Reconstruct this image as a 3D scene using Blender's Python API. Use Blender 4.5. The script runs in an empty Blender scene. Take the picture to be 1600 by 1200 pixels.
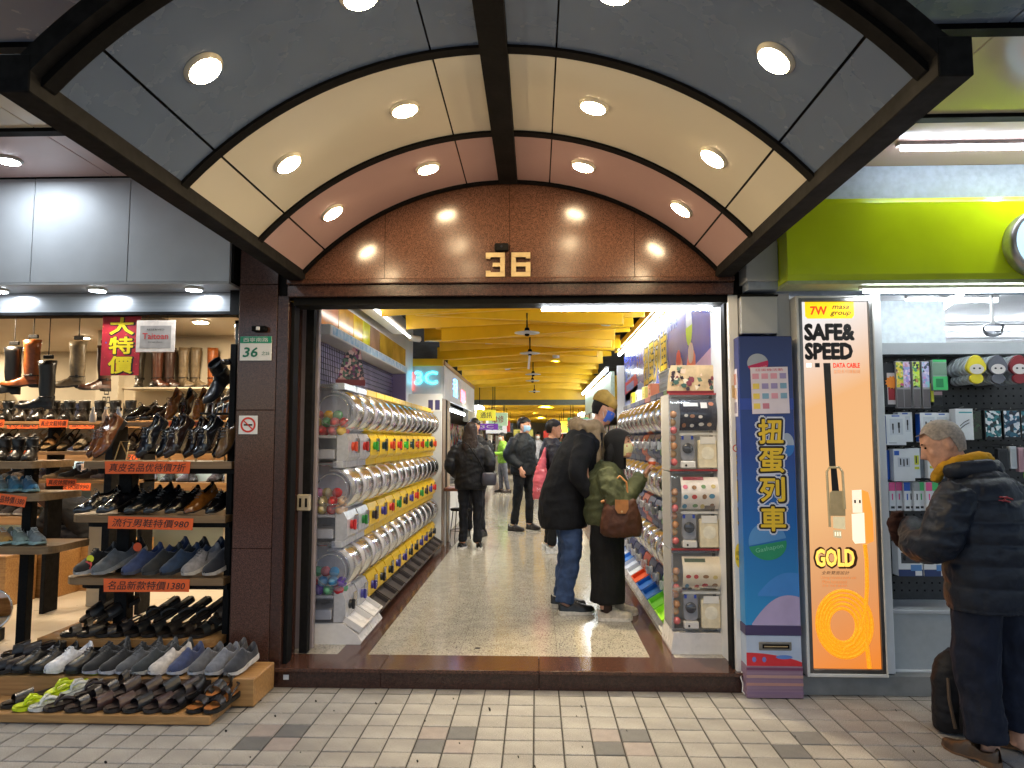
import bpy, bmesh, math, random
from mathutils import Vector, Matrix, noise
random.seed(7)
R = math.radians
S = bpy.context.scene
C = S.collection

# ---------------------------------------------------------------- camera, sky, sun, exposure
cam = bpy.data.cameras.new('camera'); camo = bpy.data.objects.new('camera', cam); C.objects.link(camo)
camo.location = (0, 0, 1.55); camo.rotation_euler = (R(94.533), 0, R(1.955))
cam.sensor_width = 36; cam.lens = 24.975; cam.clip_end = 500; cam.clip_start = .05
S.camera = camo
w = bpy.data.worlds.new('World'); S.world = w; w.use_nodes = True
nt = w.node_tree; bg = nt.nodes['Background']
sky = nt.nodes.new('ShaderNodeTexSky'); sky.sky_type = 'NISHITA'; sky.sun_disc = False
sky.sun_elevation = R(60); sky.sun_rotation = R(165)
nt.links.new(sky.outputs[0], bg.inputs[0]); bg.inputs[1].default_value = .11
sl = bpy.data.lights.new('sun', 'SUN'); sl.energy = .5; sl.angle = R(20); sl.color = (1, .95, .88)
so = bpy.data.objects.new('sun', sl); C.objects.link(so); so.rotation_euler = (R(30), 0, R(15))
S.view_settings.view_transform = 'Standard'; S.view_settings.look = 'None'
S.view_settings.exposure = 0.7; S.view_settings.gamma = 1
S.render.engine = 'CYCLES'
S.cycles.max_bounces = 7; S.cycles.diffuse_bounces = 3; S.cycles.glossy_bounces = 3; S.cycles.transparent_max_bounces = 14
S.cycles.transmission_bounces = 3; S.cycles.sample_clamp_indirect = 3.0; S.cycles.use_denoising = True
S.cycles.caustics_reflective = False; S.cycles.caustics_refractive = False; S.cycles.blur_glossy = 1.0

# ---------------------------------------------------------------- materials
MATS = {}
def node(nt, t, **k):
    n = nt.nodes.new(t)
    for a, b in k.items(): setattr(n, a, b)
    return n
def mat(name, col, rough=.5, metal=0., emit=None, es=0., var=.10, scale=25., bump=0., bscale=150., spec=.5, coat=0., orand=0., stretch=None, col2=None, speck=None, sheen=0., rvar=.12):
    """Principled with noise-driven colour and roughness variation; speck=(colour, scale, threshold) scatters grains."""
    if name in MATS: return MATS[name]
    m = bpy.data.materials.new(name); m.use_nodes = True; n = m.node_tree; p = n.nodes['Principled BSDF']; lk = n.links.new
    col = tuple(col) + (1,); p.inputs['Roughness'].default_value = rough; p.inputs['Metallic'].default_value = metal
    p.inputs['Specular IOR Level'].default_value = spec; p.inputs['Coat Weight'].default_value = coat; p.inputs['Coat Roughness'].default_value = .08
    if sheen: p.inputs['Sheen Weight'].default_value = sheen
    tc = node(n, 'ShaderNodeTexCoord'); mp = node(n, 'ShaderNodeMapping'); lk(tc.outputs['Object'], mp.inputs[0])
    if stretch: mp.inputs['Scale'].default_value = stretch
    nz = node(n, 'ShaderNodeTexNoise'); nz.inputs['Scale'].default_value = scale; nz.inputs['Detail'].default_value = 5; lk(mp.outputs[0], nz.inputs['Vector'])
    mx = node(n, 'ShaderNodeMix', data_type='RGBA')
    c2 = tuple(col2) + (1,) if col2 else tuple(min(1, c * (1 + var)) for c in col[:3]) + (1,)
    c1 = col if col2 else tuple(c * (1 - var) for c in col[:3]) + (1,)
    mx.inputs[6].default_value = c1; mx.inputs[7].default_value = c2
    cr = node(n, 'ShaderNodeMapRange'); cr.inputs[1].default_value = .35; cr.inputs[2].default_value = .65; lk(nz.outputs['Fac'], cr.inputs[0]); lk(cr.outputs[0], mx.inputs[0])
    out = mx.outputs[2]
    if speck:
        for sc, ss, th in (speck if isinstance(speck, list) else [speck]):
            v = node(n, 'ShaderNodeTexNoise'); v.inputs['Scale'].default_value = ss; v.inputs['Detail'].default_value = 2; lk(tc.outputs['Object'], v.inputs['Vector'])
            mr = node(n, 'ShaderNodeMapRange'); mr.inputs[1].default_value = th; mr.inputs[2].default_value = th + .05; lk(v.outputs['Fac'], mr.inputs[0])
            m2 = node(n, 'ShaderNodeMix', data_type='RGBA'); m2.inputs[7].default_value = tuple(sc) + (1,); lk(out, m2.inputs[6]); lk(mr.outputs[0], m2.inputs[0]); out = m2.outputs[2]
    if orand:
        oi = node(n, 'ShaderNodeObjectInfo'); hs = node(n, 'ShaderNodeHueSaturation'); mr = node(n, 'ShaderNodeMapRange')
        mr.inputs[3].default_value = 1 - orand; mr.inputs[4].default_value = 1 + orand; lk(oi.outputs['Random'], mr.inputs[0]); lk(mr.outputs[0], hs.inputs['Value']); lk(out, hs.inputs['Color']); out = hs.outputs[0]
    lk(out, p.inputs['Base Color'])
    if rvar:
        rr = node(n, 'ShaderNodeMapRange'); rr.inputs[3].default_value = max(.02, rough - rvar * rough * 2); rr.inputs[4].default_value = min(1, rough + rvar * rough * 2)
        n2 = node(n, 'ShaderNodeTexNoise'); n2.inputs['Scale'].default_value = 6; n2.inputs['Detail'].default_value = 6; lk(tc.outputs['Object'], n2.inputs['Vector']); lk(n2.outputs['Fac'], rr.inputs[0]); lk(rr.outputs[0], p.inputs['Roughness'])
    if bump:
        b = node(n, 'ShaderNodeBump'); b.inputs['Strength'].default_value = bump; b.inputs['Distance'].default_value = .004
        n3 = node(n, 'ShaderNodeTexNoise'); n3.inputs['Scale'].default_value = bscale; n3.inputs['Detail'].default_value = 3; lk(mp.outputs[0], n3.inputs['Vector']); lk(n3.outputs['Fac'], b.inputs['Height']); lk(b.outputs[0], p.inputs['Normal'])
    if emit is not None:
        p.inputs['Emission Color'].default_value = tuple(emit) + (1,); p.inputs['Emission Strength'].default_value = es
    MATS[name] = m; return m
def clear(name, tint=(.97, .98, 1), k=.12, rough=.04, haze=.05, ior=1.45):
    """thin clear plastic: see-through with a fresnel gloss and a little haze"""
    if name in MATS: return MATS[name]
    m = bpy.data.materials.new(name); m.use_nodes = True; n = m.node_tree; n.nodes.clear(); lk = n.links.new
    t = node(n, 'ShaderNodeBsdfTransparent'); t.inputs[0].default_value = tuple(tint) + (1,)
    g = node(n, 'ShaderNodeBsdfGlossy'); g.inputs['Roughness'].default_value = rough
    d = node(n, 'ShaderNodeBsdfDiffuse'); d.inputs[0].default_value = (.8, .8, .82, 1)
    f = node(n, 'ShaderNodeFresnel'); f.inputs[0].default_value = ior
    ad = node(n, 'ShaderNodeMath', operation='ADD'); ad.inputs[1].default_value = k * .4; lk(f.outputs[0], ad.inputs[0]); ad.use_clamp = True
    a = node(n, 'ShaderNodeMixShader'); a.inputs[0].default_value = haze; lk(t.outputs[0], a.inputs[1]); lk(d.outputs[0], a.inputs[2])
    b = node(n, 'ShaderNodeMixShader'); lk(ad.outputs[0], b.inputs[0]); lk(a.outputs[0], b.inputs[1]); lk(g.outputs[0], b.inputs[2])
    o = node(n, 'ShaderNodeOutputMaterial'); lk(b.outputs[0], o.inputs[0]); MATS[name] = m; return m
def glow(name, col, st):
    if name in MATS: return MATS[name]
    m = bpy.data.materials.new(name); m.use_nodes = True; p = m.node_tree.nodes['Principled BSDF']
    p.inputs['Base Color'].default_value = tuple(col) + (1,); p.inputs['Emission Color'].default_value = tuple(col) + (1,); p.inputs['Emission Strength'].default_value = st
    MATS[name] = m; return m
def paint(name, col, rough=.45): return mat(name, col, rough, var=.05, scale=8)
def rgb(*c):
    """sRGB 0..255 to linear"""
    return tuple((x / 255 / 12.92) if x / 255 <= .04045 else ((x / 255 + .055) / 1.055) ** 2.4 for x in c)
def pmat(r, g, b, rough=.45): return paint('paint_%d_%d_%d_%d' % (r, g, b, rough * 100), rgb(r, g, b), rough)

def print_mat(name, cols, scale, rough=.25):
    if name in MATS: return MATS[name]
    m = bpy.data.materials.new(name); m.use_nodes = True; n = m.node_tree; p = n.nodes['Principled BSDF']; lk = n.links.new
    tc = node(n,'ShaderNodeTexCoord'); oi = node(n,'ShaderNodeObjectInfo'); ad = node(n,'ShaderNodeVectorMath', operation='ADD'); mu = node(n,'ShaderNodeMath', operation='MULTIPLY'); mu.inputs[1].default_value = 37
    lk(oi.outputs['Random'], mu.inputs[0]); lk(tc.outputs['Object'], ad.inputs[0]); lk(mu.outputs[0], ad.inputs[1])
    v = node(n,'ShaderNodeTexVoronoi'); v.inputs['Scale'].default_value = scale; lk(ad.outputs[0], v.inputs['Vector'])
    r = node(n,'ShaderNodeValToRGB'); r.color_ramp.interpolation = 'CONSTANT'; e = r.color_ramp.elements
    while len(e) < len(cols): e.new(.5)
    for i, c in enumerate(cols): e[i].position = i/len(cols); e[i].color = rgb(*c)+(1,)
    sx = node(n,'ShaderNodeSeparateColor'); lk(v.outputs['Color'], sx.inputs[0]); lk(sx.outputs[0], r.inputs[0])
    hs = node(n,'ShaderNodeHueSaturation'); mr = node(n,'ShaderNodeMapRange'); mr.inputs[3].default_value = .42; mr.inputs[4].default_value = .58; lk(oi.outputs['Random'], mr.inputs[0]); lk(mr.outputs[0], hs.inputs['Hue']); lk(r.outputs[0], hs.inputs['Color']); lk(hs.outputs[0], p.inputs['Base Color']); p.inputs['Roughness'].default_value = rough
    MATS[name] = m; return m

# ---------------------------------------------------------------- mesh helpers
class MB:
    def __init__(s): s.v = []; s.f = []; s.m = []; s.sm = []
    def add(s, vs, fs, mi=0, M=None, smooth=False):
        k = len(s.v)
        for p in vs:
            p = Vector(p); s.v.append(tuple(M @ p) if M else tuple(p))
        for f in fs: s.f.append([i + k for i in f]); s.m.append(mi); s.sm.append(smooth)
        return s
    def box(s, x0, x1, y0, y1, z0, z1, mi=0, M=None):
        return s.add([(x0,y0,z0),(x1,y0,z0),(x1,y1,z0),(x0,y1,z0),(x0,y0,z1),(x1,y0,z1),(x1,y1,z1),(x0,y1,z1)],
              [(0,3,2,1),(4,5,6,7),(0,1,5,4),(1,2,6,5),(2,3,7,6),(3,0,4,7)], mi, M)
    def bbox(s, x0, x1, y0, y1, z0, z1, b=.004, mi=0, M=None):
        """box with chamfered edges"""
        b = min(b, (x1-x0)*.45, (y1-y0)*.45, (z1-z0)*.45)
        vs = []; idx = {}
        for i, x in enumerate((x0, x1)):
            for j, y in enumerate((y0, y1)):
                for k, z in enumerate((z0, z1)):
                    sx = b if i == 0 else -b; sy = b if j == 0 else -b; sz = b if k == 0 else -b
                    idx[i,j,k] = len(vs); vs += [(x, y+sy, z+sz), (x+sx, y, z+sz), (x+sx, y+sy, z)]
        I = lambda i,j,k,a: idx[i,j,k] + a
        fs = []
        for i in (0,1):
            q = [I(i,0,0,0), I(i,1,0,0), I(i,1,1,0), I(i,0,1,0)]; fs.append(q if i else q[::-1])
            q = [I(0,i,0,1), I(0,i,1,1), I(1,i,1,1), I(1,i,0,1)]; fs.append(q if i else q[::-1])
            q = [I(0,0,i,2), I(1,0,i,2), I(1,1,i,2), I(0,1,i,2)]; fs.append(q if i else q[::-1])
        for j in (0,1):
            for k in (0,1):
                q = [I(0,j,k,1), I(1,j,k,1), I(1,j,k,2), I(0,j,k,2)]; fs.append(q if (j == k) else q[::-1])
                q = [I(j,0,k,0), I(j,1,k,0), I(j,1,k,2), I(j,0,k,2)]; fs.append(q if (j != k) else q[::-1])
                q = [I(j,k,0,0), I(j,k,1,0), I(j,k,1,1), I(j,k,0,1)]; fs.append(q if (j == k) else q[::-1])
        for i in (0,1):
            for j in (0,1):
                for k in (0,1):
                    q = [I(i,j,k,0), I(i,j,k,1), I(i,j,k,2)]; fs.append(q if (i+j+k) % 2 else q[::-1])
        return s.add(vs, fs, mi, M)
    def prism(s, pts, a0, a1, axis='z', mi=0, M=None):
        """pts: outline in the other two axes (x: y,z / y: x,z / z: x,y), extruded from a0 to a1"""
        n = len(pts); mk = {'x': lambda p,a: (a,p[0],p[1]), 'y': lambda p,a: (p[0],a,p[1]), 'z': lambda p,a: (p[0],p[1],a)}[axis]
        vs = [mk(p,a0) for p in pts] + [mk(p,a1) for p in pts]
        fs = [list(range(n))[::-1], list(range(n,2*n))] + [(i,(i+1)%n,n+(i+1)%n,n+i) for i in range(n)]
        return s.add(vs, fs, mi, M)
    def cyl(s, p0, p1, r0, r1=None, n=12, mi=0, M=None, cap=True, smooth=True):
        r1 = r0 if r1 is None else r1; p0 = Vector(p0); p1 = Vector(p1); d = (p1-p0)
        q = d.to_track_quat('Z','Y').to_matrix()
        vs = [p0 + q @ Vector((r0*math.cos(2*math.pi*i/n), r0*math.sin(2*math.pi*i/n), 0)) for i in range(n)] + [p1 + q @ Vector((r1*math.cos(2*math.pi*i/n), r1*math.sin(2*math.pi*i/n), 0)) for i in range(n)]
        s.add(vs, [(i,(i+1)%n,n+(i+1)%n,n+i) for i in range(n)], mi, M, smooth)
        if cap:
            if r0 > 1e-5: s.add(vs[:n], [list(range(n))[::-1]], mi, M)
            if r1 > 1e-5: s.add(vs[n:], [list(range(n))], mi, M)
        return s
    def tube(s, path, r, n=8, mi=0, M=None, closed=False):
        rings = []; k = len(path)
        path = [Vector(p) for p in path]; up = None
        for i, p in enumerate(path):
            t = (path[(i+1)%k] - path[i-1]) if closed else (path[min(i+1,k-1)] - path[max(i-1,0)])
            t.normalize()
            if up is None: up = t.orthogonal()
            up = (up - t*up.dot(t)).normalized(); b = t.cross(up)
            rr = r[i] if isinstance(r, (list, tuple)) else r
            rings.append([p + (up*math.cos(2*math.pi*j/n) + b*math.sin(2*math.pi*j/n))*rr for j in range(n)])
        return s.loft(rings, mi, M, closed)
    def loft(s, rings, mi=0, M=None, closed=False, cap=True, smooth=True, ring_closed=True):
        n = len(rings[0]); k = len(rings); vs = [p for r in rings for p in r]; fs = []
        for i in range(k if closed else k-1):
            for j in range(n if ring_closed else n-1):
                a = i*n+j; b = i*n+(j+1)%n; c = ((i+1)%k)*n+(j+1)%n; d = ((i+1)%k)*n+j
                fs.append((a,b,c,d))
        s.add(vs, fs, mi, M, smooth)
        if cap and not closed and ring_closed: s.add(rings[0], [list(range(n))[::-1]], mi, M); s.add(rings[-1], [list(range(n))], mi, M)
        return s
    def ball(s, c, r, n=10, m=7, mi=0, M=None):
        rx, ry, rz = (r,r,r) if not isinstance(r,(tuple,list)) else r
        rings = []
        for i in range(m+1):
            a = math.pi*i/m; a = min(max(a, .02), math.pi-.02)
            rings.append([(c[0]+rx*math.sin(a)*math.cos(2*math.pi*j/n), c[1]+ry*math.sin(a)*math.sin(2*math.pi*j/n), c[2]-rz*math.cos(a)) for j in range(n)])
        return s.loft(rings, mi, M)
    def lathe(s, prof, c=(0,0,0), n=20, mi=0, M=None):
        rings = [[(c[0]+r*math.cos(2*math.pi*j/n), c[1]+r*math.sin(2*math.pi*j/n), c[2]+z) for j in range(n)] for r, z in prof]
        return s.loft(rings, mi, M)
    def quad(s, a, b, c, d, mi=0, M=None): return s.add([a,b,c,d], [(0,1,2,3)], mi, M)
    def mesh(s, name, mats):
        me = bpy.data.meshes.new(name); me.from_pydata(s.v, [], s.f); me.update()
        for m in (mats if isinstance(mats,(list,tuple)) else [mats]): me.materials.append(m)
        me.polygons.foreach_set('material_index', s.m); me.polygons.foreach_set('use_smooth', s.sm)
        return me
    def build(s, name, mats, parent=None, loc=None, rot=None):
        return link(name, s.mesh(name, mats), parent, loc, rot)
def link(name, me, parent=None, loc=None, rot=None):
    o = bpy.data.objects.new(name, me); C.objects.link(o)
    if parent is not None: o.parent = parent
    if loc is not None: o.location = loc
    if rot is not None: o.rotation_euler = rot
    return o
def tag(o, label, cat, group=None):
    o['label'] = label; o['category'] = cat
    if group: o['group'] = group
    return o
def thing(name, label, cat, loc=(0,0,0), rz=0., group=None, rot=None):
    o = bpy.data.objects.new(name, None); C.objects.link(o); o.location = loc; o.rotation_euler = rot or (0,0,rz); o.empty_display_size = .1
    return tag(o, label, cat, group)
def structure(o): o['kind'] = 'structure'; return o
def stuff(o): o['kind'] = 'stuff'; return o
def copy_tree(o, parent=None):
    c = o.copy(); C.objects.link(c); c.parent = parent
    for ch in list(o.children): copy_tree(ch, c)
    return c
def T(x=0, y=0, z=0, rz=0., rx=0., ry=0., s=1.):
    return Matrix.Translation((x,y,z)) @ Matrix.Rotation(rz,4,'Z') @ Matrix.Rotation(ry,4,'Y') @ Matrix.Rotation(rx,4,'X') @ Matrix.Scale(s,4)

# lettering: the words are turned into thin flat meshes lying in XZ, facing -Y, width and height fitted
_tc = {}
TMP = bpy.data.scenes.new('lettering_workshop')
def text_mesh(body, bold=0., shear=0., width=None, height=.1, th=.001, spacing=1., vertical=False):
    """bold is a stroke growth in ems: copies of the glyphs are stacked round a circle, each a hair behind the last"""
    key = (body, bold, shear, width, height, th, spacing, vertical)
    if key in _tc: return _tc[key]
    cu = bpy.data.curves.new('lettering', 'FONT'); cu.body = '\n'.join(body) if vertical else body; cu.size = 1; cu.shear = shear; cu.resolution_u = 2; cu.space_character = spacing
    cu.align_x = 'CENTER'; cu.space_line = .86
    o = bpy.data.objects.new('lettering', cu); TMP.collection.objects.link(o)
    TMP.view_layers[0].update(); dg = TMP.view_layers[0].depsgraph; me = bpy.data.meshes.new_from_object(o.evaluated_get(dg), depsgraph=dg)
    bpy.data.objects.remove(o); bpy.data.curves.remove(cu)
    vs = [v.co.copy() for v in me.vertices]; fs = [list(p.vertices) for p in me.polygons]; bpy.data.meshes.remove(me)
    offs = [(0,0)]
    if bold > 0: offs += [(bold*math.cos(2*math.pi*k/10), bold*math.sin(2*math.pi*k/10)) for k in range(10)]
    x0, x1 = min(v.x for v in vs)-bold, max(v.x for v in vs)+bold; y0, y1 = min(v.y for v in vs)-bold, max(v.y for v in vs)+bold
    sy = height/(y1-y0); sx = width/(x1-x0) if width else sy
    V = []; F = []
    for k, (dx, dy) in enumerate(offs):
        b = len(V); V += [((v.x+dx-(x0+x1)/2)*sx, k*.00006, (v.y+dy-(y0+y1)/2)*sy) for v in vs]; F += [[i+b for i in f] for f in fs]
    me = bpy.data.meshes.new('lettering'); me.from_pydata(V, [], F); me.update(); _tc[key] = me; return me
def letter(name, body, m, parent, loc, height, width=None, bold=0., shear=0., rot=None, vertical=False, spacing=1.):
    me = text_mesh(body, bold, shear, width, height, .001, spacing, vertical).copy(); me.materials.clear(); me.materials.append(m)
    return link(name, me, parent, loc, rot)
def bake(me, M):
    me.transform(M); return me
def arc(cx, cz, r, a0, a1, n): return [(cx+r*math.cos(a0+(a1-a0)*i/n), cz+r*math.sin(a0+(a1-a0)*i/n)) for i in range(n+1)]
def rrect(x0, x1, z0, z1, r, n=4):
    return arc(x1-r, z1-r, r, 0, math.pi/2, n) + arc(x0+r, z1-r, r, math.pi/2, math.pi, n) + arc(x0+r, z0+r, r, math.pi, 1.5*math.pi, n) + arc(x1-r, z0+r, r, 1.5*math.pi, 2*math.pi, n)
ORD = ['first', 'second', 'third', 'fourth', 'fifth', 'sixth', 'seventh', 'eighth', 'ninth', 'tenth', 'eleventh', 'twelfth', 'thirteenth', 'fourteenth', 'fifteenth', 'sixteenth', 'seventeenth', 'eighteenth']
# ================================================================ SETTING
M_tile = mat('pavement_tile', (.285,.272,.25), .6, var=.2, scale=4.5, speck=[((.16,.15,.14),260,.58),((.5,.48,.45),310,.6)], orand=.10, bump=.25, bscale=320)
M_tile_dark = mat('pavement_tile_dark', (.115,.115,.115), .6, var=.12, scale=14, speck=((.2,.2,.2),300,.6), orand=.12, bump=.2, bscale=320)
M_tile_pink = mat('pavement_tile_pink', (.28,.245,.228), .62, var=.12, scale=12, speck=((.2,.15,.14),280,.58), orand=.08, bump=.2, bscale=320)
M_joint = mat('mortar', (.032,.029,.025), .9, var=.3, scale=40)
M_granite = mat('red_brown_granite', (.085,.036,.024), .16, var=.22, scale=55, speck=[((.02,.012,.011),190,.53),((.14,.075,.055),230,.6)], rvar=.2)
M_granite_b = mat('tympanum_granite', (.112,.05,.031), .2, var=.25, scale=50, speck=[((.035,.016,.012),150,.54),((.2,.095,.06),170,.6)], rvar=.2)
M_granite_d = mat('dark_granite', (.05,.02,.014), .22, var=.3, scale=50, speck=[((.015,.008,.008),200,.53),((.1,.045,.03),240,.62)])
M_terrazzo = mat('terrazzo', (.37,.345,.29), .14, var=.12, scale=12, speck=[((.07,.06,.05),85,.585),((.16,.13,.10),125,.59),((.55,.53,.47),100,.6)], rvar=.25)
M_black = mat('black_painted_steel', (.005,.0048,.0048), .65, spec=.12, var=.3, scale=60, bump=.1, bscale=300)
M_dark = mat('charcoal_steel', (.011,.0105,.0105), .7, spec=.1, var=.3, scale=30)
M_bluegrey = mat('blue_grey_panel', (.125,.172,.265), .26, var=.025, scale=1.2, rvar=.3)
M_cream = mat('cream_panel', (.78,.70,.54), .12, var=.03, scale=1.5, rvar=.35)
M_pinkp = mat('dusty_pink_panel', (.58,.385,.35), .2, var=.04, scale=1.5, rvar=.3)
M_fascia = mat('grey_metal_panel', (.5,.54,.58), .5, metal=.1, var=.05, scale=4)
M_steelb = mat('brushed_band', (.4,.42,.45), .22, metal=.6, var=.08, scale=5, stretch=(.2,1,30))
M_white = mat('white_paint', (.74,.74,.73), .45, var=.04, scale=6)
M_offwhite = mat('off_white_plastic', (.68,.67,.64), .35, var=.04, scale=8)
M_grey = mat('light_grey_paint', (.42,.44,.46), .4, var=.05, scale=6)
M_lime = mat('lime_gloss', (.62,.80,.008), .19, var=.08, scale=2, rvar=.35)
M_wood = mat('pine_wood', (.44,.24,.085), .42, col2=(.31,.155,.05), scale=7, stretch=(.6,9,9), var=.2)
M_woodx = mat('shelf_wood', (.33,.18,.07), .4, col2=(.22,.11,.04), scale=6, stretch=(.5,9,9))
M_warm = glow('warm_lamp', (1,.76,.45), 105)
M_warm2 = glow('warm_lamp_shop', (1,.82,.58), 700)
M_cool = glow('cool_lamp', (.86,.93,1), 130)
M_tube = glow('cool_tube', (.86,.93,1), 26)
M_tubew = glow('neutral_tube', (1,.97,.9), 20)

# ---- pavement: mortar bed and separate tiles
P0, PX, PY, PB = .152, -.17, 4.47, .0075
pav = structure(MB().box(-30, 30, -12, 4.62, -.2, -.006).build('pavement', M_joint))
sw, ch = (P0-PB)/2, .004
tm = MB(); tm.add([(-sw,-sw,-.02),(sw,-sw,-.02),(sw,sw,-.02),(-sw,sw,-.02),(-sw,-sw,-.003),(sw,-sw,-.003),(sw,sw,-.003),(-sw,sw,-.003),(-sw+ch,-sw+ch,0),(sw-ch,-sw+ch,0),(sw-ch,sw-ch,0),(-sw+ch,sw-ch,0)],
   [(0,1,5,4),(1,2,6,5),(2,3,7,6),(3,0,4,7),(4,5,9,8),(5,6,10,9),(6,7,11,10),(7,4,8,11),(8,9,10,11)])
TM = {k: tm.mesh('tile', m) for k, m in (('n',M_tile),('d',M_tile_dark),('p',M_tile_pink))}
RYs = .163
darks = [(-1.33,3.93),(-1.50,3.77),(-.55,3.75),(-.40,3.90),(.52,3.87),(.36,3.71),(1.45,3.87),(1.29,3.71)]
pinks = [(-1.51,3.93),(-.56,3.92),(-.39,3.74),(.37,3.87),(.51,3.73),(-1.36,3.77)]
rnd = random.Random(3); far = MB(); cnt = 0
sc_y = RYs/P0
for j in range(-1, 64):
    cy = PY - (j+.5)*RYs
    for i in range(-58, 60):
        cx = PX + (i+.5)*P0
        k = 'n'
        for dx, dy in darks:
            if abs(dx-cx) < P0/2 and abs(dy-cy) < RYs/2: k = 'd'
        for dx, dy in pinks:
            if abs(dx-cx) < P0/2 and abs(dy-cy) < RYs/2: k = 'p'
        seen = 0 <= j <= 6 and abs(cx+.05) < .74*cy + .12
        if cx < -1.75 and cy > 4.02: seen = False
        if seen and cnt < 300:
            o = link('tile', TM[k], pav, (cx, cy, rnd.uniform(-.0018,.001)), (rnd.uniform(-.006,.006), rnd.uniform(-.006,.006), rnd.choice((0,1,2,3))*math.pi/2 if abs(sc_y-1) < .01 else rnd.choice((0,math.pi))+rnd.uniform(-.004,.004)))
            o.scale = (1, (RYs-PB)/(P0-PB), 1); cnt += 1
        elif cy > -4 and abs(cx) < 7:
            far.add([(cx-sw,cy-RYs/2+.004,-.003),(cx+sw,cy-RYs/2+.004,-.003),(cx+sw,cy+RYs/2-.003,-.003),(cx-sw,cy+RYs/2-.003,-.003)], [(0,1,2,3)])
stuff(far.build('paving_out_of_reach', M_tile, pav))
rg = random.Random(21)
for (x, y, r) in [(-.27,4.22,.02),(.26,4.29,.013),(-.62,4.05,.009),(.9,3.8,.008),(-.95,4.3,.01)]+[(rg.uniform(-2.2,2.2),rg.uniform(3.4,4.4),rg.uniform(.004,.011)) for _ in range(26)]:
    MB().cyl((x,y,.0005),(x+.002,y,.0018), r, r*.8, 9).build('gum_stain', M_dark, pav).scale = (1,1,1)
structure(MB().box(-60, 60, -60, -12, -.3, -.12).build('road', mat('asphalt', (.05,.05,.052), .85, var=.2, scale=40)))

# ---- step and corridor floor
FX0, FX1 = -1.62, 1.26
step = structure(MB().box(-1.70, 1.30, 4.60, 5.0, -.01, .098).build('entrance_step', M_granite_d))
for x0, x1 in ((-1.70,-.985),(-.983,.012),(.014,1.30)):
    MB().bbox(x0, x1, 4.535, 4.84, .1, .124, .003).build('tread_slab', M_granite, step)
    MB().bbox(x0, x1, 4.565, 4.60, -.005, .0985, .002).build('riser_slab', M_granite_d, step)
MB().box(-1.60,-1.565,4.5632,4.5645,.045,.075).build('label_sticker', M_white, step)
fl = structure(MB().box(-1.9, 1.5, 4.8, 9.6, -.1, .106).box(-4, 4, 9.6, 45, -.1, .106).build('corridor_floor', M_joint))
ys = [4.8415, 6.05, 7.3, 8.55, 9.75, 11.05, 12.3, 13.6, 15, 17, 20, 25, 32, 44]
for y0, y1 in zip(ys, ys[1:]):
    for x0, x1 in ((-1.13,-.523),(-.521,.135),(.137,.745)):
        MB().box(x0, x1, y0+.001, y1-.001, .1, .12).build('terrazzo_slab', M_terrazzo, fl)
    for x0, x1 in ((-1.335,-1.132),(.747,.91)):
        MB().box(x0, x1, y0+.001, y1-.001, .1, .121).build('granite_border', M_granite, fl)
    for x0, x1 in ((-3.9 if y0 > 9.7 else -1.9,-1.337),(.912,3.9 if y0 > 9.7 else 1.5)):
        MB().box(x0, x1, y0+.001, y1-.001, .1, .12).build('terrazzo_slab', M_terrazzo, fl)
MB().cyl((-.41,5.02,.1203),(-.41,5.02,.1212),.022,.02,10).build('gum_stain', M_dark, fl)

# ---- arcade ceiling (flat) with coloured panel rows
ceil = structure(MB().box(-9, 9, .55, 4.9, 3.36, 3.5).build('arcade_ceiling', M_dark))
rows = [(.61, 1.95, M_bluegrey), (2.03, 2.91, M_bluegrey), (2.99, 3.75, M_cream), (3.82, 4.48, M_pinkp)]
for y0, y1, m in rows:
    edges = [(-7.6,-6.4),(-6.4,-5.2),(-5.2,-4.0),(-4.0,-2.8),(-2.8,-1.62),(1.28,1.98),(1.98,3.1),(3.1,4.3),(4.3,5.5),(5.5,6.7)]
    if y1 < 2: edges += [(-1.62,-.18),(-.18,1.28)]
    for x0, x1 in edges:
        MB().bbox(x0+.002, x1-.002, y0, y1, 3.29, 3.35, .003).build('ceiling_panel', m, ceil)
for y in (1.99, 2.95, 3.785):
    for x0, x1 in ((-7.6,-1.64),(1.3,6.7)):
        MB().box(x0, x1, y-.035, y+.03, 3.27, 3.349).build('seam_beam', M_black, ceil)
structure(MB().box(-9, 9, .3, .55, 3.1, 9).build('arcade_edge_beam', M_grey))
structure(MB().box(-9, 9, .55, 5, 3.51, 9).build('building_above', M_grey))

# ---- barrel-vaulted entrance canopy
VC, VZ, VR = -.18, 1.42, 1.82
can = thing('vaulted_canopy', 'dark framed barrel-vault canopy with grey, cream and pink panels above the entrance', 'canopy', (VC, 4.55, VZ))
def vault_strip(x0, x1, y0, y1, r0, r1, n=8, clampz=None, clampx=9):
    """curved plate between offsets x0..x1 from the axis, radius r0 (underside) to r1; canopy-local coordinates"""
    a0, a1 = math.acos(max(-1,min(1,x0/VR))), math.acos(max(-1,min(1,x1/VR)))
    mb = MB(); rings = []
    for i in range(n+1):
        a = a0+(a1-a0)*i/n; c, s_ = math.cos(a), math.sin(a)
        q = [(r0*c,y0-4.55,r0*s_),(r0*c,y1-4.55,r0*s_),(r1*c,y1-4.55,r1*s_),(r1*c,y0-4.55,r1*s_)]
        if clampz: q = [(max(-clampx,min(clampx,x)),y,max(clampz,z)) for x, y, z in q]
        rings.append(q)
    return mb.loft(rings, smooth=False)
def smooth_under(mb):  # underside faces smooth
    return mb
rowsV = [(2.11, 2.911, M_bluegrey), (2.969, 3.756, M_cream), (3.814, 4.5, M_pinkp)]
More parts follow.
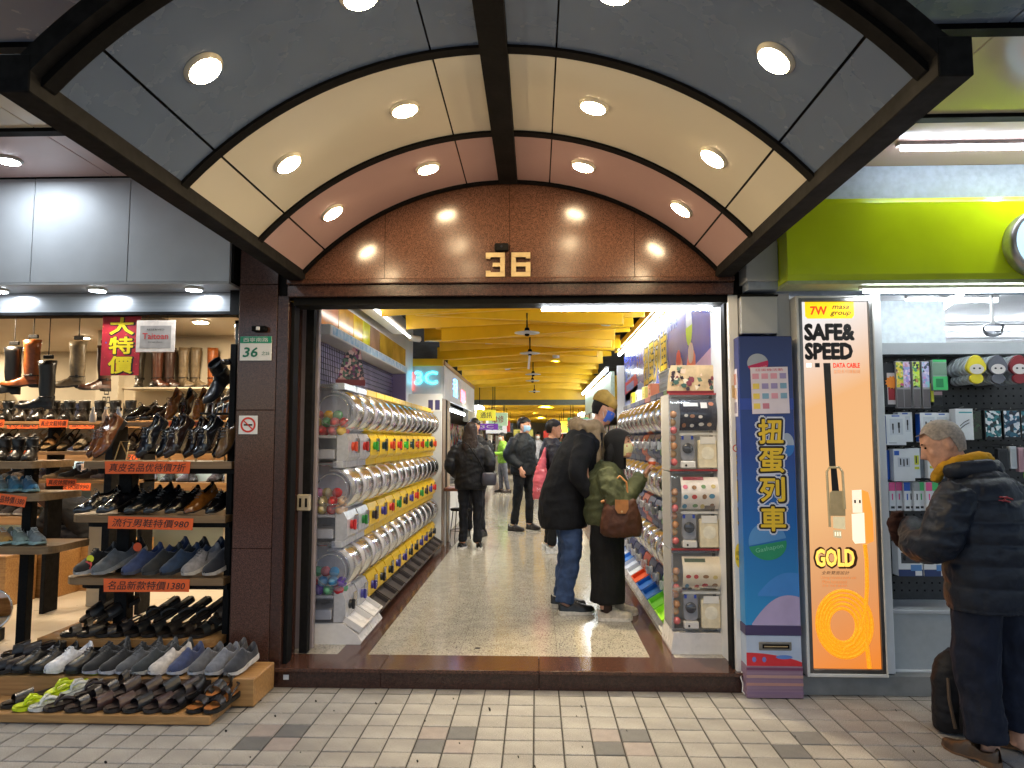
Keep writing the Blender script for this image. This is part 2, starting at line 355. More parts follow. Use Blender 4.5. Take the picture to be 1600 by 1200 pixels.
for y0, y1, m in rowsV:
    for sgn in (-1, 1):
        for a, b in ((.062,.266),(.274,1.193),(1.201,1.36)):
            x0, x1 = sorted((sgn*a, sgn*b))
            o = vault_strip(x0, x1, y0, y1, VR, VR+.02, 14 if b-a > .5 else 4)
            o.sm = [True]*len(o.f); ob = o.build('vault_panel', m, can)
            ob.data.set_sharp_from_angle(angle=R(40))
for y0, y1 in ((2.912,2.968),(3.757,3.813),(4.502,4.552)):
    vault_strip(-1.37, 1.37, y0, y1, VR-.012, VR+.03, 40).build('arched_rib', M_black, can)
vault_strip(-.06, .06, 2.14, 4.5, VR-.03, VR+.02, 3).build('ridge_beam', M_black, can)
vault_strip(-1.37, 1.37, 2.14, 4.5, VR+.022, VR+.06, 30).build('outer_shell', M_dark, can)
# front arch: a deep soffit ring and a lipped face
vault_strip(-1.45, 1.45, 2.05, 2.109, VR-.02, VR+.05, 60, 2.62-VZ, 1.42).build('front_arch', M_black, can)
vault_strip(-1.45, 1.45, 2.0, 2.049, VR+.0, VR+.06, 60, 2.62-VZ, 1.425).build('front_arch_lip', M_dark, can)
zs = 2.62-VZ
for sgn in (-1, 1):
    x0, x1 = sorted((sgn*1.335, sgn*1.435))
    mb = MB().bbox(x0, x1, 1.998-4.55, 4.552-4.55, zs-.03, zs+.09, .004)
    mb.build('spring_beam', M_dark, can)

# ---- recessed downlights
def downlight(x, y, z, nrm, r, m, label, group, cat='lamp', trim=None):
    q = Vector(nrm).to_track_quat('Z','Y').to_euler()
    o = thing('downlight', label, cat, (x,y,z), group=group, rot=q)
    MB().lathe([(r,-.004),(r*1.22,-.002),(r*1.24,.004),(r*1.04,.014),(r,.016),(r,-.004)], n=28).build('trim_ring', trim or M_cream, o)
    MB().add([(r*.99*math.cos(2*math.pi*i/24), r*.99*math.sin(2*math.pi*i/24), .0165) for i in range(24)], [list(range(24))]).build('diffuser', m, o)
    return o
for yy, rown in ((2.47,'blue-grey'),(3.36,'cream'),(4.12,'pink')):
    for k, ox in enumerate((-1.04,-.465,.465,1.04)):
        a = math.acos(ox/VR); n_ = (-math.cos(a),0,-math.sin(a))
        downlight(VC+VR*math.cos(a), yy, VZ+VR*math.sin(a), n_, .062, M_warm, 'lit warm round downlight, %s from left in the vault\'s %s panel row' % (ORD[k], rown), 'warm downlights in the vaulted canopy')
M_trimw = M_offwhite
downlight(-3.27, 4.18, 3.289, (0,0,-1), .062, M_cool, 'lit cool downlight in the pink ceiling above the shoe shop fascia', None, trim=M_trimw)
downlight(-2.3, 2.42, 3.289, (0,0,-1), .062, M_cool, 'lit cool downlight at the top left corner beside the canopy arch', None, trim=M_trimw)
downlight(2.96, 4.1, 3.289, (0,0,-1), .062, M_cool, 'lit white downlight in the ceiling above the lime green fascia', None, trim=M_trimw)

# ---- granite tympanum, lintel
tym = thing('granite_tympanum', 'polished red-brown granite arch wall above the entrance', 'wall', (0,4.55,0))
def arch_slab(x0, x1):
    pts = [(x0,2.6),(x1,2.6)]
    n = 14
    for i in range(n+1):
        x = x1+(x0-x1)*i/n; d = VR**2-(x-VC)**2
        z = VZ+math.sqrt(max(d,0))+.03
        pts.append((x, max(z,2.601)))
    return MB().prism(pts, 0, .05, 'y')
for x0, x1 in ((-1.56,-.992),(-.989,-.172),(-.169,.638),(.641,1.22)):
    arch_slab(x0, x1).build('granite_slab', M_granite_b, tym)
MB().box(-1.75, 1.4, .052, .2, 2.5, 3.45).build('backing', M_dark, tym)
lin = thing('entrance_frame', 'dark brown granite and steel frame round the arcade entrance', 'door frame', (0,4.55,0))
MB().bbox(-1.63, 1.27, -.035, .06, 2.565, 2.6, .006).build('granite_sill', M_granite, lin)
MB().bbox(-1.63, 1.27, -.01, .12, 2.485, 2.565, .005).build('lintel', M_granite_d, lin)
MB().box(-1.60, 1.245, .03, .2, 2.44, 2.485).build('shutter_slot', M_black, lin)
MB().bbox(-1.70,-1.625, .02, .3, 0, 2.5, .004).build('jamb', M_granite_d, lin)
MB().bbox(-1.625,-1.60, .06, .16, .124, 2.46, .003).build('shutter_track', M_black, lin)
MB().bbox(-1.60,-1.545, .3, .36, .124, 2.46, .003).build('jamb', M_dark, lin)
MB().bbox(1.238,1.30, .02, .5, .0, 2.485, .004).build('jamb', M_white, lin)
MB().bbox(1.222,1.238, .06, .16, .124, 2.46, .003).build('shutter_track', M_dark, lin)
# numerals 36
M_brass = mat('pale_brass', (.55,.41,.22), .35, metal=.55, var=.08)
for ch_, wd, x in (('3','three, left one of the pair,',-.263),('6','six, right one of the pair,',-.097)):
    o = thing('house_numeral', 'brass house numeral %s mounted above the entrance' % wd, 'numeral', (x,4.522,2.685))
    w2, h2, t2 = .062, .080, .031; bars = [(-w2,w2,h2-t2,h2),(-w2+(.045 if ch_ == '3' else t2+.0005),w2-t2-.0005,-t2/2+.002,t2/2-.002),(-w2,w2,-h2,-h2+t2)]
    bars += [(w2-t2,w2,t2/2-.012 if ch_ == '3' else 9,h2-t2-.0005)] if ch_ == '3' else [(w2-t2,w2,h2-t2-.010,h2-t2-.0005),(-w2,-w2+t2,-h2+t2+.0005,h2-t2-.0005)]
    bars += [(w2-t2,w2,-h2+t2+.0005,t2/2-.0125)] if ch_ == '3' else [(w2-t2,w2,-h2+t2+.0005,t2/2)]
    if ch_ == '3': bars += [(-w2,-w2+t2,h2-t2-.010,h2-t2-.0005),(-w2,-w2+t2,-h2+t2+.0005,-h2+t2+.010)]
    dg_ = MB()
    for x0, x1, z0, z1 in bars:
        if z0 < 1: dg_.bbox(x0, x1, 0, .024, z0, z1, .0015)
    dg_.build('digit', M_brass, o)
o = thing('sensor_box', 'small black sensor box above the house number', 'sensor', (-.222,4.55,2.80)); MB().bbox(-.045,.045,-.04,0,-.025,.025,.005).build('housing', M_black, o); MB().cyl((0,-.041,0),(0,-.046,0),.008).build('lens', mat('lens_glass',(.03,.03,.04),.05), o)

# ---- left granite pillar
pil = thing('granite_pillar', 'dark red-brown granite pillar between shoe shop and entrance', 'pillar', (0,4.57,0))
for z0, z1 in ((0,.855),(.858,1.745),(1.748,2.575),(2.578,3.3)):
    MB().bbox(-1.955,-1.702, 0, .03, z0, z1, .002).build('granite_slab', M_granite, pil)
    MB().bbox(-1.958,-1.955, .0, .5, z0, z1, .001).build('side_slab', M_granite_d, pil)
MB().box(-1.954,-1.70, .031, .6, 0, 3.3).build('core', M_dark, pil)
o = thing('street_number_plate', 'green and white street number plate on the granite pillar', 'plate', (-1.835,4.566,2.15))
MB().bbox(-.105,.105,-.006,0,-.08,.08,.002).build('plate', M_white, o)
MB().box(-.104,.104,-.0075,-.006,.035,.079).build('header', pmat(10,140,105), o)
letter('writing', '西寧南路', M_white, o, (-.0,-.009,.057), .028, .165); gT = pmat(0,110,85)
letter('writing', '36', gT, o, (-.035,-.009,-.025), .065, .1, .02, .15); letter('writing', '之25', gT, o, (.066,-.009,-.032), .026, .05)
o = thing('pillar_camera', 'small black security camera above the street number plate', 'camera', (-1.80,4.57,2.275)); MB().bbox(-.055,.04,-.05,0,-.015,.02,.006).build('housing', M_black, o); MB().bbox(-.02,.005,-.056,-.05,-.01,.012,.002).build('label', M_white, o)
o = thing('no_smoking_sticker', 'round red no-smoking sticker on the granite pillar', 'sticker', (-1.872,4.566,1.65))
MB().bbox(-.062,.062,-.003,0,-.06,.06,.001).build('sheet', M_white, o)
Mr = pmat(200,50,30); ring = MB().prism([], 0, 0) if False else MB()
for i in range(28):
    a0, a1 = 2*math.pi*i/28, 2*math.pi*(i+1)/28
    ring.quad((.05*math.cos(a0),-.0045,.05*math.sin(a0)),(.05*math.cos(a1),-.0045,.05*math.sin(a1)),(.038*math.cos(a1),-.0045,.038*math.sin(a1)),(.038*math.cos(a0),-.0045,.038*math.sin(a0)))
ring.build('ring', Mr, o); MB().box(-.028,.028,-.0045,-.004,-.005,.005).build('cigarette', M_black, o)
MB().box(-.042,.042,-.0055,-.005,-.004,.004, M=T(ry=.75)).build('slash', Mr, o)
o = thing('wall_switch_box', 'beige twin switch box on the left entrance jamb', 'switch', (-1.575,4.83,1.13)); MB().bbox(-.045,.045,-.035,0,-.055,.055,.006).build('housing', mat('beige_plastic',(.45,.38,.27),.4), o)
for dx in (-.02,.02): MB().bbox(dx-.008,dx+.008,-.039,-.035,-.03,.03,.002).build('switch', M_dark, o)

# ---- left fascia
fas = thing('shoe_shop_fascia', 'grey metal panelled fascia over the shoe shop front', 'fascia', (0,4.5,0))
for x0, x1 in ((-4.6,-3.98),(-3.976,-3.333),(-3.329,-2.683),(-2.679,-2.0)):
    MB().bbox(x0,x1,0,.03,2.585,3.287,.002).build('fascia_panel', M_fascia, fas)
MB().box(-4.6,-1.985,.031,.5,2.60,3.28).build('backing', M_dark, fas)
MB().bbox(-4.6,-2.0,.0,.26,2.568,2.584,.002).build('soffit', M_grey, fas)
MB().bbox(-4.6,-2.08,.25,.29,2.43,2.567,.004).build('lower_band', M_steelb, fas)
MB().box(-2.078,-1.96,.2,.35,2.4,2.6).build('junction_box', M_black, fas)
MB().bbox(-4.6,-1.96,.22,.34,2.405,2.428,.003).build('shutter_rail', M_black, fas)
for i, x in enumerate((-3.63,-2.95,-2.29)):
    downlight(x, 4.62, 2.567, (0,0,-1), .05, M_cool, 'lit cool downlight under the grey fascia, %s from left' % ORD[i], 'cool downlights under the shoe shop fascia', trim=M_trimw)

# ---- right fascia
rf = thing('lime_fascia', 'glossy lime green fascia sign over the phone accessory shop', 'fascia', (0,4.3,0))
lim = MB(); prof = [(0,2.515),(-.012,2.55),(-.012,2.99),(0,3.02),(.25,3.02),(.25,2.515)]
lim.prism(prof, 1.525, 5.6, 'x').build('lime_panel', M_lime, rf)
MB().bbox(1.525,5.6,-.004,.2,2.492,2.514,.002).build('lower_edge', mat('pale_green_edge',(.35,.42,.2),.4), rf)
MB().box(1.34,5.6,.17,.4,2.5,3.287).build('upper_panel', mat('pale_blue_white',(.33,.38,.47),.5), rf)
MB().bbox(1.32,1.521,.14,.4,2.55,2.80,.004).build('end_box', M_grey, rf)
o = thing('round_logo_sign', 'round illuminated logo sign with orange ring on the lime fascia', 'sign', (3.0,4.288,2.715))
MB().lathe([(.2,0),(.205,.02),(.205,.09),(.19,.1),(.18,.1)], n=40, M=T(rx=math.pi/2)).build('rim', mat('satin_aluminium',(.5,.5,.5),.3,metal=.8), o)
def disc(r, y, n=40): return MB().add([(r*math.cos(2*math.pi*i/n), y, r*math.sin(2*math.pi*i/n)) for i in range(n)], [list(range(n))])
disc(.18,-.101).build('lit_face', glow('sign_white', (.5,.78,1), .7), o)
disc(.085,-.103).build('orange_ring', glow('sign_orange', (1,.12,.03), .7), o); disc(.04,-.105).build('blue_centre', glow('sign_blue', (.2,.35,.8), .7), o)
def tube_light(name, p0, p1, r, m, label, group=None, housing=True, parentless=True):
    p0, p1 = Vector(p0), Vector(p1); c = (p0+p1)/2
    o = thing(name, label, 'lamp', c, group=group); d = (p1-p0)/2
    MB().cyl(-d*.985, d*.985, r, n=10).build('tube', m, o)
    if housing:
        e = d.normalized(); up = Vector((0,0,1)); s_ = e.cross(up)*r*1.4; b = MB()
        vs = [tuple(k*d + ss*s_ + up*z) for k in (-1,1) for ss in (-1,1) for z in (r*1.05, r*2.6)]
        b.add(vs, [(0,1,3,2),(4,5,7,6),(0,1,5,4),(2,3,7,6),(0,2,6,4),(1,3,7,5)]); b.build('batten', M_white, o)
    return o
tube_light('fluorescent_tube', (2.12,4.12,3.255), (5.2,4.12,3.255), .014, glow('fascia_tube',(.82,.91,1),22), 'long white fluorescent tube on the ceiling above the lime fascia')
tube_light('fluorescent_tube', (1.99,4.38,2.462), (5.2,4.38,2.462), .012, M_tube, 'white fluorescent tube under the lower edge of the lime fascia')
# ================================================================ SHOES
def interp(tab, t):
    for (a, va), (b, vb) in zip(tab, tab[1:]):
        if t <= b:
            u = (t-a)/(b-a) if b > a else 0; u = u*u*(3-2*u)
            return va+(vb-va)*u
    return tab[-1][1]
WID = {'dress': [(0,.012),(.04,.028),(.15,.033),(.4,.033),(.68,.045),(.85,.036),(.95,.02),(1,.006)],
       'sneak': [(0,.014),(.04,.031),(.15,.036),(.4,.037),(.68,.047),(.85,.043),(.95,.03),(1,.01)]}
def shoe_parts(kind):
    """returns list of (part name, MB, material slot key). Toe tip at the origin, heel towards +Y, sole on z=0."""
    L = .285; fam = 'dress' if kind in ('dress','loafer','ankle','tall','heel') else 'sneak'
    W = WID[fam]; N = 26; res = []
    st = [i/N for i in range(N+1)]
    if fam == 'dress':
        base = [(0,.028),(.25,.024),(.5,.012),(.75,.009),(1,.016)]; bot = [(0,0),(.26,0),(.27,.014),(.5,.004),(.7,0),(.88,.001),(1,.011)]
        hh = [(0,.058),(.05,.064),(.25,.05),(.40,.078),(.5,.068),(.65,.05),(.82,.037),(.95,.028),(1,.006)]
    else:
        base = [(0,.034),(.3,.03),(.6,.024),(.85,.024),(1,.03)]; bot = [(0,.004),(.08,0),(.6,0),(.85,.003),(1,.016)]
        hh = [(0,.06),(.05,.068),(.25,.046),(.40,.08),(.5,.07),(.65,.054),(.82,.043),(.94,.034),(1,.008)]
    if kind == 'vulc': base = [(0,.026),(.5,.024),(1,.026)]; bot = [(0,0),(.9,0),(1,.006)]
    def outline(t, k): return interp(W, t)+k
    # sole
    s = MB(); rings = []
    for t in st:
        w = outline(t, .004 if fam == 'sneak' else .003); y = L*(1-t); b = interp(bot, t); z = interp(base, t)
        rings.append([(-w,y,b),(w,y,b),(w*1.0,y,z),(-w,y,z)])
    if kind in ('slide','thong','strap'):
        rings = []
        for t in st:
            w = outline(t,.002)*1.02; y = L*(1-t); z = interp([(0,.03),(.3,.024),(.6,.02),(1,.022)], t); rings.append([(-w,y,interp([(0,.002),(.1,0),(.9,0),(1,.008)],t)),(w,y,interp([(0,.002),(.1,0),(.9,0),(1,.008)],t)),(w,y,z),(-w,y,z)])
        s.loft(rings, smooth=False); res.append(('sole', s, 'sole'))
        ins = MB(); g = []
        for t in st[1:-1]:
            w = interp(W,t)*.93; y = L*(1-t); z = interp([(0,.03),(.3,.024),(.6,.02),(1,.022)], t)+.0015; g.append([(-w,y,z+.005),(-w*.6,y,z),(0,y,z-.001+.0012),(w*.6,y,z),(w,y,z+.005)])
        ins.loft(g, ring_closed=False, smooth=True); res.append(('footbed', ins, 'lining'))
        def band(t0, t1, h, name, k=8, ww=1.06):
            b = MB(); rr = []
            for u in (0,.5,1):
                t = t0+(t1-t0)*u; w = interp(W,t)*ww; y = L*(1-t); row = []
                for j in range(k*2+1):
                    a = math.pi*j/(k*2); row.append((-w*math.cos(a), y+.01*math.sin(a)*(1 if u else 1), .012+(h+.012*(1-u))*math.sin(a)**.8))
                rr.append(row)
            b.loft(rr, ring_closed=False); rr2 = [[(x*.96,y,z-.003) for x,y,z in r] for r in rr]; b.loft(rr2, ring_closed=False); return res.append((name, b, 'upper'))
        if kind == 'slide': band(.48,.8,.05,'strap')
        elif kind == 'strap':
            band(.62,.8,.042,'strap'); band(.38,.5,.066,'strap')
            b = MB(); b.tube([(-.036,L*.55,.03),(-.036,L*.75,.06),(-.03,L*.93,.075),(0,L*.985,.08),(.03,L*.93,.075),(.036,L*.75,.06),(.036,L*.55,.03)], .006, 6); res.append(('heel_strap', b, 'upper'))
        else:
            b = MB()
            for sg in (-1,1): b.tube([(0,L*.2,.02),(sg*.006,L*.23,.045),(sg*.024,L*.34,.058),(sg*.038,L*.46,.045),(sg*.04,L*.52,.018)], [.006,.007,.010,.010,.008], 6)
            res.append(('thong_strap', b, 'upper'))
        return res
    s.loft(rings, smooth=False); res.append(('sole', s, 'sole'))
    if kind == 'heel': pass
    # upper with an open collar
    u = MB(); K = 16; grid = []; op = (.045,.40)
    boot = kind in ('ankle','tall')
    for t in st:
        w = outline(t, .0); y = L*(1-t); z0 = interp(base, t); h = interp(hh, t)*(1.0 if fam == 'dress' else 1.05); row = []
        if boot and t < .45: h = .085
        for j in range(K+1):
            a = math.pi*j/K; cx = -math.cos(a); sx = math.sin(a)**.62
            narrow = 1-.28*sx*(1 if t < .5 else .55)
            x = w*cx*narrow if abs(cx) > .02 else 0; z = z0+h*sx
            if not boot and op[0] < t < op[1] and abs(cx) < .74: z = z0+.010; x = w*cx*.86
            row.append((x,y,z))
        grid.append(row)
    k = len(u.v); vs = [p for r in grid for p in r]; fu = []; fl_ = []
    for i in range(N):
        for j in range(K):
            q = (i*(K+1)+j, i*(K+1)+j+1, (i+1)*(K+1)+j+1, (i+1)*(K+1)+j)
            cav = (not boot) and sum(1 for p in q if vs[p][2] < interp(base, st[p//(K+1)])+.012 and 0 < st[p//(K+1)] < .45 and 2 < p % (K+1) < K-2) >= 3
            (fl_ if cav else fu).append(q)
    u.add(vs, fu, 0, None, True); res.append(('upper', u, 'upper'))
    if not boot:
        ln = MB(); ln.add(vs, fl_, 0, None, True); res.append(('lining', ln, 'lining'))
    if boot:
        sh = MB(); H = .17 if kind == 'ankle' else .40; rr = []
        for i in range(9):
            q = i/8; z = .06+(H-.06)*q; rx = .036+.016*q if kind == 'tall' else .036+.006*q; ry = .052+(.014*q if kind == 'tall' else .0); cy = L*(.80-.03*q)
            rr.append([(rx*math.cos(2*math.pi*j/18), cy+ry*math.sin(2*math.pi*j/18)+.004*math.sin(q*9+j), z+.006*math.sin(2*math.pi*j/18)) for j in range(18)])
        top = rr[-1]; rr.append([(x*.9,(y-L*.77)*.9+L*.77,z-.002) for x,y,z in top]); sh.loft(rr, cap=False); res.append(('shaft', sh, 'upper'))
        cp = MB(); cp.add([(x*.9,(y-L*.77)*.9+L*.77,z-.03) for x,y,z in top], [list(range(18))]); res.append(('lining', cp, 'lining'))
        bk = MB(); bk.tube([(.040*math.cos(2*math.pi*j/16), L*.79+.056*math.sin(2*math.pi*j/16), .10) for j in range(16)], .005, 5, closed=True); bk.bbox(.036,.046,L*.76,L*.84,.09,.112,.002); res.append(('ankle_strap', bk, 'sole'))
    if kind in ('dress','runner','vulc','lace'):
        lc = MB()
        for i in range(4):
            t = .43+.055*i; y = L*(1-t); z = interp(base,t)+interp(hh,t)+.001; ww = .017
            lc.bbox(-ww,ww,y-.003,y+.003,z-.003,z+.003,.001)
        lc.tube([(0,L*.56,.1),(.012,L*.53,.112),(.02,L*.5,.098)], .0022, 5); lc.tube([(0,L*.56,.1),(-.012,L*.53,.112),(-.02,L*.5,.098)], .0022, 5)
        res.append(('laces', lc, 'lace'))
    if kind == 'runner':
        for sg in (-1,1): res.append(('side_stripe', MB().add([(sg*.0415,L*.52,.045),(sg*.0415,L*.46,.045),(sg*.032,L*.60,.085),(sg*.032,L*.65,.085)], [(0,1,2,3)]), 'lace'))
    return res
_sp = {}
LEATHER = {}
def leather(c, gl):
    return mat('shoe_%d_%d_%d_%s' % (*c, gl), tuple(v*(.5 if max(c) < 64 else .85) for v in rgb(*c)), {'g':.16,'l':.35,'f':.8,'r':.5}[gl], var=.18, scale=40, bump=.25 if gl == 'f' else .08, bscale=260, coat=.4 if gl == 'g' else 0, sheen=.3 if gl == 'f' else 0)
SHOES_N = 0
def shoe(kind, col, gl, label, pos, rz=-.3, tilt=0., group=None, sole=(30,22,18), lining=(60,42,30), lace=None, roll=0., scale=1., cat='shoe', name=None):
    global SHOES_N; SHOES_N += 1
    nm = name or {'dress':'dress_shoe','loafer':'loafer','vulc':'sneaker','runner':'sneaker','lace':'sneaker','slip':'slip_on_shoe','ankle':'ankle_boot','tall':'tall_boot','slide':'slide_sandal','thong':'flip_flop','strap':'strap_sandal','heel':'pump'}[kind]
    o = thing(nm, label, cat, pos, group=group, rot=None)
    o.rotation_mode = 'ZXY' if False else 'XYZ'; o.rotation_euler = (tilt, roll, rz); o.scale = (scale,)*3
    ms = {'upper': leather(col, gl), 'sole': leather(sole, 'r'), 'lining': leather(lining, 'l'), 'lace': leather(lace or tuple(int(c*.6) for c in col), 'f')}
    for pn, mb, sl_ in SP(kind):
        key = (kind, pn, id(mb), ms[sl_].name)
        if key not in _sp: _sp[key] = mb.mesh(pn, ms[sl_])
        link(pn, _sp[key], o)
    return o
_spc = {}
def SP(kind):
    if kind not in _spc: _spc[kind] = shoe_parts(kind)
    return _spc[kind]

# ================================================================ SHOE SHOP
M_shopwall = mat('shop_wall_cream', (.55,.47,.34), .55, var=.05, scale=4)
M_mint = mat('pale_mint_wall', (.6,.7,.62), .5, var=.04, scale=4)
M_shopfloor = mat('shop_floor_laminate', (.66,.57,.44), .3, col2=(.6,.5,.36), scale=3, stretch=(1,.15,1))
sf = structure(MB().box(-9.5,-1.96,4.62,8.4,-.12,.004).build('shop_floor', M_joint))
for i in range(12):
    for j in range(10):
        x0 = -9+i*.6; y0 = 4.63+j*.38
        MB().box(x0+.001,x0+.599,y0+.001,y0+.379,-.01,.012).build('floor_board', M_shopfloor, sf)
structure(MB().box(-9.5,-1.96,4.85,8.4,2.6,2.7).build('shop_ceiling', mat('shop_ceiling_paint',(.6,.54,.43),.6,var=.04,scale=3)))
structure(MB().box(-9.5,-1.96,8.2,8.4,0,2.6).build('shop_back_wall', M_shopwall))
structure(MB().box(-2.02,-1.962,5.06,8.2,0,2.6).build('shop_side_wall', M_shopwall))
structure(MB().box(-9.5,-9.4,4.8,8.2,0,2.6).build('shop_far_wall', M_shopwall))
for i, (x, y) in enumerate(((-2.95,6.1),(-4.4,5.6),(-4.6,7.0),(-3.2,7.5),(-6.2,6.2),(-6.6,7.6))):
    downlight(x, y, 2.599, (0,0,-1), .06, M_warm2, 'lit warm ceiling downlight inside the shoe shop, %s counted from the Chinese banner' % ORD[i], 'warm ceiling downlights inside the shoe shop', trim=M_trimw)
o = thing('smoke_detector', 'round brown smoke detector on the shoe shop ceiling', 'detector', (-3.85,5.6,2.6)); MB().lathe([(.06,0),(.06,-.03),(.05,-.05)], n=16).build('housing', mat('tan_plastic',(.3,.2,.1),.5), o)
for x, y, lb in ((-3.3,5.9,'left of'),(-2.55,6.6,'right of')):
    o = thing('ceiling_vent', 'flat ceiling vent grille %s the Chinese banner in the shoe shop' % lb, 'vent', (x,y,2.598)); MB().bbox(-.16,.16,-.16,.16,-.012,0,.004).build('frame', M_shopwall, o)
    for k in range(5): MB().box(-.13,.13,-.12+k*.055,-.1+k*.055,-.016,-.012).build('slat', M_dark, o)

def shelf_board(x0, x1, y0, y1, z, th, r=.1, round_left=True, round_right=False):
    p = []
    p += [(x1,y1)] ; p += [(x0,y1)]
    p += [(x0+r-r*math.cos(a), y0+r-r*math.sin(a)) for a in [math.pi/2*i/6 for i in range(7)]] if round_left else [(x0,y0)]
    p += [(x1-r+r*math.cos(a), y0+r-r*math.sin(a)) for a in [math.pi/2-math.pi/2*i/6 for i in range(7)]] if round_right else [(x1,y0)]
    return MB().prism(p, z-th, z, 'z')
dsp = thing('shoe_display_stand', 'wooden three-tier shoe display stand on black posts by the pillar', 'display stand', (0,0,0))
M_edge = mat('shelf_edge_veneer', (.24,.15,.07), .35, col2=(.17,.1,.045), scale=5, stretch=(.5,8,8))
for z, x0, x1 in ((1.41,-3.02,-1.99),(1.06,-3.07,-2.02),(.66,-3.09,-2.02)):
    b = shelf_board(x0, x1, 4.6, 5.02, z, .045).build('shelf', M_edge, dsp)
    shelf_board(x0+.06, x1-.0, 4.66, 5.0, z-.046, .035).build('under_board', M_dark, b)
MB().bbox(-2.855,-2.765,4.80,4.89,.02,1.36,.004).build('post', M_black, dsp)
MB().bbox(-2.065,-2.022,4.70,4.99,.02,2.2,.004).build('post', M_black, dsp)
low = thing('low_shoe_platform', 'low wooden platform with stepped boards holding sandals and sneakers', 'platform', (0,0,0))
MB().bbox(-6.2,-1.775,3.935,4.205,.004,.055,.006).build('front_board', M_wood, low)
MB().bbox(-6.2,-1.645,4.21,4.53,.004,.165,.006).build('middle_step', M_wood, low)
shelf_board(-3.2,-2.03,4.56,5.0,.285,.05,.1,False,True).build('upper_board', M_wood, low)
MB().box(-3.1,-2.2,4.62,4.98,.02,.234).build('support', M_dark, low)
# orange price cards, hand lettered
M_orange = mat('orange_card', rgb(232,98,40), .6, var=.06, scale=10); M_ink = mat('black_ink', (.012,.01,.01), .6)
def card(txt, x, y, z, w_, h, label, rot=0., group='orange handwritten price cards'):
    o = thing('price_card', label, 'price card', (x,y,z), group=group, rot=(0,rot,0))
    e = random.Random(len(txt)*7+int(x*100))
    pts = [(-w_/2+e.uniform(0,.008),-h/2),(w_/2-e.uniform(0,.006),-h/2+e.uniform(0,.004)),(w_/2,h/2-e.uniform(0,.005)),(-w_/2-e.uniform(0,.006),h/2)]
    MB().prism(pts, 0, .002, 'y').build('card', M_orange, o)
    letter('writing', txt, M_ink, o, (0,-.0015,0), h*.66, w_*.9, .006, .18)
    return o
card('真皮名品优待價7折', -2.545, 4.594, 1.372, .57, .082, 'orange card lettered 7折 on the edge of the top display shelf')
card('流行男鞋特價980', -2.51, 4.594, 1.012, .565, .08, 'orange card lettered 980 on the edge of the middle display shelf', .02)
card('名品新款特價1380', -2.52, 4.594, .615, .565, .084, 'orange card lettered 1380 on the edge of the lowest display shelf')

# --- top shelf: dress shoes tipped on wire stands, with partners behind
G1 = 'dress shoes tipped up on the top display shelf'
top = [(-2.91,(118,66,30),'tan brown'),(-2.62,(22,24,32),'black'),(-2.435,(46,28,22),'dark brown'),(-2.235,(20,22,30),'blue-black'),(-2.085,(96,70,40),'olive brown')]
for i, (x, c, n_) in enumerate(top):
    shoe('dress', c, 'g', '%s leather dress shoe tipped up, %s from left on top display shelf' % (n_, ORD[i]), (x,4.63,1.425), -.42, .92, G1, lining=(18,15,14), scale=1.12)
    shoe('dress', tuple(int(v*.8) for v in c), 'g', 'partner behind the %s tipped-up dress shoe on top display shelf' % n_, (x+(-.10 if i == 0 else .085),4.72,1.425), -.5, .95, G1, lining=(18,15,14), scale=1.05)
for i, (x, c, n_) in enumerate(top):
    st_ = thing('wire_stand', 'small wire shoe stand under the %s tipped-up dress shoe' % n_, 'shoe stand', (x+.1,4.78,1.412), group='wire shoe stands on the top shelf')
    MB().tube([(-.04,-.05,0),(-.03,.0,.13),(.03,.0,.13),(.04,-.05,0)], .004, 6).tube([(-.03,.0,.13),(0,.06,0)], .004, 6).build('wire', mat('brass_wire',(.5,.36,.16),.35,metal=.7), st_)
# --- middle shelf
G2 = 'dress shoes on the middle display shelf'
mid = [(-3.03,(16,17,20),'black',-.75),(-2.875,(18,18,24),'glossy black',-.55),(-2.69,(26,32,36),'greenish black',-.4),(-2.56,(20,22,26),'plain black',-.4),(-2.415,(17,18,22),'jet black',-.35),(-2.29,(120,72,26),'tan',-.3),(-2.145,(15,15,18),'patent black',-.22)]
for i, (x, c, n_, rz) in enumerate(mid):
    shoe('dress', c, 'g', '%s lace-up dress shoe, %s from left on the middle display shelf' % (n_, ORD[i]), (x,4.61,1.062), rz, .32, G2, lining=(14,12,12), scale=1.08)
    if i in (1,3): shoe('dress', c, 'g', 'black dress shoe standing behind the %s one on the middle display shelf' % n_, (x+.16,4.74,1.062), rz-.2, .4, G2, lining=(14,12,12), scale=1.06)
# --- lowest shelf: casual slip-ons
G3 = 'casual shoes on the lowest display shelf'
lowr = [(-3.0,(24,24,26),'black',(190,190,190)),(-2.88,(92,98,104),'heathered grey',(150,155,160)),(-2.68,(52,68,110),'denim blue',(80,84,100)),(-2.545,(44,46,48),'charcoal',(60,62,64)),(-2.425,(30,54,84),'deep blue',(50,54,60)),(-2.285,(150,146,146),'pale grey knit',(206,200,190)),(-2.145,(24,30,46),'navy black',(196,190,182))]
for i, (x, c, n_, sl2) in enumerate(lowr):
    shoe('slip' if i not in (0,5) else 'runner', c, 'f', '%s casual shoe, %s from left on the lowest display shelf' % (n_, ORD[i]), (x,4.61,.662), -.42, .3, G3, sole=sl2, lining=tuple(max(10,v-30) for v in c), scale=1.1)
    if i not in (1,): shoe('slip', tuple(int(v*.85) for v in c), 'f', 'partner shoe standing behind the %s casual one on the lowest display shelf' % n_, (x+.12,4.74,.662), -.5, .42, G3, sole=sl2, lining=tuple(max(10,v-30) for v in c), scale=1.08)
o = thing('sale_tag', 'yellow and red round tags tied to the black casual shoe on the lowest shelf', 'tag', (-2.93,4.655,.775))
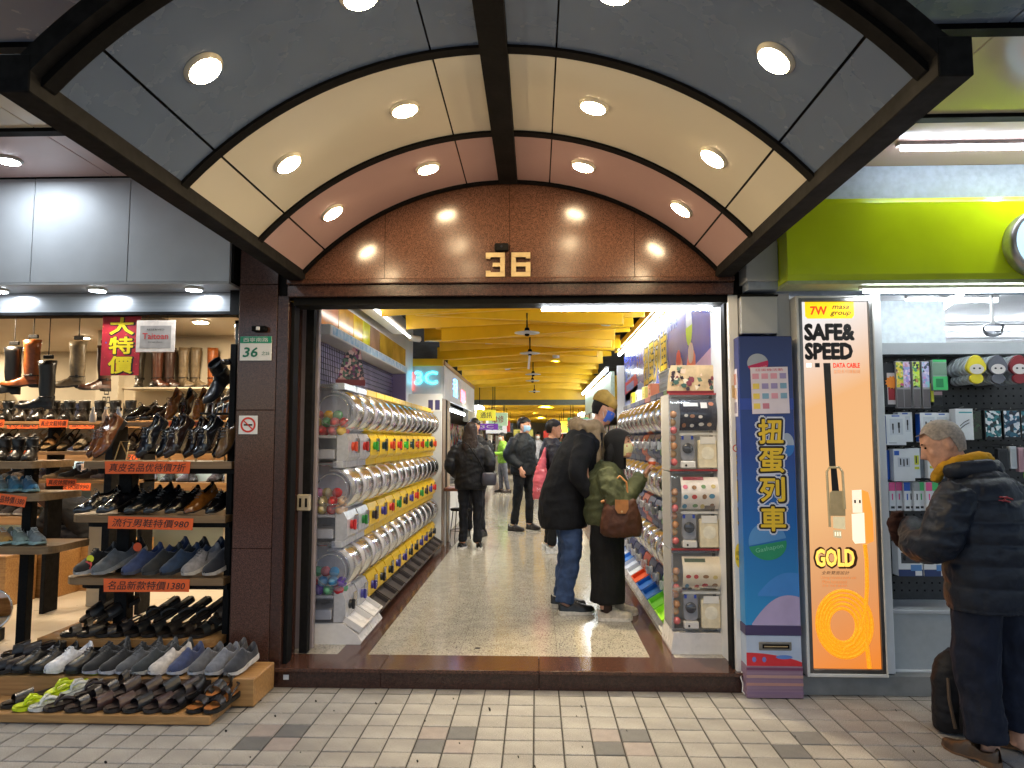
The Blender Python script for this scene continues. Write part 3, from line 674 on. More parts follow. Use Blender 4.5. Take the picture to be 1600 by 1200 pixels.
for dz, c in ((0,(225,225,50)),(-.035,(235,90,80)),(-.055,(230,80,80))): MB().cyl((dz*.3,-.012,dz),(dz*.3,-.009,dz),.024,n=14).build('disc', pmat(*c), o)
o = thing('sale_tag', 'bright orange round tag on the shoe behind the lowest display shelf', 'tag', (-2.70,4.80,.83)); MB().cyl((0,-.01,0),(0,-.007,0),.03,n=14).build('disc', pmat(250,90,30), o)
# --- upper board of the platform: sandals
G4 = 'sandals on the upper board of the low platform'
ub = [(-3.06,'strap',(74,62,44)),(-2.95,'slide',(40,34,32)),(-2.83,'strap',(58,48,44)),(-2.735,'slide',(52,50,54)),(-2.63,'slide',(40,42,44)),(-2.52,'slide',(44,48,50)),(-2.42,'slide',(46,42,40)),(-2.315,'strap',(48,40,36)),(-2.2,'strap',(50,56,58))]
for i, (x, k, c) in enumerate(ub):
    shoe(k, c, 'l', '%s sandal, %s from left in the front row on the upper board' % ({'strap':'strappy brown','slide':'dark slip-in'}[k], ORD[i]), (x,4.575,.287), -.75 if i < 3 else -.4, .06, G4, sole=(34,26,22), lining=(52,44,38), cat='sandal')
bk = [(-3.02,'slide',(30,28,28)),(-2.9,'slide',(44,38,34)),(-2.62,'thong',(40,36,32)),(-2.52,'thong',(38,34,30)),(-2.4,'thong',(40,36,32)),(-2.28,'thong',(32,28,26)),(-2.15,'strap',(70,60,52))]
for i, (x, k, c) in enumerate(bk):
    shoe(k, c, 'l', '%s sandal, %s from left in the back row on the upper board' % ({'strap':'brown strappy','slide':'dark slip-in','thong':'dark brown thong'}[k], ORD[i]), (x,4.72,.287+.05), -.65, .42, G4, sole=(34,26,22), lining=(70,60,50), cat='sandal')
for i in range(3): shoe('slide', [(30,34,70),(44,40,38),(60,54,48)][i], 'l', '%s sandal at the far right end of the upper board' % ['navy blue slip-in','charcoal slip-in','grey-brown slip-in'][i], (-2.13+.0*i,4.80+.05*i,.34+.035*i), -1.1, .3, G4, sole=(34,26,22), lining=(52,44,38), cat='sandal')
# --- middle step: sneakers
G5 = 'sneakers on the middle step of the low platform'
ms_ = [(-3.09,'lace',(20,19,20),'black',(26,24,24)),(-2.98,'lace',(26,26,28),'matt black',(30,30,30)),(-2.89,'runner',(215,215,218),'white',(225,225,225)),(-2.77,'lace',(22,22,24),'plain black',(24,24,26)),(-2.66,'lace',(16,17,20),'black light-soled',(170,168,180)),(-2.56,'lace',(22,22,26),'black white-soled',(205,205,210)),(-2.46,'lace',(78,80,84),'grey lace-up',(190,190,195)),(-2.365,'slip',(50,56,58),'dark slip-on',(190,188,180)),(-2.265,'slip',(205,196,186),'cream slip-on',(220,212,205)),(-2.145,'slip',(48,60,100),'navy slip-on',(200,200,205)),(-2.02,'slip',(82,82,86),'grey slip-on',(196,196,198)),(-1.92,'slip',(108,112,122),'pale grey slip-on',(196,196,198)),(-1.81,'slip',(46,50,62),'slate navy slip-on',(210,208,205))]
for i, (x, k, c, n_, so_) in enumerate(ms_):
    shoe(k, c, 'f' if i > 3 else 'l', '%s sneaker, %s from left in the row on the middle step' % (n_, ORD[i]), (x,4.205,.168), -.42 if i < 9 else -.2, .12, G5, sole=so_, lining=tuple(max(12,int(v*.6)) for v in c), lace=(230,230,230) if i == 2 else tuple(int(v*.8) for v in c), scale=1.02)
    if i in (3,5,6,7,10): shoe(k, tuple(int(v*.8) for v in c), 'f', 'partner behind the %s sneaker on the middle step' % n_, (x+.07,4.3,.175), -.4, .12, G5, sole=so_, lining=tuple(max(12,int(v*.6)) for v in c))
for i in range(4): shoe('slide', [(36,28,26),(44,32,26),(30,28,30),(52,40,32)][i], 'l', '%s slip-in sandal at the far left of the middle step' % ['dark brown','reddish brown','black','pale brown'][i], (-3.28+.07*(i%2),4.22+.14*(i//2),.17+.05*(i//2)), -1.0, .12, G5, cat='sandal')
# --- front board: sandals and flip-flops in pairs
G6 = 'sandals along the front board of the low platform'
fr = [(-2.885,'thong',(205,225,10),'lime yellow flip-flop',(205,225,10)),(-2.795,'thong',(225,225,215),'white flip-flop',(215,215,205)),(-2.71,'thong',(58,42,38),'brown thong sandal',(46,34,32)),(-2.59,'strap',(44,36,36),'dark brown strap sandal',(44,32,30)),(-2.495,'slide',(64,38,34),'reddish brown slide',(50,38,36)),(-2.37,'slide',(70,48,42),'brown buckled slide',(40,30,28)),(-2.265,'slide',(36,38,42),'black slide',(26,26,28)),(-2.15,'slide',(64,46,44),'dull brown slide',(50,42,40)),(-2.035,'slide',(38,38,42),'charcoal slide',(28,28,30)),(-1.895,'strap',(38,34,36),'black sport sandal',(26,24,24)),(-1.8,'strap',(34,32,36),'rightmost black sport sandal',(26,24,24))]
for i, (x, k, c, n_, so_) in enumerate(fr):
    ln = (200,218,20) if i == 0 else (205,205,195) if i == 1 else (176,112,60) if i > 8 else (72,60,54)
    shoe(k, c, 'l', '%s at the front edge, %s from left on the front board' % (n_, ORD[i]), (x,3.945,.057), -.55 if i < 8 else -.15, .03, G6, sole=so_, lining=ln, cat='sandal', scale=1.0)
    if i != 10: shoe(k, tuple(int(v*.9) for v in c), 'l', 'partner lying behind the %s on the front board' % n_, (x+(.10 if i < 8 else .05),4.06,.09), -.6 if i < 8 else -.2, .2, G6, sole=so_, lining=ln, cat='sandal')
shoe('slide', (40,34,32), 'l', 'dark slide at the far left end of the front board', (-2.99,3.99,.057), -.7, .05, G6, cat='sandal')

# ---------------- inside: second display stand on the left
d2 = thing('shoe_display_stand', 'second wooden display stand of boots and blue sneakers at the left edge', 'display stand', (0,0,0))
for z, x1 in ((1.40,-3.57),(1.17,-3.50),(.80,-3.42)):
    b = shelf_board(-5.2, x1, 4.95, 5.4, z, .05, .1, False, True).build('shelf', M_edge, d2)
MB().bbox(-3.78,-3.71,5.15,5.22,.012,1.35,.004).build('post', M_black, d2)
for i in range(4): shoe('ankle', [(34,28,24),(44,34,26),(24,22,22),(26,24,24)][i], 'l', '%s ankle boot, %s from left on the left display stand\'s top shelf' % (['dark brown','olive brown','black','coal black'][i], ORD[i]), (-3.98+.105*i,5.0,1.402), .45, .0, 'ankle boots on the left stand', sole=(20,18,16), lining=(20,16,14), cat='boot')
for i in range(4): shoe('runner', [(70,140,170),(120,140,140),(60,130,160),(40,110,150)][i], 'f', '%s sneaker, %s from left on the left display stand\'s middle shelf' % (['sky blue','grey-green','teal blue','deep teal'][i], ORD[i]), (-3.95+.11*i,5.05,1.172), .9, .05, 'sneakers on the left stand', sole=(150,190,195), lining=(120,160,170), lace=(220,230,230))
for i in range(4): shoe('runner', [(150,175,175),(190,140,60),(130,150,140),(110,120,120)][i], 'f', '%s sneaker, %s from left on the left display stand\'s bottom shelf' % (['pale aqua','mustard and aqua','grey-green','grey'][i], ORD[i]), (-3.88+.12*i,5.02,.802), 1.0, .05, 'sneakers on the left stand', sole=(170,200,195), lining=(140,160,160), lace=(220,230,230))
card('名品特價1380', -3.72, 4.944, 1.13, .24, .075, 'orange card lettered 1380 under the blue sneakers at the left', .12)
# wooden fitting stools
for i, (x, y, w_, h, lb) in enumerate(((-5.2,6.72,.62,.47,'nearest pine fitting stool cut off by the left edge'),(-4.98,7.13,.56,.47,'middle pine fitting stool behind the nearest one'),(-4.42,7.45,.58,.5,'pine fitting stool in front of the seated woman'))):
    o = thing('fitting_stool', lb, 'stool', (x,y,.012), -.05)
    MB().bbox(-w_/2,w_/2,-.2,.2,h-.03,h,.006).build('seat', M_wood, o)
    for a in (-1,1): MB().bbox(min(a*w_/2,a*(w_/2-.025)),max(a*w_/2,a*(w_/2-.025)),-.195,.195,0,h-.031,.004).build('side_panel', M_wood, o)
    MB().bbox(-w_/2+.026,w_/2-.026,-.19,-.17,0,h-.031,.003).build('front_panel', M_wood, o)
    MB().bbox(-w_/2+.026,w_/2-.026,.17,.19,0,h-.031,.003).build('back_panel', M_wood, o)
# chrome round mirror edge at the far left
o = thing('floor_mirror', 'small chrome-framed floor mirror cut off at the left edge', 'mirror', (-4.22,5.45,.25), .3); MB().tube([(.16*math.cos(a*math.pi/10),0,.16*math.sin(a*math.pi/10)) for a in range(20)], .008, 6, closed=True).build('rim', mat('chrome',(.7,.7,.7),.08,metal=1), o); disc(.155,.003).build('glass', mat('mirror_glass',(.8,.8,.8),.02,metal=1,rvar=0), o); MB().box(-.1,.1,-.05,.05,-.238,-.15).build('foot', M_black, o)
# back shelves with cards
bs = thing('back_wall_shelving', 'long wooden shelves along the shoe shop back wall', 'shelving', (0,0,0))
BZ = ((1.77,-6.3,-2.05),(1.40,-6.3,-2.05),(1.08,-6.3,-2.05),(.7,-6.3,-2.05))
for z, x0, x1 in BZ: MB().bbox(x0,x1,7.80,8.18,z-.03,z,.004).build('shelf', M_woodx, bs); MB().bbox(x0,x1,7.785,7.799,z-.085,z+.003,.003).build('shelf_lip', M_woodx, bs)
MB().box(-6.3,-2.05,8.185,8.199,.2,1.4).build('lit_back_panel', M_mint, bs)
for x in (-6.3,-4.9,-3.45,-2.05): MB().bbox(x-.02,x+.02,7.85,8.18,.012,2.2,.003).build('upright', M_shopwall, bs)
tube_light('shelf_tube', (-6.2,7.9,1.352), (-3.5,7.9,1.352), .012, M_tube, 'cool tube light under the back shelf behind the blue sneakers', housing=False)
tube_light('shelf_tube', (-3.4,7.9,1.032), (-2.1,7.9,1.032), .012, M_tube, 'cool tube light behind the display stand near the pillar', housing=False)
r5 = random.Random(11)
bcols = [((34,26,22),'l','dark brown'),((24,22,22),'l','black'),((96,66,44),'l','tan'),((60,48,52),'f','mauve grey'),((140,110,80),'f','beige'),((44,52,84),'f','navy'),((110,100,100),'f','grey')]
n_ = 0
for zi, (z, x0, x1) in enumerate(BZ):
    x = x0+.15; k = 0
    while x < x1-.1:
        kind = ['ankle','strap','ankle','runner'][zi] if r5.random() < .75 else r5.choice(('runner','slip','ankle'))
        c, gl, nm = r5.choice(bcols)
        shoe(kind, c, gl, '%s %s, %s from left, on the shop\'s %s back shelf' % (nm, {'ankle':'ankle boot','strap':'strap sandal','runner':'sneaker','slip':'slip-on shoe'}[kind], ORD[k] if k < 18 else ORD[k-18]+' past row middle', ['topmost','second','third','lowest'][zi]), (x,7.86,z+.001), r5.uniform(-.5,.6), .05, 'shoes on the back wall shelves', sole=(40,32,28) if kind != 'runner' else (190,185,180), cat='boot' if kind == 'ankle' else 'shoe', scale=1.15)
        x += r5.uniform(.145,.2); k += 1
for i, (x, z, t_, w_) in enumerate(((-5.75,1.735,'特價6',.36),(-5.0,1.735,'真皮女鞋特價',.42),(-4.55,1.37,'1490',.26),(-5.15,1.05,'真皮休閒990',.42),(-3.1,1.735,'真皮特價',.4),(-2.55,1.735,'特價580',.3),(-2.45,1.05,'女鞋特價',.35))):
    card(t_, x, 7.775, z-.01, w_, .09, 'small orange price card, %s of seven along the shoe shop back shelves' % ORD[i])
# near glass shelf with dress shoes standing upright (behind the top display shelf)
gs = thing('side_shoe_shelf', 'narrow shelf of upright dress shoes behind the top display shelf', 'shelf', (0,0,0)); MB().bbox(-3.35,-2.1,5.35,5.62,1.66,1.69,.004).build('shelf', M_woodx, gs)
MB().bbox(-2.24,-2.04,5.35,5.62,.012,1.659,.004).build('upright', M_dark, gs); MB().bbox(-3.33,-3.27,5.4,5.6,.012,1.659,.004).build('upright', M_dark, gs)
for i, (c, n_) in enumerate((((28,20,20),'black'),((34,24,20),'oxblood'),((56,34,28),'dark brown'),((132,84,44),'tan'),((24,20,20),'jet black'),((150,92,40),'light tan'),((20,18,20),'soft black'),((140,80,34),'honey tan'))):
    shoe('dress', c, 'g', '%s dress shoe, %s from left on the narrow shelf behind the top display' % (n_, ORD[i]), (-3.17+.108*i,5.4,1.70), -.6 if i < 3 else -.15, .95 if i > 2 else .35, 'upright dress shoes on the narrow shelf', lining=(16,12,12), scale=.95)
card('真皮特價', -2.68, 5.345, 1.675, .26, .045, 'thin orange card on the narrow shelf behind the dress shoes')
# hanging boots
HB = [(-4.52,5.6,1.93,(24,22,22),'black tall boot hanging at the far left edge',-1.0),(-4.37,5.62,1.985,(150,78,30),'tan leather tall boot hanging from the ceiling',-1.15),(-4.16,5.52,1.80,(30,26,26),'black tall boot hanging between the tan and grey boots',-1.2),(-4.05,5.72,1.985,(120,106,84),'grey-beige suede tall boot hanging from the ceiling',-1.15),(-3.80,5.75,1.97,(78,46,32),'dark brown tall boot hanging left of the red banner',-.45)]
for x, y, z, c, lb, rz in HB:
    shoe('tall', c, 'l', lb, (x,y,z), rz, 0, 'tall boots hanging from the ceiling', lining=(14,12,12), cat='boot', scale=.98)
    h = thing('boot_hook', 'thin hook over the %s' % lb, 'hook', (x,y,z)); dx, dy = .22*math.sin(-rz), .22*math.cos(rz)
    MB().tube([(dx,dy,.43),(dx,dy,2.6-z)], .004, 6).build('wire', M_dark, h); MB().bbox(dx-.04,dx+.04,dy-.01,dy+.01,.41,.44,.003).build('clip', M_black, h)
pb = structure(MB().box(-4.02,-2.06,6.98,7.05,1.8,2.6).build('boot_display_wall', M_shopwall))
for i, (x, c, n_, rz) in enumerate(((-3.80,(72,62,48),'olive grey cowboy',.5),(-3.66,(44,36,32),'dark cowboy',.4),(-3.52,(98,56,38),'reddish brown strapped',.9),(-3.40,(70,46,36),'dark brown strapped',.9),(-3.26,(122,104,78),'sand coloured',.9),(-3.14,(110,94,70),'khaki',.9),(-3.02,(150,80,30),'bright tan',.7))):
    shoe('tall', c, 'l', '%s tall boot mounted on the wall right of the red banner' % n_, (x-.03,6.70,2.06), rz, 0, 'tall boots on the display wall', lining=(14,12,12), cat='boot', scale=1.0)
MB().bbox(-3.98,-2.1,6.66,6.979,2.04,2.058,.002).build('boot_ledge', M_shopwall, pb)
for i, (c, lb) in enumerate((((22,22,24),'black high pump hanging by the pillar under the fascia'),)):
    shoe('tall', c, 'g', lb, (-2.10,4.66,2.06), -.3, 0, None, cat='boot', scale=.8)
shoe('ankle', (18,22,34), 'l', 'black buckled ankle boot tipped on the rack beside the pillar', (-2.27,4.80,1.79), -.35, .7, None, sole=(14,14,14), lining=(12,12,12), cat='boot', scale=1.12)
sr = thing('sandal_rack', 'small wire rack of pale strappy sandals beside the pillar', 'rack', (-2.15,4.85,1.74)); MB().bbox(-.16,.09,-.05,.12,-.012,0,.003).build('shelf', M_dark, sr)
for k in range(3): MB().tube([(-.12+.07*k,-.03,0),(-.12+.07*k,-.01,.06),(-.10+.07*k,.01,.075),(-.08+.07*k,-.01,.06),(-.08+.07*k,-.03,0)], .005, 6).build('wire_loop', M_steelb, sr)
for i in range(2): shoe('thong', (170,150,120), 'l', 'pale strappy sandal leaning on the rack by the pillar, %s one' % ['lower','upper'][i], (-2.22+.04*i,4.85,1.742+.07*i), -1.0, .5, None, cat='sandal', lining=(150,130,100))
# banner and hanging shop sign
o = thing('sale_banner', 'red star-speckled banner with yellow Chinese sale lettering', 'banner', (-2.865,4.77,2.2))
M_red = mat('banner_red', rgb(170,28,40), .5, var=.2, scale=12, speck=[(rgb(230,120,60),34,.66),(rgb(70,80,160),26,.68)])
MB().bbox(-.135,.135,0,.004,-.205,.205,.001).build('cloth', M_red, o)
for i, ch_ in enumerate('大特價'):
    letter('lettering_shadow', ch_, M_ink, o, (.008,-.001,.135-.135*i), .135, .19, .05); letter('lettering', ch_, pmat(235,205,30), o, (.004,-.0025,.138-.135*i), .122, .172, .028)
o = thing('hanging_shop_sign', 'white framed sign reading Taitoan hanging beside the red banner', 'sign', (-2.60,4.73,2.26))
MB().bbox(-.135,.135,0,.006,-.11,.11,.002).build('board', mat('warm_white_board',(.68,.58,.5),.4), o); MB().box(-.108,.108,-.0012,-.0002,-.082,.072).build('panel', mat('sign_beige_grey',(.33,.29,.26),.5), o)
letter('writing', 'Taitoan', pmat(190,50,50), o, (-.0,-.003,-.0), .042, .18, .012); letter('writing', 'RESERVED', M_ink, o, (0,-.003,.045), .012, .12); letter('writing', 'the best choice', M_ink, o, (0,-.003,-.04), .01, .1)
for s_ in (-.08,.08): MB().cyl((s_,.003,.11),(s_,.003,.16),.002,n=6).build('hook', M_dark, o)
o = thing('yellow_notice_column', 'cream column with vertical Chinese lettering behind the red banner', 'column', (-4.08,6.6,0)); MB().bbox(-.11,.11,0,.1,.012,2.6,.004).build('shaft', M_shopwall, o); letter('writing', '精品女鞋', M_ink, o, (0,-.002,1.9), .55, .08, .0, vertical=True)
# bottles and small boxes on the back shelf
for i, (x, c, lb) in enumerate(((-4.0,(200,190,180),'white care bottle'),(-3.9,(210,180,150),'cream care bottle'),(-3.8,(160,170,190),'clear care bottle'))):
    o = thing('care_bottle', '%s on the counter beside the tan tipped-up shoe' % lb, 'bottle', (x+.55,5.42,1.69)); MB().lathe([(.022,0),(.024,.005),(.024,.06),(.012,.08),(.012,.095),(.009,.1)], n=12).build('body', pmat(*c), o); MB().cyl((0,0,.1),(0,0,.12),.01).build('cap', M_white, o)

# tall rack in the middle of the shoe shop
tr_ = thing('centre_shoe_rack', 'open wooden rack of boots and heeled sandals behind the left stand', 'rack', (0,0,0))
for z in (1.72,1.45,1.2): MB().bbox(-5.3,-3.52,6.2,6.5,z-.028,z,.004).build('shelf', M_woodx, tr_)
for x in (-5.28,-4.4,-3.54): MB().bbox(x-.02,x+.02,6.3,6.49,.012,1.72,.003).build('upright', M_dark, tr_)
for i in range(11):
    shoe('ankle', [(22,20,20),(26,22,22),(20,20,22),(40,30,26)][i % 4], 'l', '%s ankle boot, %s from left on the centre rack\'s upper shelf' % (['black','dark brown','jet black','brown'][i % 4], ORD[i]), (-5.12+.145*i,6.22,1.722), .35, 0, 'ankle boots on the centre rack', lining=(12,10,10), cat='boot', scale=1.15)
    shoe('strap', [(180,150,110),(150,110,70),(60,50,44),(200,180,150)][i % 4], 'g', '%s strap sandal, %s from left on the centre rack\'s middle shelf' % (['beige','tan','dark','cream'][i % 4], ORD[i]), (-5.12+.145*i,6.22,1.452), -.1, .5, 'strap sandals on the centre rack', cat='sandal', lining=(170,140,100))
    shoe('ankle' if i % 3 else 'runner', [(96,86,90),(120,96,64),(44,42,40),(70,56,44)][i % 4], 'f', '%s casual boot, %s from left on the centre rack\'s lower shelf' % (['mauve grey','camel','charcoal','brown'][i % 4], ORD[i]), (-5.12+.145*i,6.22,1.202), -.5, 0, 'casual boots on the centre rack', cat='boot', scale=.9, sole=(150,130,100))
card('真皮女鞋特價', -4.3, 6.195, 1.70, .26, .07, 'orange price card on the upper shelf of the centre rack'); card('特價6', -4.85, 6.195, 1.70, .2, .07, 'short orange price card at the left of the centre rack'); card('1490', -4.62, 6.195, 1.43, .18, .065, 'orange price card on the middle shelf of the centre rack'); card('真皮休閒990', -4.2, 6.195, 1.18, .27, .065, 'orange price card on the lower shelf of the centre rack')
# ================================================================ CORRIDOR
M_yellow = mat('yellow_ceiling_board', rgb(250,198,36), .36, var=.07, scale=4)
M_mauve = mat('mauve_slatwall', rgb(128,116,150), .5, var=.05, scale=5)
M_mauveg = mat('mauve_grey_panel', rgb(150,138,140), .5, var=.06, scale=5)
M_cwall = mat('corridor_white', (.66,.67,.68), .45, var=.05, scale=5)
structure(MB().box(-1.82,-1.68,4.92,9.58,.12,3.1).build('corridor_wall_left', M_cwall))
structure(MB().box(1.36,1.5,4.92,10.9,.12,3.1).build('corridor_wall_right', M_cwall))
cc = structure(MB().box(-4,4,4.76,45,3.1,3.2).build('corridor_ceiling', M_dark))
rb = random.Random(5)
for i in range(36):
    y = 6.15+.3*i; main = i % 4 in (0,1)
    x0, x1 = (-1.40+rb.uniform(-.03,.03),1.14+rb.uniform(-.03,.03)) if i % 4 == 0 else (-1.22+rb.uniform(-.14,.14),1.0+rb.uniform(-.12,.12))
    z0 = 2.74+.035*(i % 3)
    MB().bbox(x0, x1, -.018, .018, 0, .19, .004).build('ceiling_board', M_yellow, cc, (0,y,z0), (rb.uniform(-.2,.2), R(3.2)*(1 if i % 2 else -1)*rb.uniform(.5,1.1), R(5.5)*(1 if i % 2 else -1)*rb.uniform(.5,1.1)))
MB().box(-1.3,1.05,6.2,17.0,3.02,3.05).build('ceiling_sheet', M_yellow, cc)
for i in range(52):
    y = 17.6+.5*i
    MB().bbox(-2.2, 2.2, -.02, .02, 0, .24, .004).build('ceiling_board', M_yellow, cc, (0,y,2.62), (0, R(2.5)*(1 if i % 2 else -1), R(3)*(1 if i % 2 else -1)))
structure(MB().box(-3.5,3.5,17.0,17.25,2.40,2.52).build('corridor_beam', mat('dark_olive_beam',(.08,.085,.06),.5)))
structure(MB().box(-3.5,3.5,17.02,17.22,2.521,3.1).build('corridor_beam_upper', M_yellow))
structure(MB().box(-4,4,44,44.3,.1,3.1).build('corridor_end_wall', mat('pale_yellow_wall',(.75,.68,.5),.6)))
structure(MB().box(-4.1,-3.9,9.58,44,.1,3.1).build('corridor_outer_wall_left', M_cwall)); structure(MB().box(3.9,4.1,10.9,44,.1,3.1).build('corridor_outer_wall_right', M_cwall))
# spot lamps set between the boards (fixture + its light)
def spot(i, x, y, z, tx, ty, tz, e, col=(1,.91,.74), ang=95):
    o = thing('ceiling_spotlight', 'small round ceiling spotlight between yellow boards, %s from the entrance' % ORD[i], 'lamp', (x,y,z), group='ceiling spotlights between the yellow boards')
    d = Vector((tx-x,ty-y,tz-z)).normalized(); q = d.to_track_quat('-Z','Y').to_euler()
    MB().lathe([(.05,0),(.055,.02),(.05,.1),(.02,.11)], n=16).build('can', M_offwhite, o, None, q)
    MB().add([(.046*math.cos(a*math.pi/8),.046*math.sin(a*math.pi/8),.004) for a in range(16)], [list(range(16))]).build('lens', glow('spot_lens',(1,.88,.66),30), o, None, q)
    l = bpy.data.lights.new('spot_beam','SPOT'); l.energy = e; l.color = col; l.spot_size = R(ang); l.spot_blend = .6; l.shadow_soft_size = .045
    lo = bpy.data.objects.new('spot_beam', l); C.objects.link(lo); lo.parent = o; lo.location = d*.012; lo.rotation_euler = q
for i, (x, y, tx, ty) in enumerate(((.42,5.75,.78,4.2),(-.75,6.45,-.8,6.6),(.75,7.6,.6,7.8),(-.6,9.0,-.6,9.2),(.3,10.6,.2,10.8),(-.5,12.4,-.4,12.6),(.4,14.4,.4,14.5),(-.2,19,-.2,19),(.3,23,.3,23),(-.2,28,-.2,28),(.2,34,.2,34))):
    spot(i, x, y, 2.78, tx, ty, 0, [210,90,90,110,150,170,190,420,520,600,700][i], col=(1,.8,.5) if i == 0 else (1,.92,.76), ang=70 if i == 0 else 130)
# discs hanging from the ceiling
for i, (x, y) in enumerate(((-.09,7.03),(-.076,8.7),(-.05,11.5),(-.066,12.77),(-.04,15.6))):
    o = thing('hanging_disc', 'thin round disc hanging under the yellow ceiling, %s from the entrance' % ORD[i], 'ceiling disc', (x,y,2.62), group='round discs hanging from the corridor ceiling')
    MB().lathe([(.001,.012),(.06,.014),(.125,.002),(.125,-.004),(.06,-.010),(.001,-.012)], n=28).build('disc', mat('disc_grey',(.55,.55,.55),.3), o)
    MB().cyl((0,0,.01),(0,0,.2),.008).build('rod', M_dark, o); MB().lathe([(.02,.05),(.028,.02),(.022,-.03),(.006,-.035)], n=12).build('hub', M_black, o)
    if i == 1: MB().box(-.012,.014,-.02,-.018,-.2,-.03, M=T(ry=.1)).build('hanging_tag', M_white, o)
# ---- left side above the machines
o = thing('end_panel', 'mauve-grey vertical panel just inside the left entrance jamb', 'panel', (0,0,0)); MB().bbox(-1.68,-1.545,4.97,5.02,.12,2.95,.004).build('panel', M_mauveg, o)
sh = thing('wall_shelf', 'white wall shelf above the left capsule machine row', 'shelf', (0,0,0)); MB().bbox(-1.68,-1.50,5.1,8.2,2.32,2.40,.006).build('board', M_cwall, sh)
MB().box(-1.4985,-1.497,5.15,8.15,2.33,2.39).build('blue_price_strip', mat('blue_white_strip', rgb(190,210,225), .4, col2=rgb(90,160,200), scale=14, var=.1), sh)
MB().bbox(-1.68,-1.51,8.16,8.2,1.85,2.319,.004).build('end_board', M_mauve, sh)
g = thing('wire_grid_panel', 'mauve backing with black wire grid under the white wall shelf', 'grid panel', (0,0,0)); MB().box(-1.6795,-1.67,5.1,8.15,1.85,2.318).build('backing', M_mauve, g)
gr = MB()
for k in range(60): gr.box(-1.664,-1.661,5.12+k*.05,5.124+k*.05,1.86,2.31)
for k in range(10): gr.box(-1.661,-1.658,5.1,8.14,1.88+k*.045,1.884+k*.045)
stuff(gr.build('grid_wires', M_dark, g))
pcols = [((190,110,60),5.1,5.9),((205,150,60),5.92,6.4),((228,190,40),6.42,6.75),((214,214,60),6.77,7.05),((150,120,100),7.07,7.5),((170,140,50),7.52,8.2),((190,150,60),8.22,9.0)]
for i, (c, y0, y1) in enumerate(pcols):
    o = thing('wall_poster', '%s poster panel above the white shelf, %s from the entrance' % (['copper brown','amber','yellow','lime yellow','grey-brown','ochre','dull gold'][i], ORD[i]), 'poster', (-1.679,(y0+y1)/2,2.56), group='poster panels above the left shelf')
    MB().bbox(0,.006,-(y1-y0)/2,(y1-y0)/2,-.15,.15,.001).build('sheet', mat('poster_%d' % i, rgb(*c), .15, var=.25, scale=3), o)
rl = thing('cable_rail', 'pale cable trunking with a wooden strip running along the left wall top', 'trunking', (0,0,0))
MB().bbox(-1.58,-1.44,5.05,7.75,2.72,2.78,.006).build('trunking', M_cwall, rl); MB().bbox(-1.66,-1.585,5.05,7.9,2.78,2.88,.004).build('wood_strip', M_wood, rl); MB().cyl((-1.42,7.9,2.70),(-1.33,8.0,2.70),.035).build('pipe_end', M_offwhite, rl)
tube_light('fluorescent_tube', (-1.41,5.1,2.70), (-1.41,7.85,2.70), .012, glow('trunking_tube',(1,.97,.9),7), 'white fluorescent tube along the trunking above the left shelf', housing=False)
# 3C shop
c3 = thing('phone_shop_3c', 'white shop unit with neon lettering beyond the left machine row', 'shop', (0,0,0))
MB().box(-1.95,-1.285,9.60,9.66,.12,2.56).build('end_wall', M_cwall, c3); MB().bbox(-1.95,-1.27,9.58,9.7,2.56,2.66,.005).build('cornice', M_yellow, c3)
MB().bbox(-1.30,-1.26,9.68,14.4,2.12,2.58,.005).build('sign_fascia', M_cwall, c3); MB().bbox(-1.31,-1.25,9.68,14.4,2.58,2.64,.004).build('fascia_cap', M_wood, c3)
MB().bbox(-1.31,-1.27,9.67,9.95,.12,2.119,.004).build('shutter_post', mat('brown_shutter',(.26,.19,.14),.4), c3); MB().bbox(-1.31,-1.265,10.0,10.08,.12,2.119,.004).build('shutter_post', M_dark, c3)
MB().bbox(-1.31,-1.262,10.12,10.4,.12,2.119,.004).build('shutter_post', mat('tan_shutter',(.36,.28,.2),.4), c3)
def neon(name, txt, col, st, x, y, z, h, w_, rz, label):
    o = thing(name, label, 'neon sign', (x,y,z), rz)
    me = text_mesh(txt, -.0, 0, w_, h).copy(); me.materials.append(glow('neon_%s' % label[:6], col, st)); ob = link('tube_lettering', me, o); sd = ob.modifiers.new('depth','SOLIDIFY'); sd.thickness = .012
    return o
neon('neon_sign', '3C', (.05,.75,1), 6, -1.50,9.585,2.40,.17,.30,0,'cyan neon sign reading 3C on the white shop end wall')
o = thing('red_lightbox', 'small red glowing box left of the neon sign', 'sign', (-1.70,9.58,2.35)); MB().bbox(-.03,.03,-.02,.0,-.12,.12,.004).build('face', glow('red_glow',(1,.1,.08),2), o)
neon('neon_sign', '手機', (.1,.4,1), 5, -1.255,11.0,2.36,.28,.6,R(90),'blue neon lettering on the white sign fascia beyond the machines')
neon('neon_sign', '維修', (1,.12,.2), 4, -1.255,12.2,2.3,.22,.7,R(90),'red neon lettering on the white sign fascia beyond the machines')
o = thing('notice_board', 'white notice board with two dark pictures above the far left machines', 'notice', (-1.46,9.3,2.02), R(6)); MB().bbox(-.22,.22,0,.01,-.09,.14,.003).build('board', M_white, o)
for k in (.07,.16): MB().box(k-.03,k+.03,-.002,-.0005,-.07,.06).build('picture', pmat(70,66,110), o)
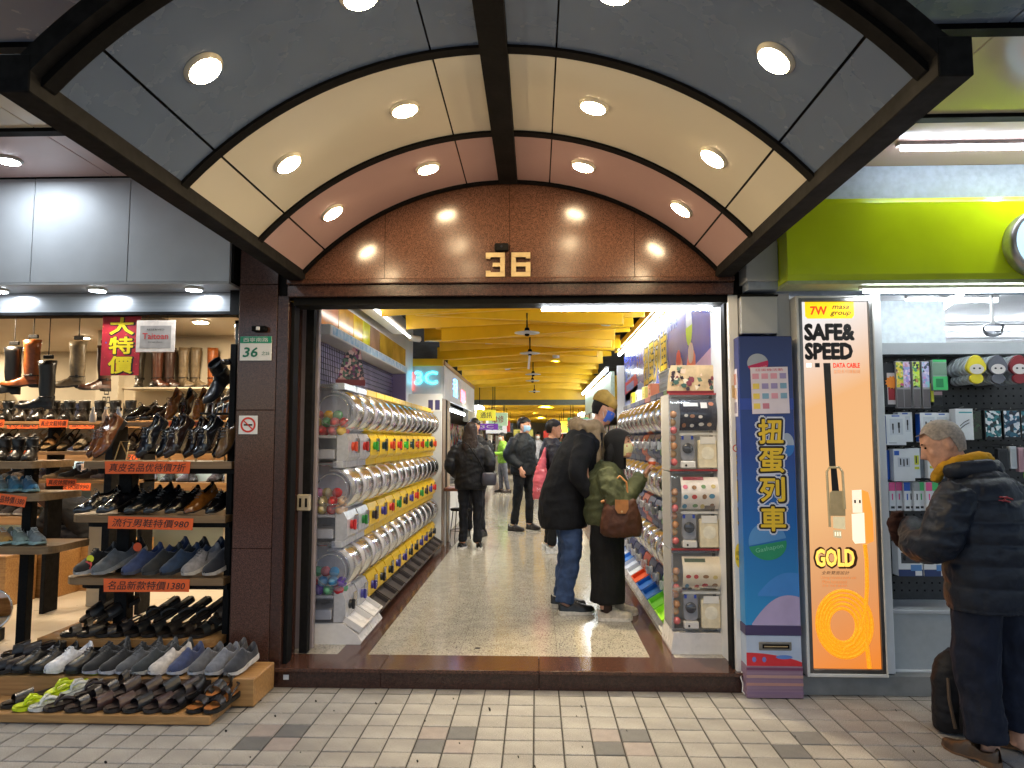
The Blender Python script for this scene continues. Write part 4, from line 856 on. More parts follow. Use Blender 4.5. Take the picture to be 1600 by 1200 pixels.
# shop interior left: lit shelves and counters
def lit_shelf(name, label, x0, x1, y0, y1, zs, seed, dirx):
    o = thing(name, label, 'display case', (0,0,0)); q = random.Random(seed)
    MB().box(min(x0,x1),max(x0,x1),y0,y1,zs[0]-.3,zs[0]-.02).build('plinth', M_cwall, o)
    xb = x1; MB().box(xb-.02,xb,y0,y1,zs[0]-.02,zs[-1]+.35).build('back_panel', M_white, o)
    for z in zs:
        s_ = MB().box(min(x0,x1-.021),max(x0,x1-.021),y0,y1,z-.02,z).build('shelf', M_white, o); y = y0+.05
        while y < y1-.12:
            w_ = q.uniform(.06,.16); h = q.uniform(.07,.2); c = q.choice([(40,44,60),(210,215,220),(60,70,90),(150,60,60),(90,150,190),(230,230,235),(30,30,34),(200,180,90)])
            MB().box(x0+.05 if x1 > x0 else x0-.2, x0+.2 if x1 > x0 else x0-.05, y, y+w_, z+.001, z+h).build('goods_box', pmat(*c), s_); y += w_+q.uniform(.02,.08)
    return o
lit_shelf('wall_display', 'lit white display shelving inside the phone shop on the left', -2.3,-2.7,10.4,14.3,(.8,1.15,1.5,1.85),3,1)
for y0, y1, nm in ((10.45,12.2,'near'),(12.3,14.3,'far')):
    o = thing('glass_counter', 'white glass-topped counter, %s one along the left of the corridor' % nm, 'counter', (0,0,0)); MB().bbox(-1.78,-1.36,y0,y1,.12,.78,.01).build('body', M_white, o); MB().bbox(-1.78,-1.34,y0,y1,.785,1.02,.004).build('glass_case', clear('case_glass'), o)
    for k in range(8): MB().bbox(-1.7,-1.45,y0+.08+k*.2,y0+.2+k*.2,.786,.80,.003).build('phone', pmat(30,30,36), o)
tube_light('fluorescent_tube', (-1.45,9.9,2.06), (-1.45,14.3,2.06), .02, M_tube, 'white fluorescent tube under the phone shop fascia on the left')
tube_light('fluorescent_tube', (-2.1,10.0,2.5), (-2.1,14.3,2.5), .02, M_tube, 'white fluorescent tube inside the phone shop on the left')
# stool table by the shop corner
o = thing('bar_table', 'small table with reddish wood top beside the phone shop corner', 'table', (-1.16,9.95,.12)); MB().bbox(-.1,.16,-.25,.25,.74,.78,.006).build('top', mat('red_wood',(.3,.1,.045),.35,col2=(.2,.06,.03),scale=5,stretch=(8,.6,8)), o)
for a in (-.08,.14):
    for b in (-.22,.22): MB().cyl((a,b,0),(a,b,.74),.012,n=8).build('leg', M_cwall, o)
o = thing('wire_stool', 'black wire-legged stool beside the phone shop corner', 'stool', (-1.10,10.35,.12)); MB().lathe([(.001,.45),(.14,.45),(.15,.44),(.14,.42),(.001,.42)], n=20).build('seat', M_black, o)
for k in range(4):
    a = k*math.pi/2+.6; MB().tube([(.12*math.cos(a),.12*math.sin(a),.42),(.17*math.cos(a),.17*math.sin(a),0)], .007, 6).build('leg', M_black, o)
MB().tube([(.15*math.cos(a*math.pi/8),.15*math.sin(a*math.pi/8),.14) for a in range(16)], .005, 5, closed=True).build('foot_ring', M_black, o)
# ---- right wall: long blue capsule-train sign
sg = thing('blue_wall_sign', 'long blue printed sign with yellow Chinese lettering above the right machines', 'sign', (1.352,7.9,2.42))
MB().bbox(-.02,0,-2.8,2.85,-.38,.38,.003).build('board', mat('sign_blue_print', rgb(58,82,176), .22, col2=rgb(78,100,200), scale=1.5), sg)
MB().bbox(-.03,-.02,-2.8,2.85,-.385,-.37,.001).build('frame', mat('pale_metal',(.6,.6,.62),.3,metal=.5), sg); MB().bbox(-.03,-.02,-2.82,-2.8,-.385,.38,.001).build('frame', MATS['pale_metal'], sg)
RZ = R(-90)
def sgp(name, pts, m, x=-.0215): return MB().add([(x,p[0],p[1]) for p in pts], [list(range(len(pts)))]).build(name, m, sg)
def ell(cy, cz, ry, rz_, a0=0, a1=2*math.pi, n=24): return [(cy+ry*math.cos(a0+(a1-a0)*i/n), cz+rz_*math.sin(a0+(a1-a0)*i/n)) for i in range(n+1)]
sgp('pink_ground', [(-2.8,-.36),(-2.8,-.12),(-1.5,-.3),(-.3,-.36)], pmat(214,170,196)); sgp('pale_cloud', [(2.8,-.36),(2.8,-.2),(1.2,-.12),(.2,-.3),(0,-.36)], pmat(150,170,225))
for k, ch_ in enumerate('扭蛋列車'):
    y = .70-.40*k
    letter('lettering_outline', ch_, pmat(220,225,240), sg, (-.0225,y,.02), .56, .46, .085, 0, (0,0,RZ)); letter('lettering_shadow', ch_, M_ink, sg, (-.024,y,.02), .50, .40, .05, 0, (0,0,RZ)); letter('lettering', ch_, pmat(238,205,30), sg, (-.0255,y,.02), .46, .37, .022, 0, (0,0,RZ))
letter('lettering', 'ON TIME', pmat(190,205,245), sg, (-.0225,-.95,.25), .1, .5, .01, 0, (0,0,RZ)); letter('lettering', '扭蛋機專賣', pmat(200,215,250), sg, (-.0225,2.1,.12), .1, .6, 0, 0, (0,0,RZ)); letter('lettering', 'CAPSULE TOY', pmat(200,215,250), sg, (-.0225,2.3,-.0), .06, .5, 0, 0, (0,0,RZ))
sgp('capsule_top', ell(-1.72,.12,.13,.17,0,math.pi), pmat(230,235,240)); sgp('capsule_bottom', ell(-1.72,.12,.13,.17,math.pi,2*math.pi), pmat(190,215,40))
for y, c1, c2 in ((-1.25,(240,190,170),(226,90,60)),(-1.78,(236,120,80),(230,205,190))):
    sgp('figure_print', [(y-.17,-.36),(y-.17,-.16),(y-.05,-.06),(y+.1,-.1),(y+.17,-.2),(y+.17,-.36)], pmat(*c1)); sgp('figure_print', ell(y,-.12,.11,.09), pmat(*c2), -.0225)
sgp('train_print', [(2.75,-.3),(2.75,-.02),(1.6,.02),(1.45,-.1),(1.42,-.3)], pmat(200,50,60)); sgp('train_window', [(2.6,-.16),(2.6,-.07),(1.8,-.05),(1.8,-.16)], pmat(120,140,200), -.0225)
tube_light('fluorescent_tube', (1.26,5.2,2.84), (1.26,10.8,2.84), .018, M_tube, 'long white fluorescent tube along the top of the blue wall sign')
tube_light('fluorescent_tube', (.03,4.76,2.435), (1.19,4.76,2.435), .014, glow('entrance_tube',(.88,.94,1),66), 'white fluorescent tube just behind the entrance lintel at the right')
MB().box(1.2,1.35,5.1,10.85,2.88,2.96).build('cable_tray', M_yellow, cc)
# right side shops beyond
r3 = thing('right_shop_unit', 'white lit shop unit beyond the right machine row', 'shop', (0,0,0)); MB().box(1.25,1.9,10.95,11.02,.12,2.7).build('end_wall', M_cwall, r3); MB().bbox(1.16,1.22,11.05,16.9,2.15,2.62,.005).build('sign_fascia', mat('mint_fascia',(.5,.65,.55),.4), r3); MB().bbox(1.22,1.7,11.05,16.9,.12,.95,.006).build('counter', M_cwall, r3)
tube_light('fluorescent_tube', (1.1,11.0,2.64), (1.1,16.8,2.64), .02, M_tube, 'white fluorescent tube along the shop fascia on the right')
lit_shelf('wall_display', 'crowded display shelving in the shop on the far right', 2.3,2.7,11.1,16.8,(.9,1.3,1.7),8,-1)
# far clutter: hanging and standing signs
fs = [(-1.1,15.6,2.1,.42,.24,(240,225,60),'yellow'),(-1.12,16.2,1.86,.5,.14,(120,60,170),'purple'),(-1.0,18.6,2.1,.5,.34,(200,230,190),'pale green'),(-1.15,20.5,1.95,.6,.4,(225,225,230),'white'),(-1.2,23,2.0,.7,.35,(190,60,50),'red'),(-1.2,26,2.0,.7,.35,(60,70,80),'dark grey'),(1.15,18.2,1.9,.6,.4,(220,230,235),'pale blue'),(1.2,20.5,2.0,.6,.4,(50,140,90),'green'),(1.15,23.5,2.0,.7,.4,(230,200,60),'gold'),(1.2,27,2.0,.7,.4,(225,225,230),'silver white'),(.7,30,1.8,.8,.3,(210,70,60),'scarlet'),(-.6,33,1.9,.9,.3,(235,225,120),'cream yellow')]
for i, (x, y, z, w_, h, c, n_) in enumerate(fs):
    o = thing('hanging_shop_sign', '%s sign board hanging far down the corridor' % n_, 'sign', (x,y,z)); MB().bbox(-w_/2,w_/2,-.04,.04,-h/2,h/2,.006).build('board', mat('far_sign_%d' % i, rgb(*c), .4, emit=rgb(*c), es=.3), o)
    for s_ in (-1,1): MB().cyl((s_*w_*.35,0,h/2),(s_*w_*.35,0,3.1-z),.008,n=6).build('hanger', M_dark, o)
    letter('writing', ['通訊','3C','維修','手機','特價','服飾','公仔','玩具','茶','票','鞋','電玩'][i], pmat(*[(40,40,50),(235,235,235),(200,60,50),(60,140,80)][i % 4]), o, (0,-.042,0), h*.55, w_*.6, .01)
for i, (x, y, c, n_) in enumerate(((-1.6,18.5,(235,238,240),'white'),(-1.7,21.5,(150,190,220),'pale blue'),(-1.6,25,(60,60,70),'dark'),(-1.6,30,(200,190,160),'beige'),(1.55,18.3,(36,150,90),'green'),(1.6,21.5,(200,205,210),'grey'),(1.6,25.5,(70,80,120),'navy'),(1.5,30,(220,180,80),'ochre'))):
    lit_shelf('goods_rack', '%s goods rack standing far down the corridor' % n_, x-.35 if x < 0 else x+.1, x-.1 if x < 0 else x+.45, y, y+2.4, (.5,.95,1.4), 20+i, 1)
for i, y in enumerate((19.5,25,33)):
    for sx in (-1,1): tube_light('fluorescent_tube', (sx*1.6,y,2.5), (sx*1.6,y+2,2.5), .03, M_tubew, 'far corridor fluorescent tube, %s pair, on the %s' % (ORD[i], 'left' if sx < 0 else 'right'), 'far corridor tubes')
o = thing('standing_sign', 'purple and blue standing sign with white character behind the couple', 'sign', (.30,10.95,.12)); MB().bbox(-.17,.17,-.12,.12,0,.55,.01).build('body', mat('purple_print',rgb(110,30,150),.35), o); MB().prism([(-.17,0.003),(.17,.003),(.17,.2),(-.17,.12)], -.1215,-.1205,'y').build('blue_wave', pmat(40,140,225), o); letter('writing', '夏', M_white, o, (-.08,-.122,.36), .14, .14, .01)

# far shop fronts, one board and counter each
for i, y in enumerate((17.5,22.5,27.5,32.5,37.5)):
    for sx, sd in ((-1,'left'),(1,'right')):
        c = [(235,236,230),(240,214,90),(225,232,236),(236,196,150),(240,238,232)][(i+(sx > 0)*2) % 5]
        o = thing('far_shop_front', 'shop front %s beyond the dark beam, %s side of the corridor' % (ORD[i], sd), 'shop', (sx*1.75,y,0)); MB().bbox(-.06,.06,.05,4.9,2.02,2.6,.006).build('sign_board', pmat(*c), o); MB().bbox(.0 if sx > 0 else -.5,.5 if sx > 0 else 0,.1,4.8,.12,.95,.006).build('counter', M_cwall, o); MB().box(sx*.55-.03,sx*.55+.03,.1,4.8,.96,2.0).build('goods_wall', print_mat('far_goods', [(230,226,220),(200,90,80),(90,130,180),(240,214,120),(60,60,70),(180,200,190),(236,236,236),(120,90,140)], 7), o)
# ================================================================ CAPSULE MACHINES
M_clear = clear('clear_plastic', (.98,.98,1), .05, .12, .03, 1.28); M_clearw = clear('clear_plastic_thick', (.95,.96,.98), .1, .1, .25)
M_dome = clear('dome_plastic', (.97,.97,.98), .05, .22, .40, 1.14)
mat('milky_capsule',(.75,.6,.58),.12)
M_print = print_mat('capsule_card_print', [(226,220,224),(176,168,184),(206,176,164),(150,150,178),(232,226,214),(190,110,110),(130,146,180),(240,238,240)], 55)
M_print2 = print_mat('bright_card_print', [(236,224,196),(228,190,150),(190,60,70),(90,150,170),(240,236,226),(210,160,70),(120,170,110),(240,230,200)], 75)
M_yel = mat('yellow_machine_plastic', rgb(226,184,24), .35, var=.05)
M_pgrey = mat('pale_lilac_plastic', (.56,.55,.6), .4, var=.06)
M_tray = mat('dark_tray_plastic', (.055,.045,.042), .3, var=.1); M_foot = mat('machine_white_plastic', (.72,.70,.69), .28, var=.04)
M_chrome = mat('worn_chrome', (.55,.55,.56), .2, metal=1)
def half_drum(r, y0, y1, cx, cz, a0, a1, n=14):
    mb = MB(); mb.loft([[(cx+r*math.cos(a0+(a1-a0)*i/n), y, cz+r*math.sin(a0+(a1-a0)*i/n)) for i in range(n+1)] for y in (y0,y1)], ring_closed=False); return mb
W_ = .345
_mm = {}
def shared(key, fn):
    if key not in _mm: _mm[key] = fn()
    return _mm[key]
def crank_mb():
    return MB().cyl((0,0,0),(.018,0,0),.034,.03,14).bbox(.018,.04,-.009,.009,-.036,.036,.004)
def column(i, x, y, side, panel, knobs, tray, label, group, first=False):
    """capsule machine column of three tiers; local +X is the front, local y spans the width"""
    o = thing('capsule_machine', label, 'capsule machine', (x,y,.12), 0 if side > 0 else math.pi, group)
    y0, y1 = -W_/2+.003, W_/2-.003
    white = tray.name == M_foot.name or side < 0
    fp_ = [(0,0),(.425,0),(.435,.02),(.40,.07),(.30,.145),(0,.145)] if white else [(0,0),(.30,0),(.31,.02),(.30,.145),(0,.145)]
    ft = shared('foot%d' % white, lambda: MB().prism(fp_, y0+.002, y1-.002, 'y').mesh('foot', M_foot if white else M_tray)); link('foot', ft, o)
    def trm(m): return MB().bbox(0,.155,y0+.012,y1-.012,0,.012,.003).box(0,.155,y0+.012,y0+.022,.012,.045).box(0,.155,y1-.022,y1-.012,.012,.045).box(.143,.155,y0+.022,y1-.022,.012,.045).mesh('tray', m)
    link('tray', shared('tray'+tray.name, lambda: trm(tray)), o, (.275,0,.125) if not white else (.285,0,.155), (0,.55,0))
    for t in range(3):
        z = .15+.565*t; tn = ['lower','middle','upper'][t]
        link('divider', shared('div', lambda: MB().box(0,.235,y1-.004,y1,0,.56).mesh('divider', M_pgrey)), o, (0,0,z))
        link('back_panel', shared('bk', lambda: MB().box(0,.01,y0,y1-.005,0,.56).mesh('back_panel', M_pgrey)), o, (0,0,z))
        link('floor_pan', shared('pan', lambda: MB().bbox(.012,.225,y0+.004,y1-.006,.165,.185,.004).bbox(.02,.215,y0+.01,y1-.012,.015,.085,.006).mesh('floor_pan', M_foot)), o, (0,0,z))
        h = link('hopper', shared('drum', lambda: MB().loft([[(.205+.165*(1-.20*abs(u)**4)*math.cos(-1.75+3.5*k/18), u*W_*.492, .365+.165*(1-.20*abs(u)**4)*math.sin(-1.75+3.5*k/18)) for k in range(19)] for u in (-1,-.93,-.8,-.5,0,.5,.8,.93,1)], ring_closed=False).mesh('hopper', M_dome)), o, (0,0,z))
        if not first: link('card', shared('card', lambda: half_drum(.126,y0+.03,y1-.03,.205,.365,-1.6,1.5,14).mesh('card', M_print)), h)
        link('rim', shared('rim', lambda: MB().tube([(.205+.136*math.cos(-1.75+3.5*k/16),y0+.002,.365+.136*math.sin(-1.75+3.5*k/16)) for k in range(17)], .006, 6).mesh('rim', M_clearw)), h)
        link('top_plate', shared('tp', lambda: MB().bbox(.01,.235,y0,y1-.005,.53,.558,.006).mesh('top_plate', M_clearw)), o, (0,0,z))
        if t < 3: link('price_strip', shared('strip'+panel.name, lambda: MB().bbox(.205,.28,y0+.004,y1-.004,.515,.565,.004).mesh('price_strip', panel)), o, (0,0,z))
        pm = shared('pan'+panel.name, lambda: MB().prism([(.23,0),(.29,0),(.315,.03),(.315,.15),(.29,.2),(.23,.215)], y0+.012, y1-.012, 'y').mesh('crank_panel', panel))
        p = link('crank_panel', pm, o, (0,0,z))
        kc = knobs[(i*3+t) % len(knobs)]
        link('crank', shared('crank'+str(kc), lambda: crank_mb().mesh('crank', pmat(*kc, .3))), p, (.316,-.05,.105))
        link('coin_slot', shared('slot', lambda: MB().bbox(0,.012,-.045,.045,-.055,.055,.003).bbox(.012,.016,-.03,.03,-.04,-.01,.001).mesh('coin_slot', M_chrome)), p, (.316,.075,.11))
    if first:
        for t in range(3):
            z = .15+.565*t
            MB().box(.005,.235,y0-.004,y0-.001,0,.56).add([(.235,y0-.003,.22)]+[(.205+.158*math.cos(a),y0-.003,.365+.158*math.sin(a)) for a in [-1.2+2.8*k/14 for k in range(15)]]+[(.235,y0-.003,.55)], [list(range(17))]).build('clear_side', M_clear, o, (0,0,z))
            MB().tube([(.205+.11*math.cos(2*math.pi*k/24),y0-.006,.365+.11*math.sin(2*math.pi*k/24)) for k in range(24)], .004, 5, closed=True).build('side_ring', M_clearw, o, (0,0,z))
    return o
KN = [(30,30,34),(190,40,40),(200,70,40),(60,60,140),(40,130,60),(200,50,40),(60,50,130),(50,40,40),(60,170,60),(40,40,44),(70,60,150),(30,60,60)]
cg = mat('grey_clear_panel', (.45,.46,.5), .2, var=.1)
for i in range(13):
    column(i, -1.665, 5.07+W_/2+W_*i, 1, cg if i < 2 else M_yel, KN, M_foot if i < 2 else M_tray, '%s capsule machine column in the left row, %s from the entrance' % ('clear-ended' if i == 0 else 'grey-panelled' if i == 1 else 'yellow-panelled', ORD[i]), 'left row of capsule machines', i == 0)
# toy capsules in the nearest left column
rc = random.Random(4)
def capsule(x, y, z, c, lab, grp):
    o = thing('toy_capsule', lab, 'capsule', (x,y,z), group=grp, rot=(rc.uniform(0,3),rc.uniform(0,3),0))
    link('coloured_half', shared('ch%s' % str(c), lambda: MB().lathe([(.001,-.037),(.02,-.031),(.033,-.018),(.037,0),(.036,.012)], n=14).mesh('coloured_half', pmat(*c,.15))), o)
    link('clear_half', shared('cl%s' % str(c), lambda: MB().lathe([(.036,.012),(.034,.018),(.027,.028),(.014,.036),(.001,.038)], n=14).mesh('clear_half', pmat(*[int(v*.62+80) for v in c],.12))), o)
for t, cols in ((2,[((205,40,40),'red'),((205,40,40),'red'),((190,60,70),'rose red'),((220,170,40),'yellow'),((60,150,70),'green')]),(1,[((225,100,150),'pink'),((190,170,110),'olive beige'),((200,40,40),'red'),((225,180,140),'peach')]),(0,[((60,140,190),'blue'),((90,50,160),'violet'),((40,150,90),'green'),((190,50,60),'red'),((70,150,200),'sky blue')])):
    zf = .12+.15+.565*t+.187
    for k in range(15):
        c, n_ = cols[k % len(cols)]
        lay = k//8; capsule(-1.665+.05+.07*(k % 4)+.02*lay+rc.uniform(-.008,.008), 5.105+.075*((k//4) % 2)+rc.uniform(-.006,.006), zf+.034+.058*lay+(.055 if k > 11 else 0), c, '%s toy capsule in the %s hopper of the nearest left machine' % (n_, ['lower','middle','upper'][t]), '%s toy capsules in the %s hopper' % (n_, ['lower','middle','upper'][t]))
# display card standing on the left row
o = thing('display_card', 'folded dark patterned display card standing on the nearest left machine', 'card', (-1.44,5.45,1.975), R(20)); MB().prism([(-.11,0),(.11,0),(.075,.27),(.02,.3),(-.05,.24)], 0, .006, 'y').build('board', print_mat('dark_pattern_print', [(40,24,30),(200,170,130),(120,40,50),(60,40,40),(220,200,170),(80,100,90)], 48), o); MB().bbox(-.112,.112,-.004,.0,0,.045,.001).build('red_band', pmat(120,30,40), o)
# right row
TR = [pmat(150,220,40),pmat(120,210,50),pmat(30,120,210),pmat(30,110,200),pmat(225,90,40),pmat(220,225,235),pmat(200,210,235),pmat(60,130,220),pmat(200,210,235),pmat(60,130,220)]
PN = [mat('green_panel',rgb(90,160,70),.35),mat('green_panel',rgb(90,160,70),.35),mat('navy_panel',rgb(40,56,110),.35),mat('slate_panel',rgb(74,86,110),.35),mat('orange_panel',rgb(190,90,60),.35),mat('navy_panel',rgb(40,56,110),.35),mat('slate_panel',rgb(74,86,110),.35),mat('navy_panel',rgb(40,56,110),.35),mat('grey_panel2',rgb(130,134,140),.35),mat('navy_panel',rgb(40,56,110),.35)]
PNn = ['green','green','navy','slate','orange','navy','slate','navy','grey','navy']
for i in range(10):
    column(i, 1.355, 5.36+W_/2+W_*i, -1, PN[i], [(220,220,225),(210,212,216)], TR[i], '%s-panelled capsule machine column in the right row, %s behind the street-facing one' % (PNn[i], ORD[i]), 'right row of capsule machines')
# street-facing machine at the right jamb
sm = thing('capsule_machine', 'street-facing capsule machine tower at the right jamb with white base', 'capsule machine', (1.09,4.95,.12))
MB().prism([(-.185,0),(.185,0),(.188,.02),(.17,.14),(-.17,.14),(-.188,.02)], -.02, .34, 'y').build('foot', M_foot, sm)
for t in range(3):
    z = .15+.535*t; M0 = None
    MB().bbox(-.172,.172,.30,.32,0,.53,.003).build('back_panel', M_offwhite, sm, (0,0,z))
    MB().box(-.172,.172,.005,.30,.515,.53).build('shelf_plate', M_clearw, sm, (0,0,z)); MB().box(-.172,.172,.005,.30,0,.012).build('shelf_plate', M_clearw, sm, (0,0,z))
    cw = MB(); n = 12; prof = [(-.0-.075*math.sin(math.pi*k/n), .255+.26*k/n) for k in range(n+1)]
    cw.loft([[(x,yy,zz) for yy, zz in prof] for x in (-.172,.172)], ring_closed=False); wn = cw.build('curved_window', M_clear, sm, (0,0,z))
    pc = MB(); pc.loft([[(x,yy*.8+.012,zz) for yy, zz in prof[1:-1]] for x in (-.105,.15)], ring_closed=False); pc.build('card', [pmat(236,224,196,.3), pmat(240,232,220,.3), pmat(34,38,52,.25)][t], sm, (0,0,z))
    def on_card(name, cx, cz, rx, rz_, m_, k=10, sq=False):
        pts = [(cx+rx*a, cz+rz_*b) for a, b in (((-1,-1),(1,-1),(1,1),(-1,1)) if sq else [(math.cos(2*math.pi*q/k),math.sin(2*math.pi*q/k)) for q in range(k)])]
        MB().add([(a, -.075*math.sin(math.pi*min(1,max(0,(b-.255)/.26)))*.8+.012-.0022, b) for a, b in pts], [list(range(len(pts)))]).build(name, m_, sm, (0,0,z))
    rq = random.Random(30+t)
    if t == 2:
        for q in range(7): on_card('product_picture', -.07+.055*(q % 4)+rq.uniform(-.008,.008), .315+.06*(q//4)+rq.uniform(-.005,.005), rq.uniform(.012,.02), rq.uniform(.01,.016), pmat(*rq.choice([(214,214,210),(190,150,110),(230,226,220),(160,110,80)])))
        on_card('title', -.03,.455,.05,.012,pmat(220,222,226),sq=True); on_card('mug_picture', .06,.45,.022,.02,pmat(230,230,230),sq=True); on_card('disc_picture', .11,.46,.018,.014,pmat(190,110,70))
    else:
        for q in range(12 if t else 8): on_card('product_picture', -.075+.06*(q % 4)+rq.uniform(-.006,.006), .30+.065*(q//4)+rq.uniform(-.005,.005), rq.uniform(.014,.021), rq.uniform(.012,.019), pmat(*rq.choice([(190,60,60),(90,150,180),(230,170,90),(150,110,70),(210,190,120),(120,160,110),(230,120,140)])))
        on_card('title', -.02,.485 if t else .47,.07,.011,pmat(150,40,60) if t else pmat(70,90,70),sq=True); on_card('text_block', .09,.29,.035,.012,pmat(120,110,104),sq=True)
    MB().box(-.105,.15,-.012,-.008,.245,.262).build('shelf_edge', M_offwhite, sm, (0,0,z))
    for k in range(7):
        c = [(220,120,120),(240,200,150),(200,150,110),(230,180,150)][k % 4]; MB().ball((-.14,.02+.04*(k % 2),.06+.055*k),.026).build('capsule_inside', pmat(*c,.2), sm, (0,0,z))
    kp = MB(); kp.prism(rrect(-.098,-.005,.07,.245,.03), -.012,.02,'y').build('dial_panel', mat('dial_grey',(.26,.27,.31),.3), sm, (0,0,z))
    MB().lathe([(.036,0),(.036,.012),(.03,.02),(.001,.02)], n=20, M=T(-.052,-.012,.155,rx=math.pi/2)).bbox(-.084,-.02,-.04,-.03,.148,.163,.004).build('dial', mat('dial_dark',(.1,.11,.13),.2,metal=.4), sm, (0,0,z))
    for k in (-.085,-.02): MB().bbox(k-.008,k+.008,-.0145,-.012,.215,.24,.001).build('blue_label', pmat(40,70,170), sm, (0,0,z))
    MB().bbox(-.1,-.003,-.04,.01,.02,.068,.006).build('coin_box', M_offwhite, sm, (0,0,z)); MB().cyl((-.07,-.041,.04),(-.07,-.043,.04),.007).build('lock', M_dark, sm, (0,0,z))
    ob = MB(); ob.bbox(.018,.145,-.025,.015,.02,.21,.006); b_ = ob.build('outlet', mat('outlet_beige',(.74,.67,.5),.35), sm, (0,0,z)); MB().prism(rrect(.04,.125,.08,.165,.035), -.027,-.0255,'y').build('outlet_flap', mat('outlet_light',(.85,.82,.7),.25), b_); MB().bbox(.03,.135,-.03,-.0255,.185,.235,.002).build('price_label', M_white, b_)
    for sx in (-.1745,.1725): MB().box(sx,sx+.002,.0,.30,0,.53).build('clear_side', M_dome, sm, (0,0,z))
    for sx in (-.168,.168): MB().bbox(sx-.006,sx+.006,-.004,.008,0.013,.514,.002).build('corner_post', M_clearw, sm, (0,0,z))
    MB().box(-.172,.172,-.02,.0,.0,.012).build('red_strip', pmat(150,50,50), sm, (0,0,z+.535) if t < 2 else (0,0,z+.523))
o = thing('topper_card', 'dark patterned picture card standing on the street-facing machine', 'card', (1.085,4.99,1.875)); MB().prism([(-.172,0),(.165,0),(.165,.15),(.15,.2),(-.14,.2),(-.16,.12)], 0, .005, 'y').build('board', mat('topper_base', rgb(196,170,130), .4, var=.2, scale=14), o)
rt = random.Random(9)
for q in range(46):
    x, z = rt.uniform(-.15,.145), rt.uniform(.03,.185); r_ = rt.uniform(.008,.026)
    if abs(x) > .135 and z > .14: continue
    n_ = rt.choice((3,4,5,7)); a0 = rt.uniform(0,6)
    MB().add([(x+r_*rt.uniform(.6,1.2)*math.cos(a0+2*math.pi*k/n_),-.0012-.00012*q,z+r_*rt.uniform(.6,1.2)*math.sin(a0+2*math.pi*k/n_)) for k in range(n_)], [list(range(n_))]).build('colour_patch', pmat(*rt.choice([(50,34,40),(40,30,36),(60,44,50),(226,214,190),(90,110,90),(120,50,60),(220,190,160),(60,90,80),(236,226,206)])), o)
MB().bbox(-.173,.166,-.003,-.0005,0,.02,.0005).build('red_band', pmat(110,24,34), o)
# perforated basket and figure boxes on the right row
o = thing('perforated_basket', 'white perforated plastic basket standing on the right machine row', 'basket', (1.2,6.15,1.96), R(-90))
bb = MB()
for k in range(9): bb.bbox(-.22+k*.054,-.20+k*.054,-.1,-.094,.0,.17,.001)
for k in range(5): bb.bbox(-.23,.24,-.101,-.093,.0+k*.038,.014+k*.038,.001)
bb.build('front_lattice', M_white, o); MB().bbox(-.24,.25,-.11,.1,.17,.185,.003).box(-.23,.24,.09,.1,0,.17).box(-.23,-.225,-.09,.09,0,.17).box(.235,.24,-.09,.09,0,.17).build('rim_and_walls', M_white, o); MB().bbox(-.18,.2,-.06,.07,.0,.12,.01).build('lime_contents', pmat(150,215,50), o)
for i, (y, c, n_) in enumerate(((7.0,(235,150,110),'orange'),(7.4,(236,225,120),'pale yellow'),(7.9,(220,225,235),'white'),(8.3,(226,220,60),'bright yellow'),(5.7,(160,210,60),'lime'))):
    o = thing('figure_box', '%s toy box standing on the right machine row' % n_, 'box', (1.16,y,1.96)); MB().bbox(-.05,.05,-.09,.09,0,.14,.004).build('box', pmat(*c), o); MB().box(-.0515,-.0502,-.05,.05,.03,.1).build('picture', M_print2, o)
o = thing('age_sticker', 'oval yellow printed sticker on the white right jamb', 'sticker', (1.268,4.568,.83)); MB().add([(.026*math.cos(a*math.pi/12),-.0,.075*math.sin(a*math.pi/12)) for a in range(24)], [list(range(24))]).build('sheet', pmat(236,205,50), o); letter('writing', '扭蛋', M_ink, o, (0,-.0015,.015), .025, .035); letter('writing', '8-99', M_ink, o, (0,-.0015,-.02), .018, .035)
o = thing('jamb_switch', 'small brass switch plate on the white right jamb', 'switch', (1.268,4.569,1.86)); MB().bbox(-.02,.02,-.006,0,-.04,.04,.002).build('plate', M_brass, o); MB().box(-.006,.006,-.008,-.006,-.02,.02).build('slot', M_dark, o)
o = thing('jamb_no_smoking_sticker', 'tiny round no-smoking sticker on the white right jamb', 'sticker', (1.268,4.568,1.5)); disc(.024,0,20).build('sheet', pmat(190,60,50), o); disc(.018,-.0012,20).build('face', M_white, o)
# ================================================================ KIOSK, LIGHT BOX, ACCESSORY SHOP
def ramp_mat(name, stops, z0, z1, rough=.3, axis=2, emit=0.):
    m = bpy.data.materials.new(name); m.use_nodes = True; n = m.node_tree; p = n.nodes['Principled BSDF']; lk = n.links.new
    tc = node(n,'ShaderNodeTexCoord'); sp = node(n,'ShaderNodeSeparateXYZ'); lk(tc.outputs['Object'], sp.inputs[0]); mr = node(n,'ShaderNodeMapRange'); mr.inputs[1].default_value = z0; mr.inputs[2].default_value = z1; lk(sp.outputs[axis], mr.inputs[0])
    r = node(n,'ShaderNodeValToRGB'); e = r.color_ramp.elements
    while len(e) < len(stops): e.new(.5)
    for i, (q, c) in enumerate(stops): e[i].position = q; e[i].color = rgb(*c)+(1,)
    lk(mr.outputs[0], r.inputs[0]); lk(r.outputs[0], p.inputs['Base Color']); p.inputs['Roughness'].default_value = rough
    if emit: lk(r.outputs[0], p.inputs['Emission Color']); p.inputs['Emission Strength'].default_value = emit
    MATS[name] = m; return m
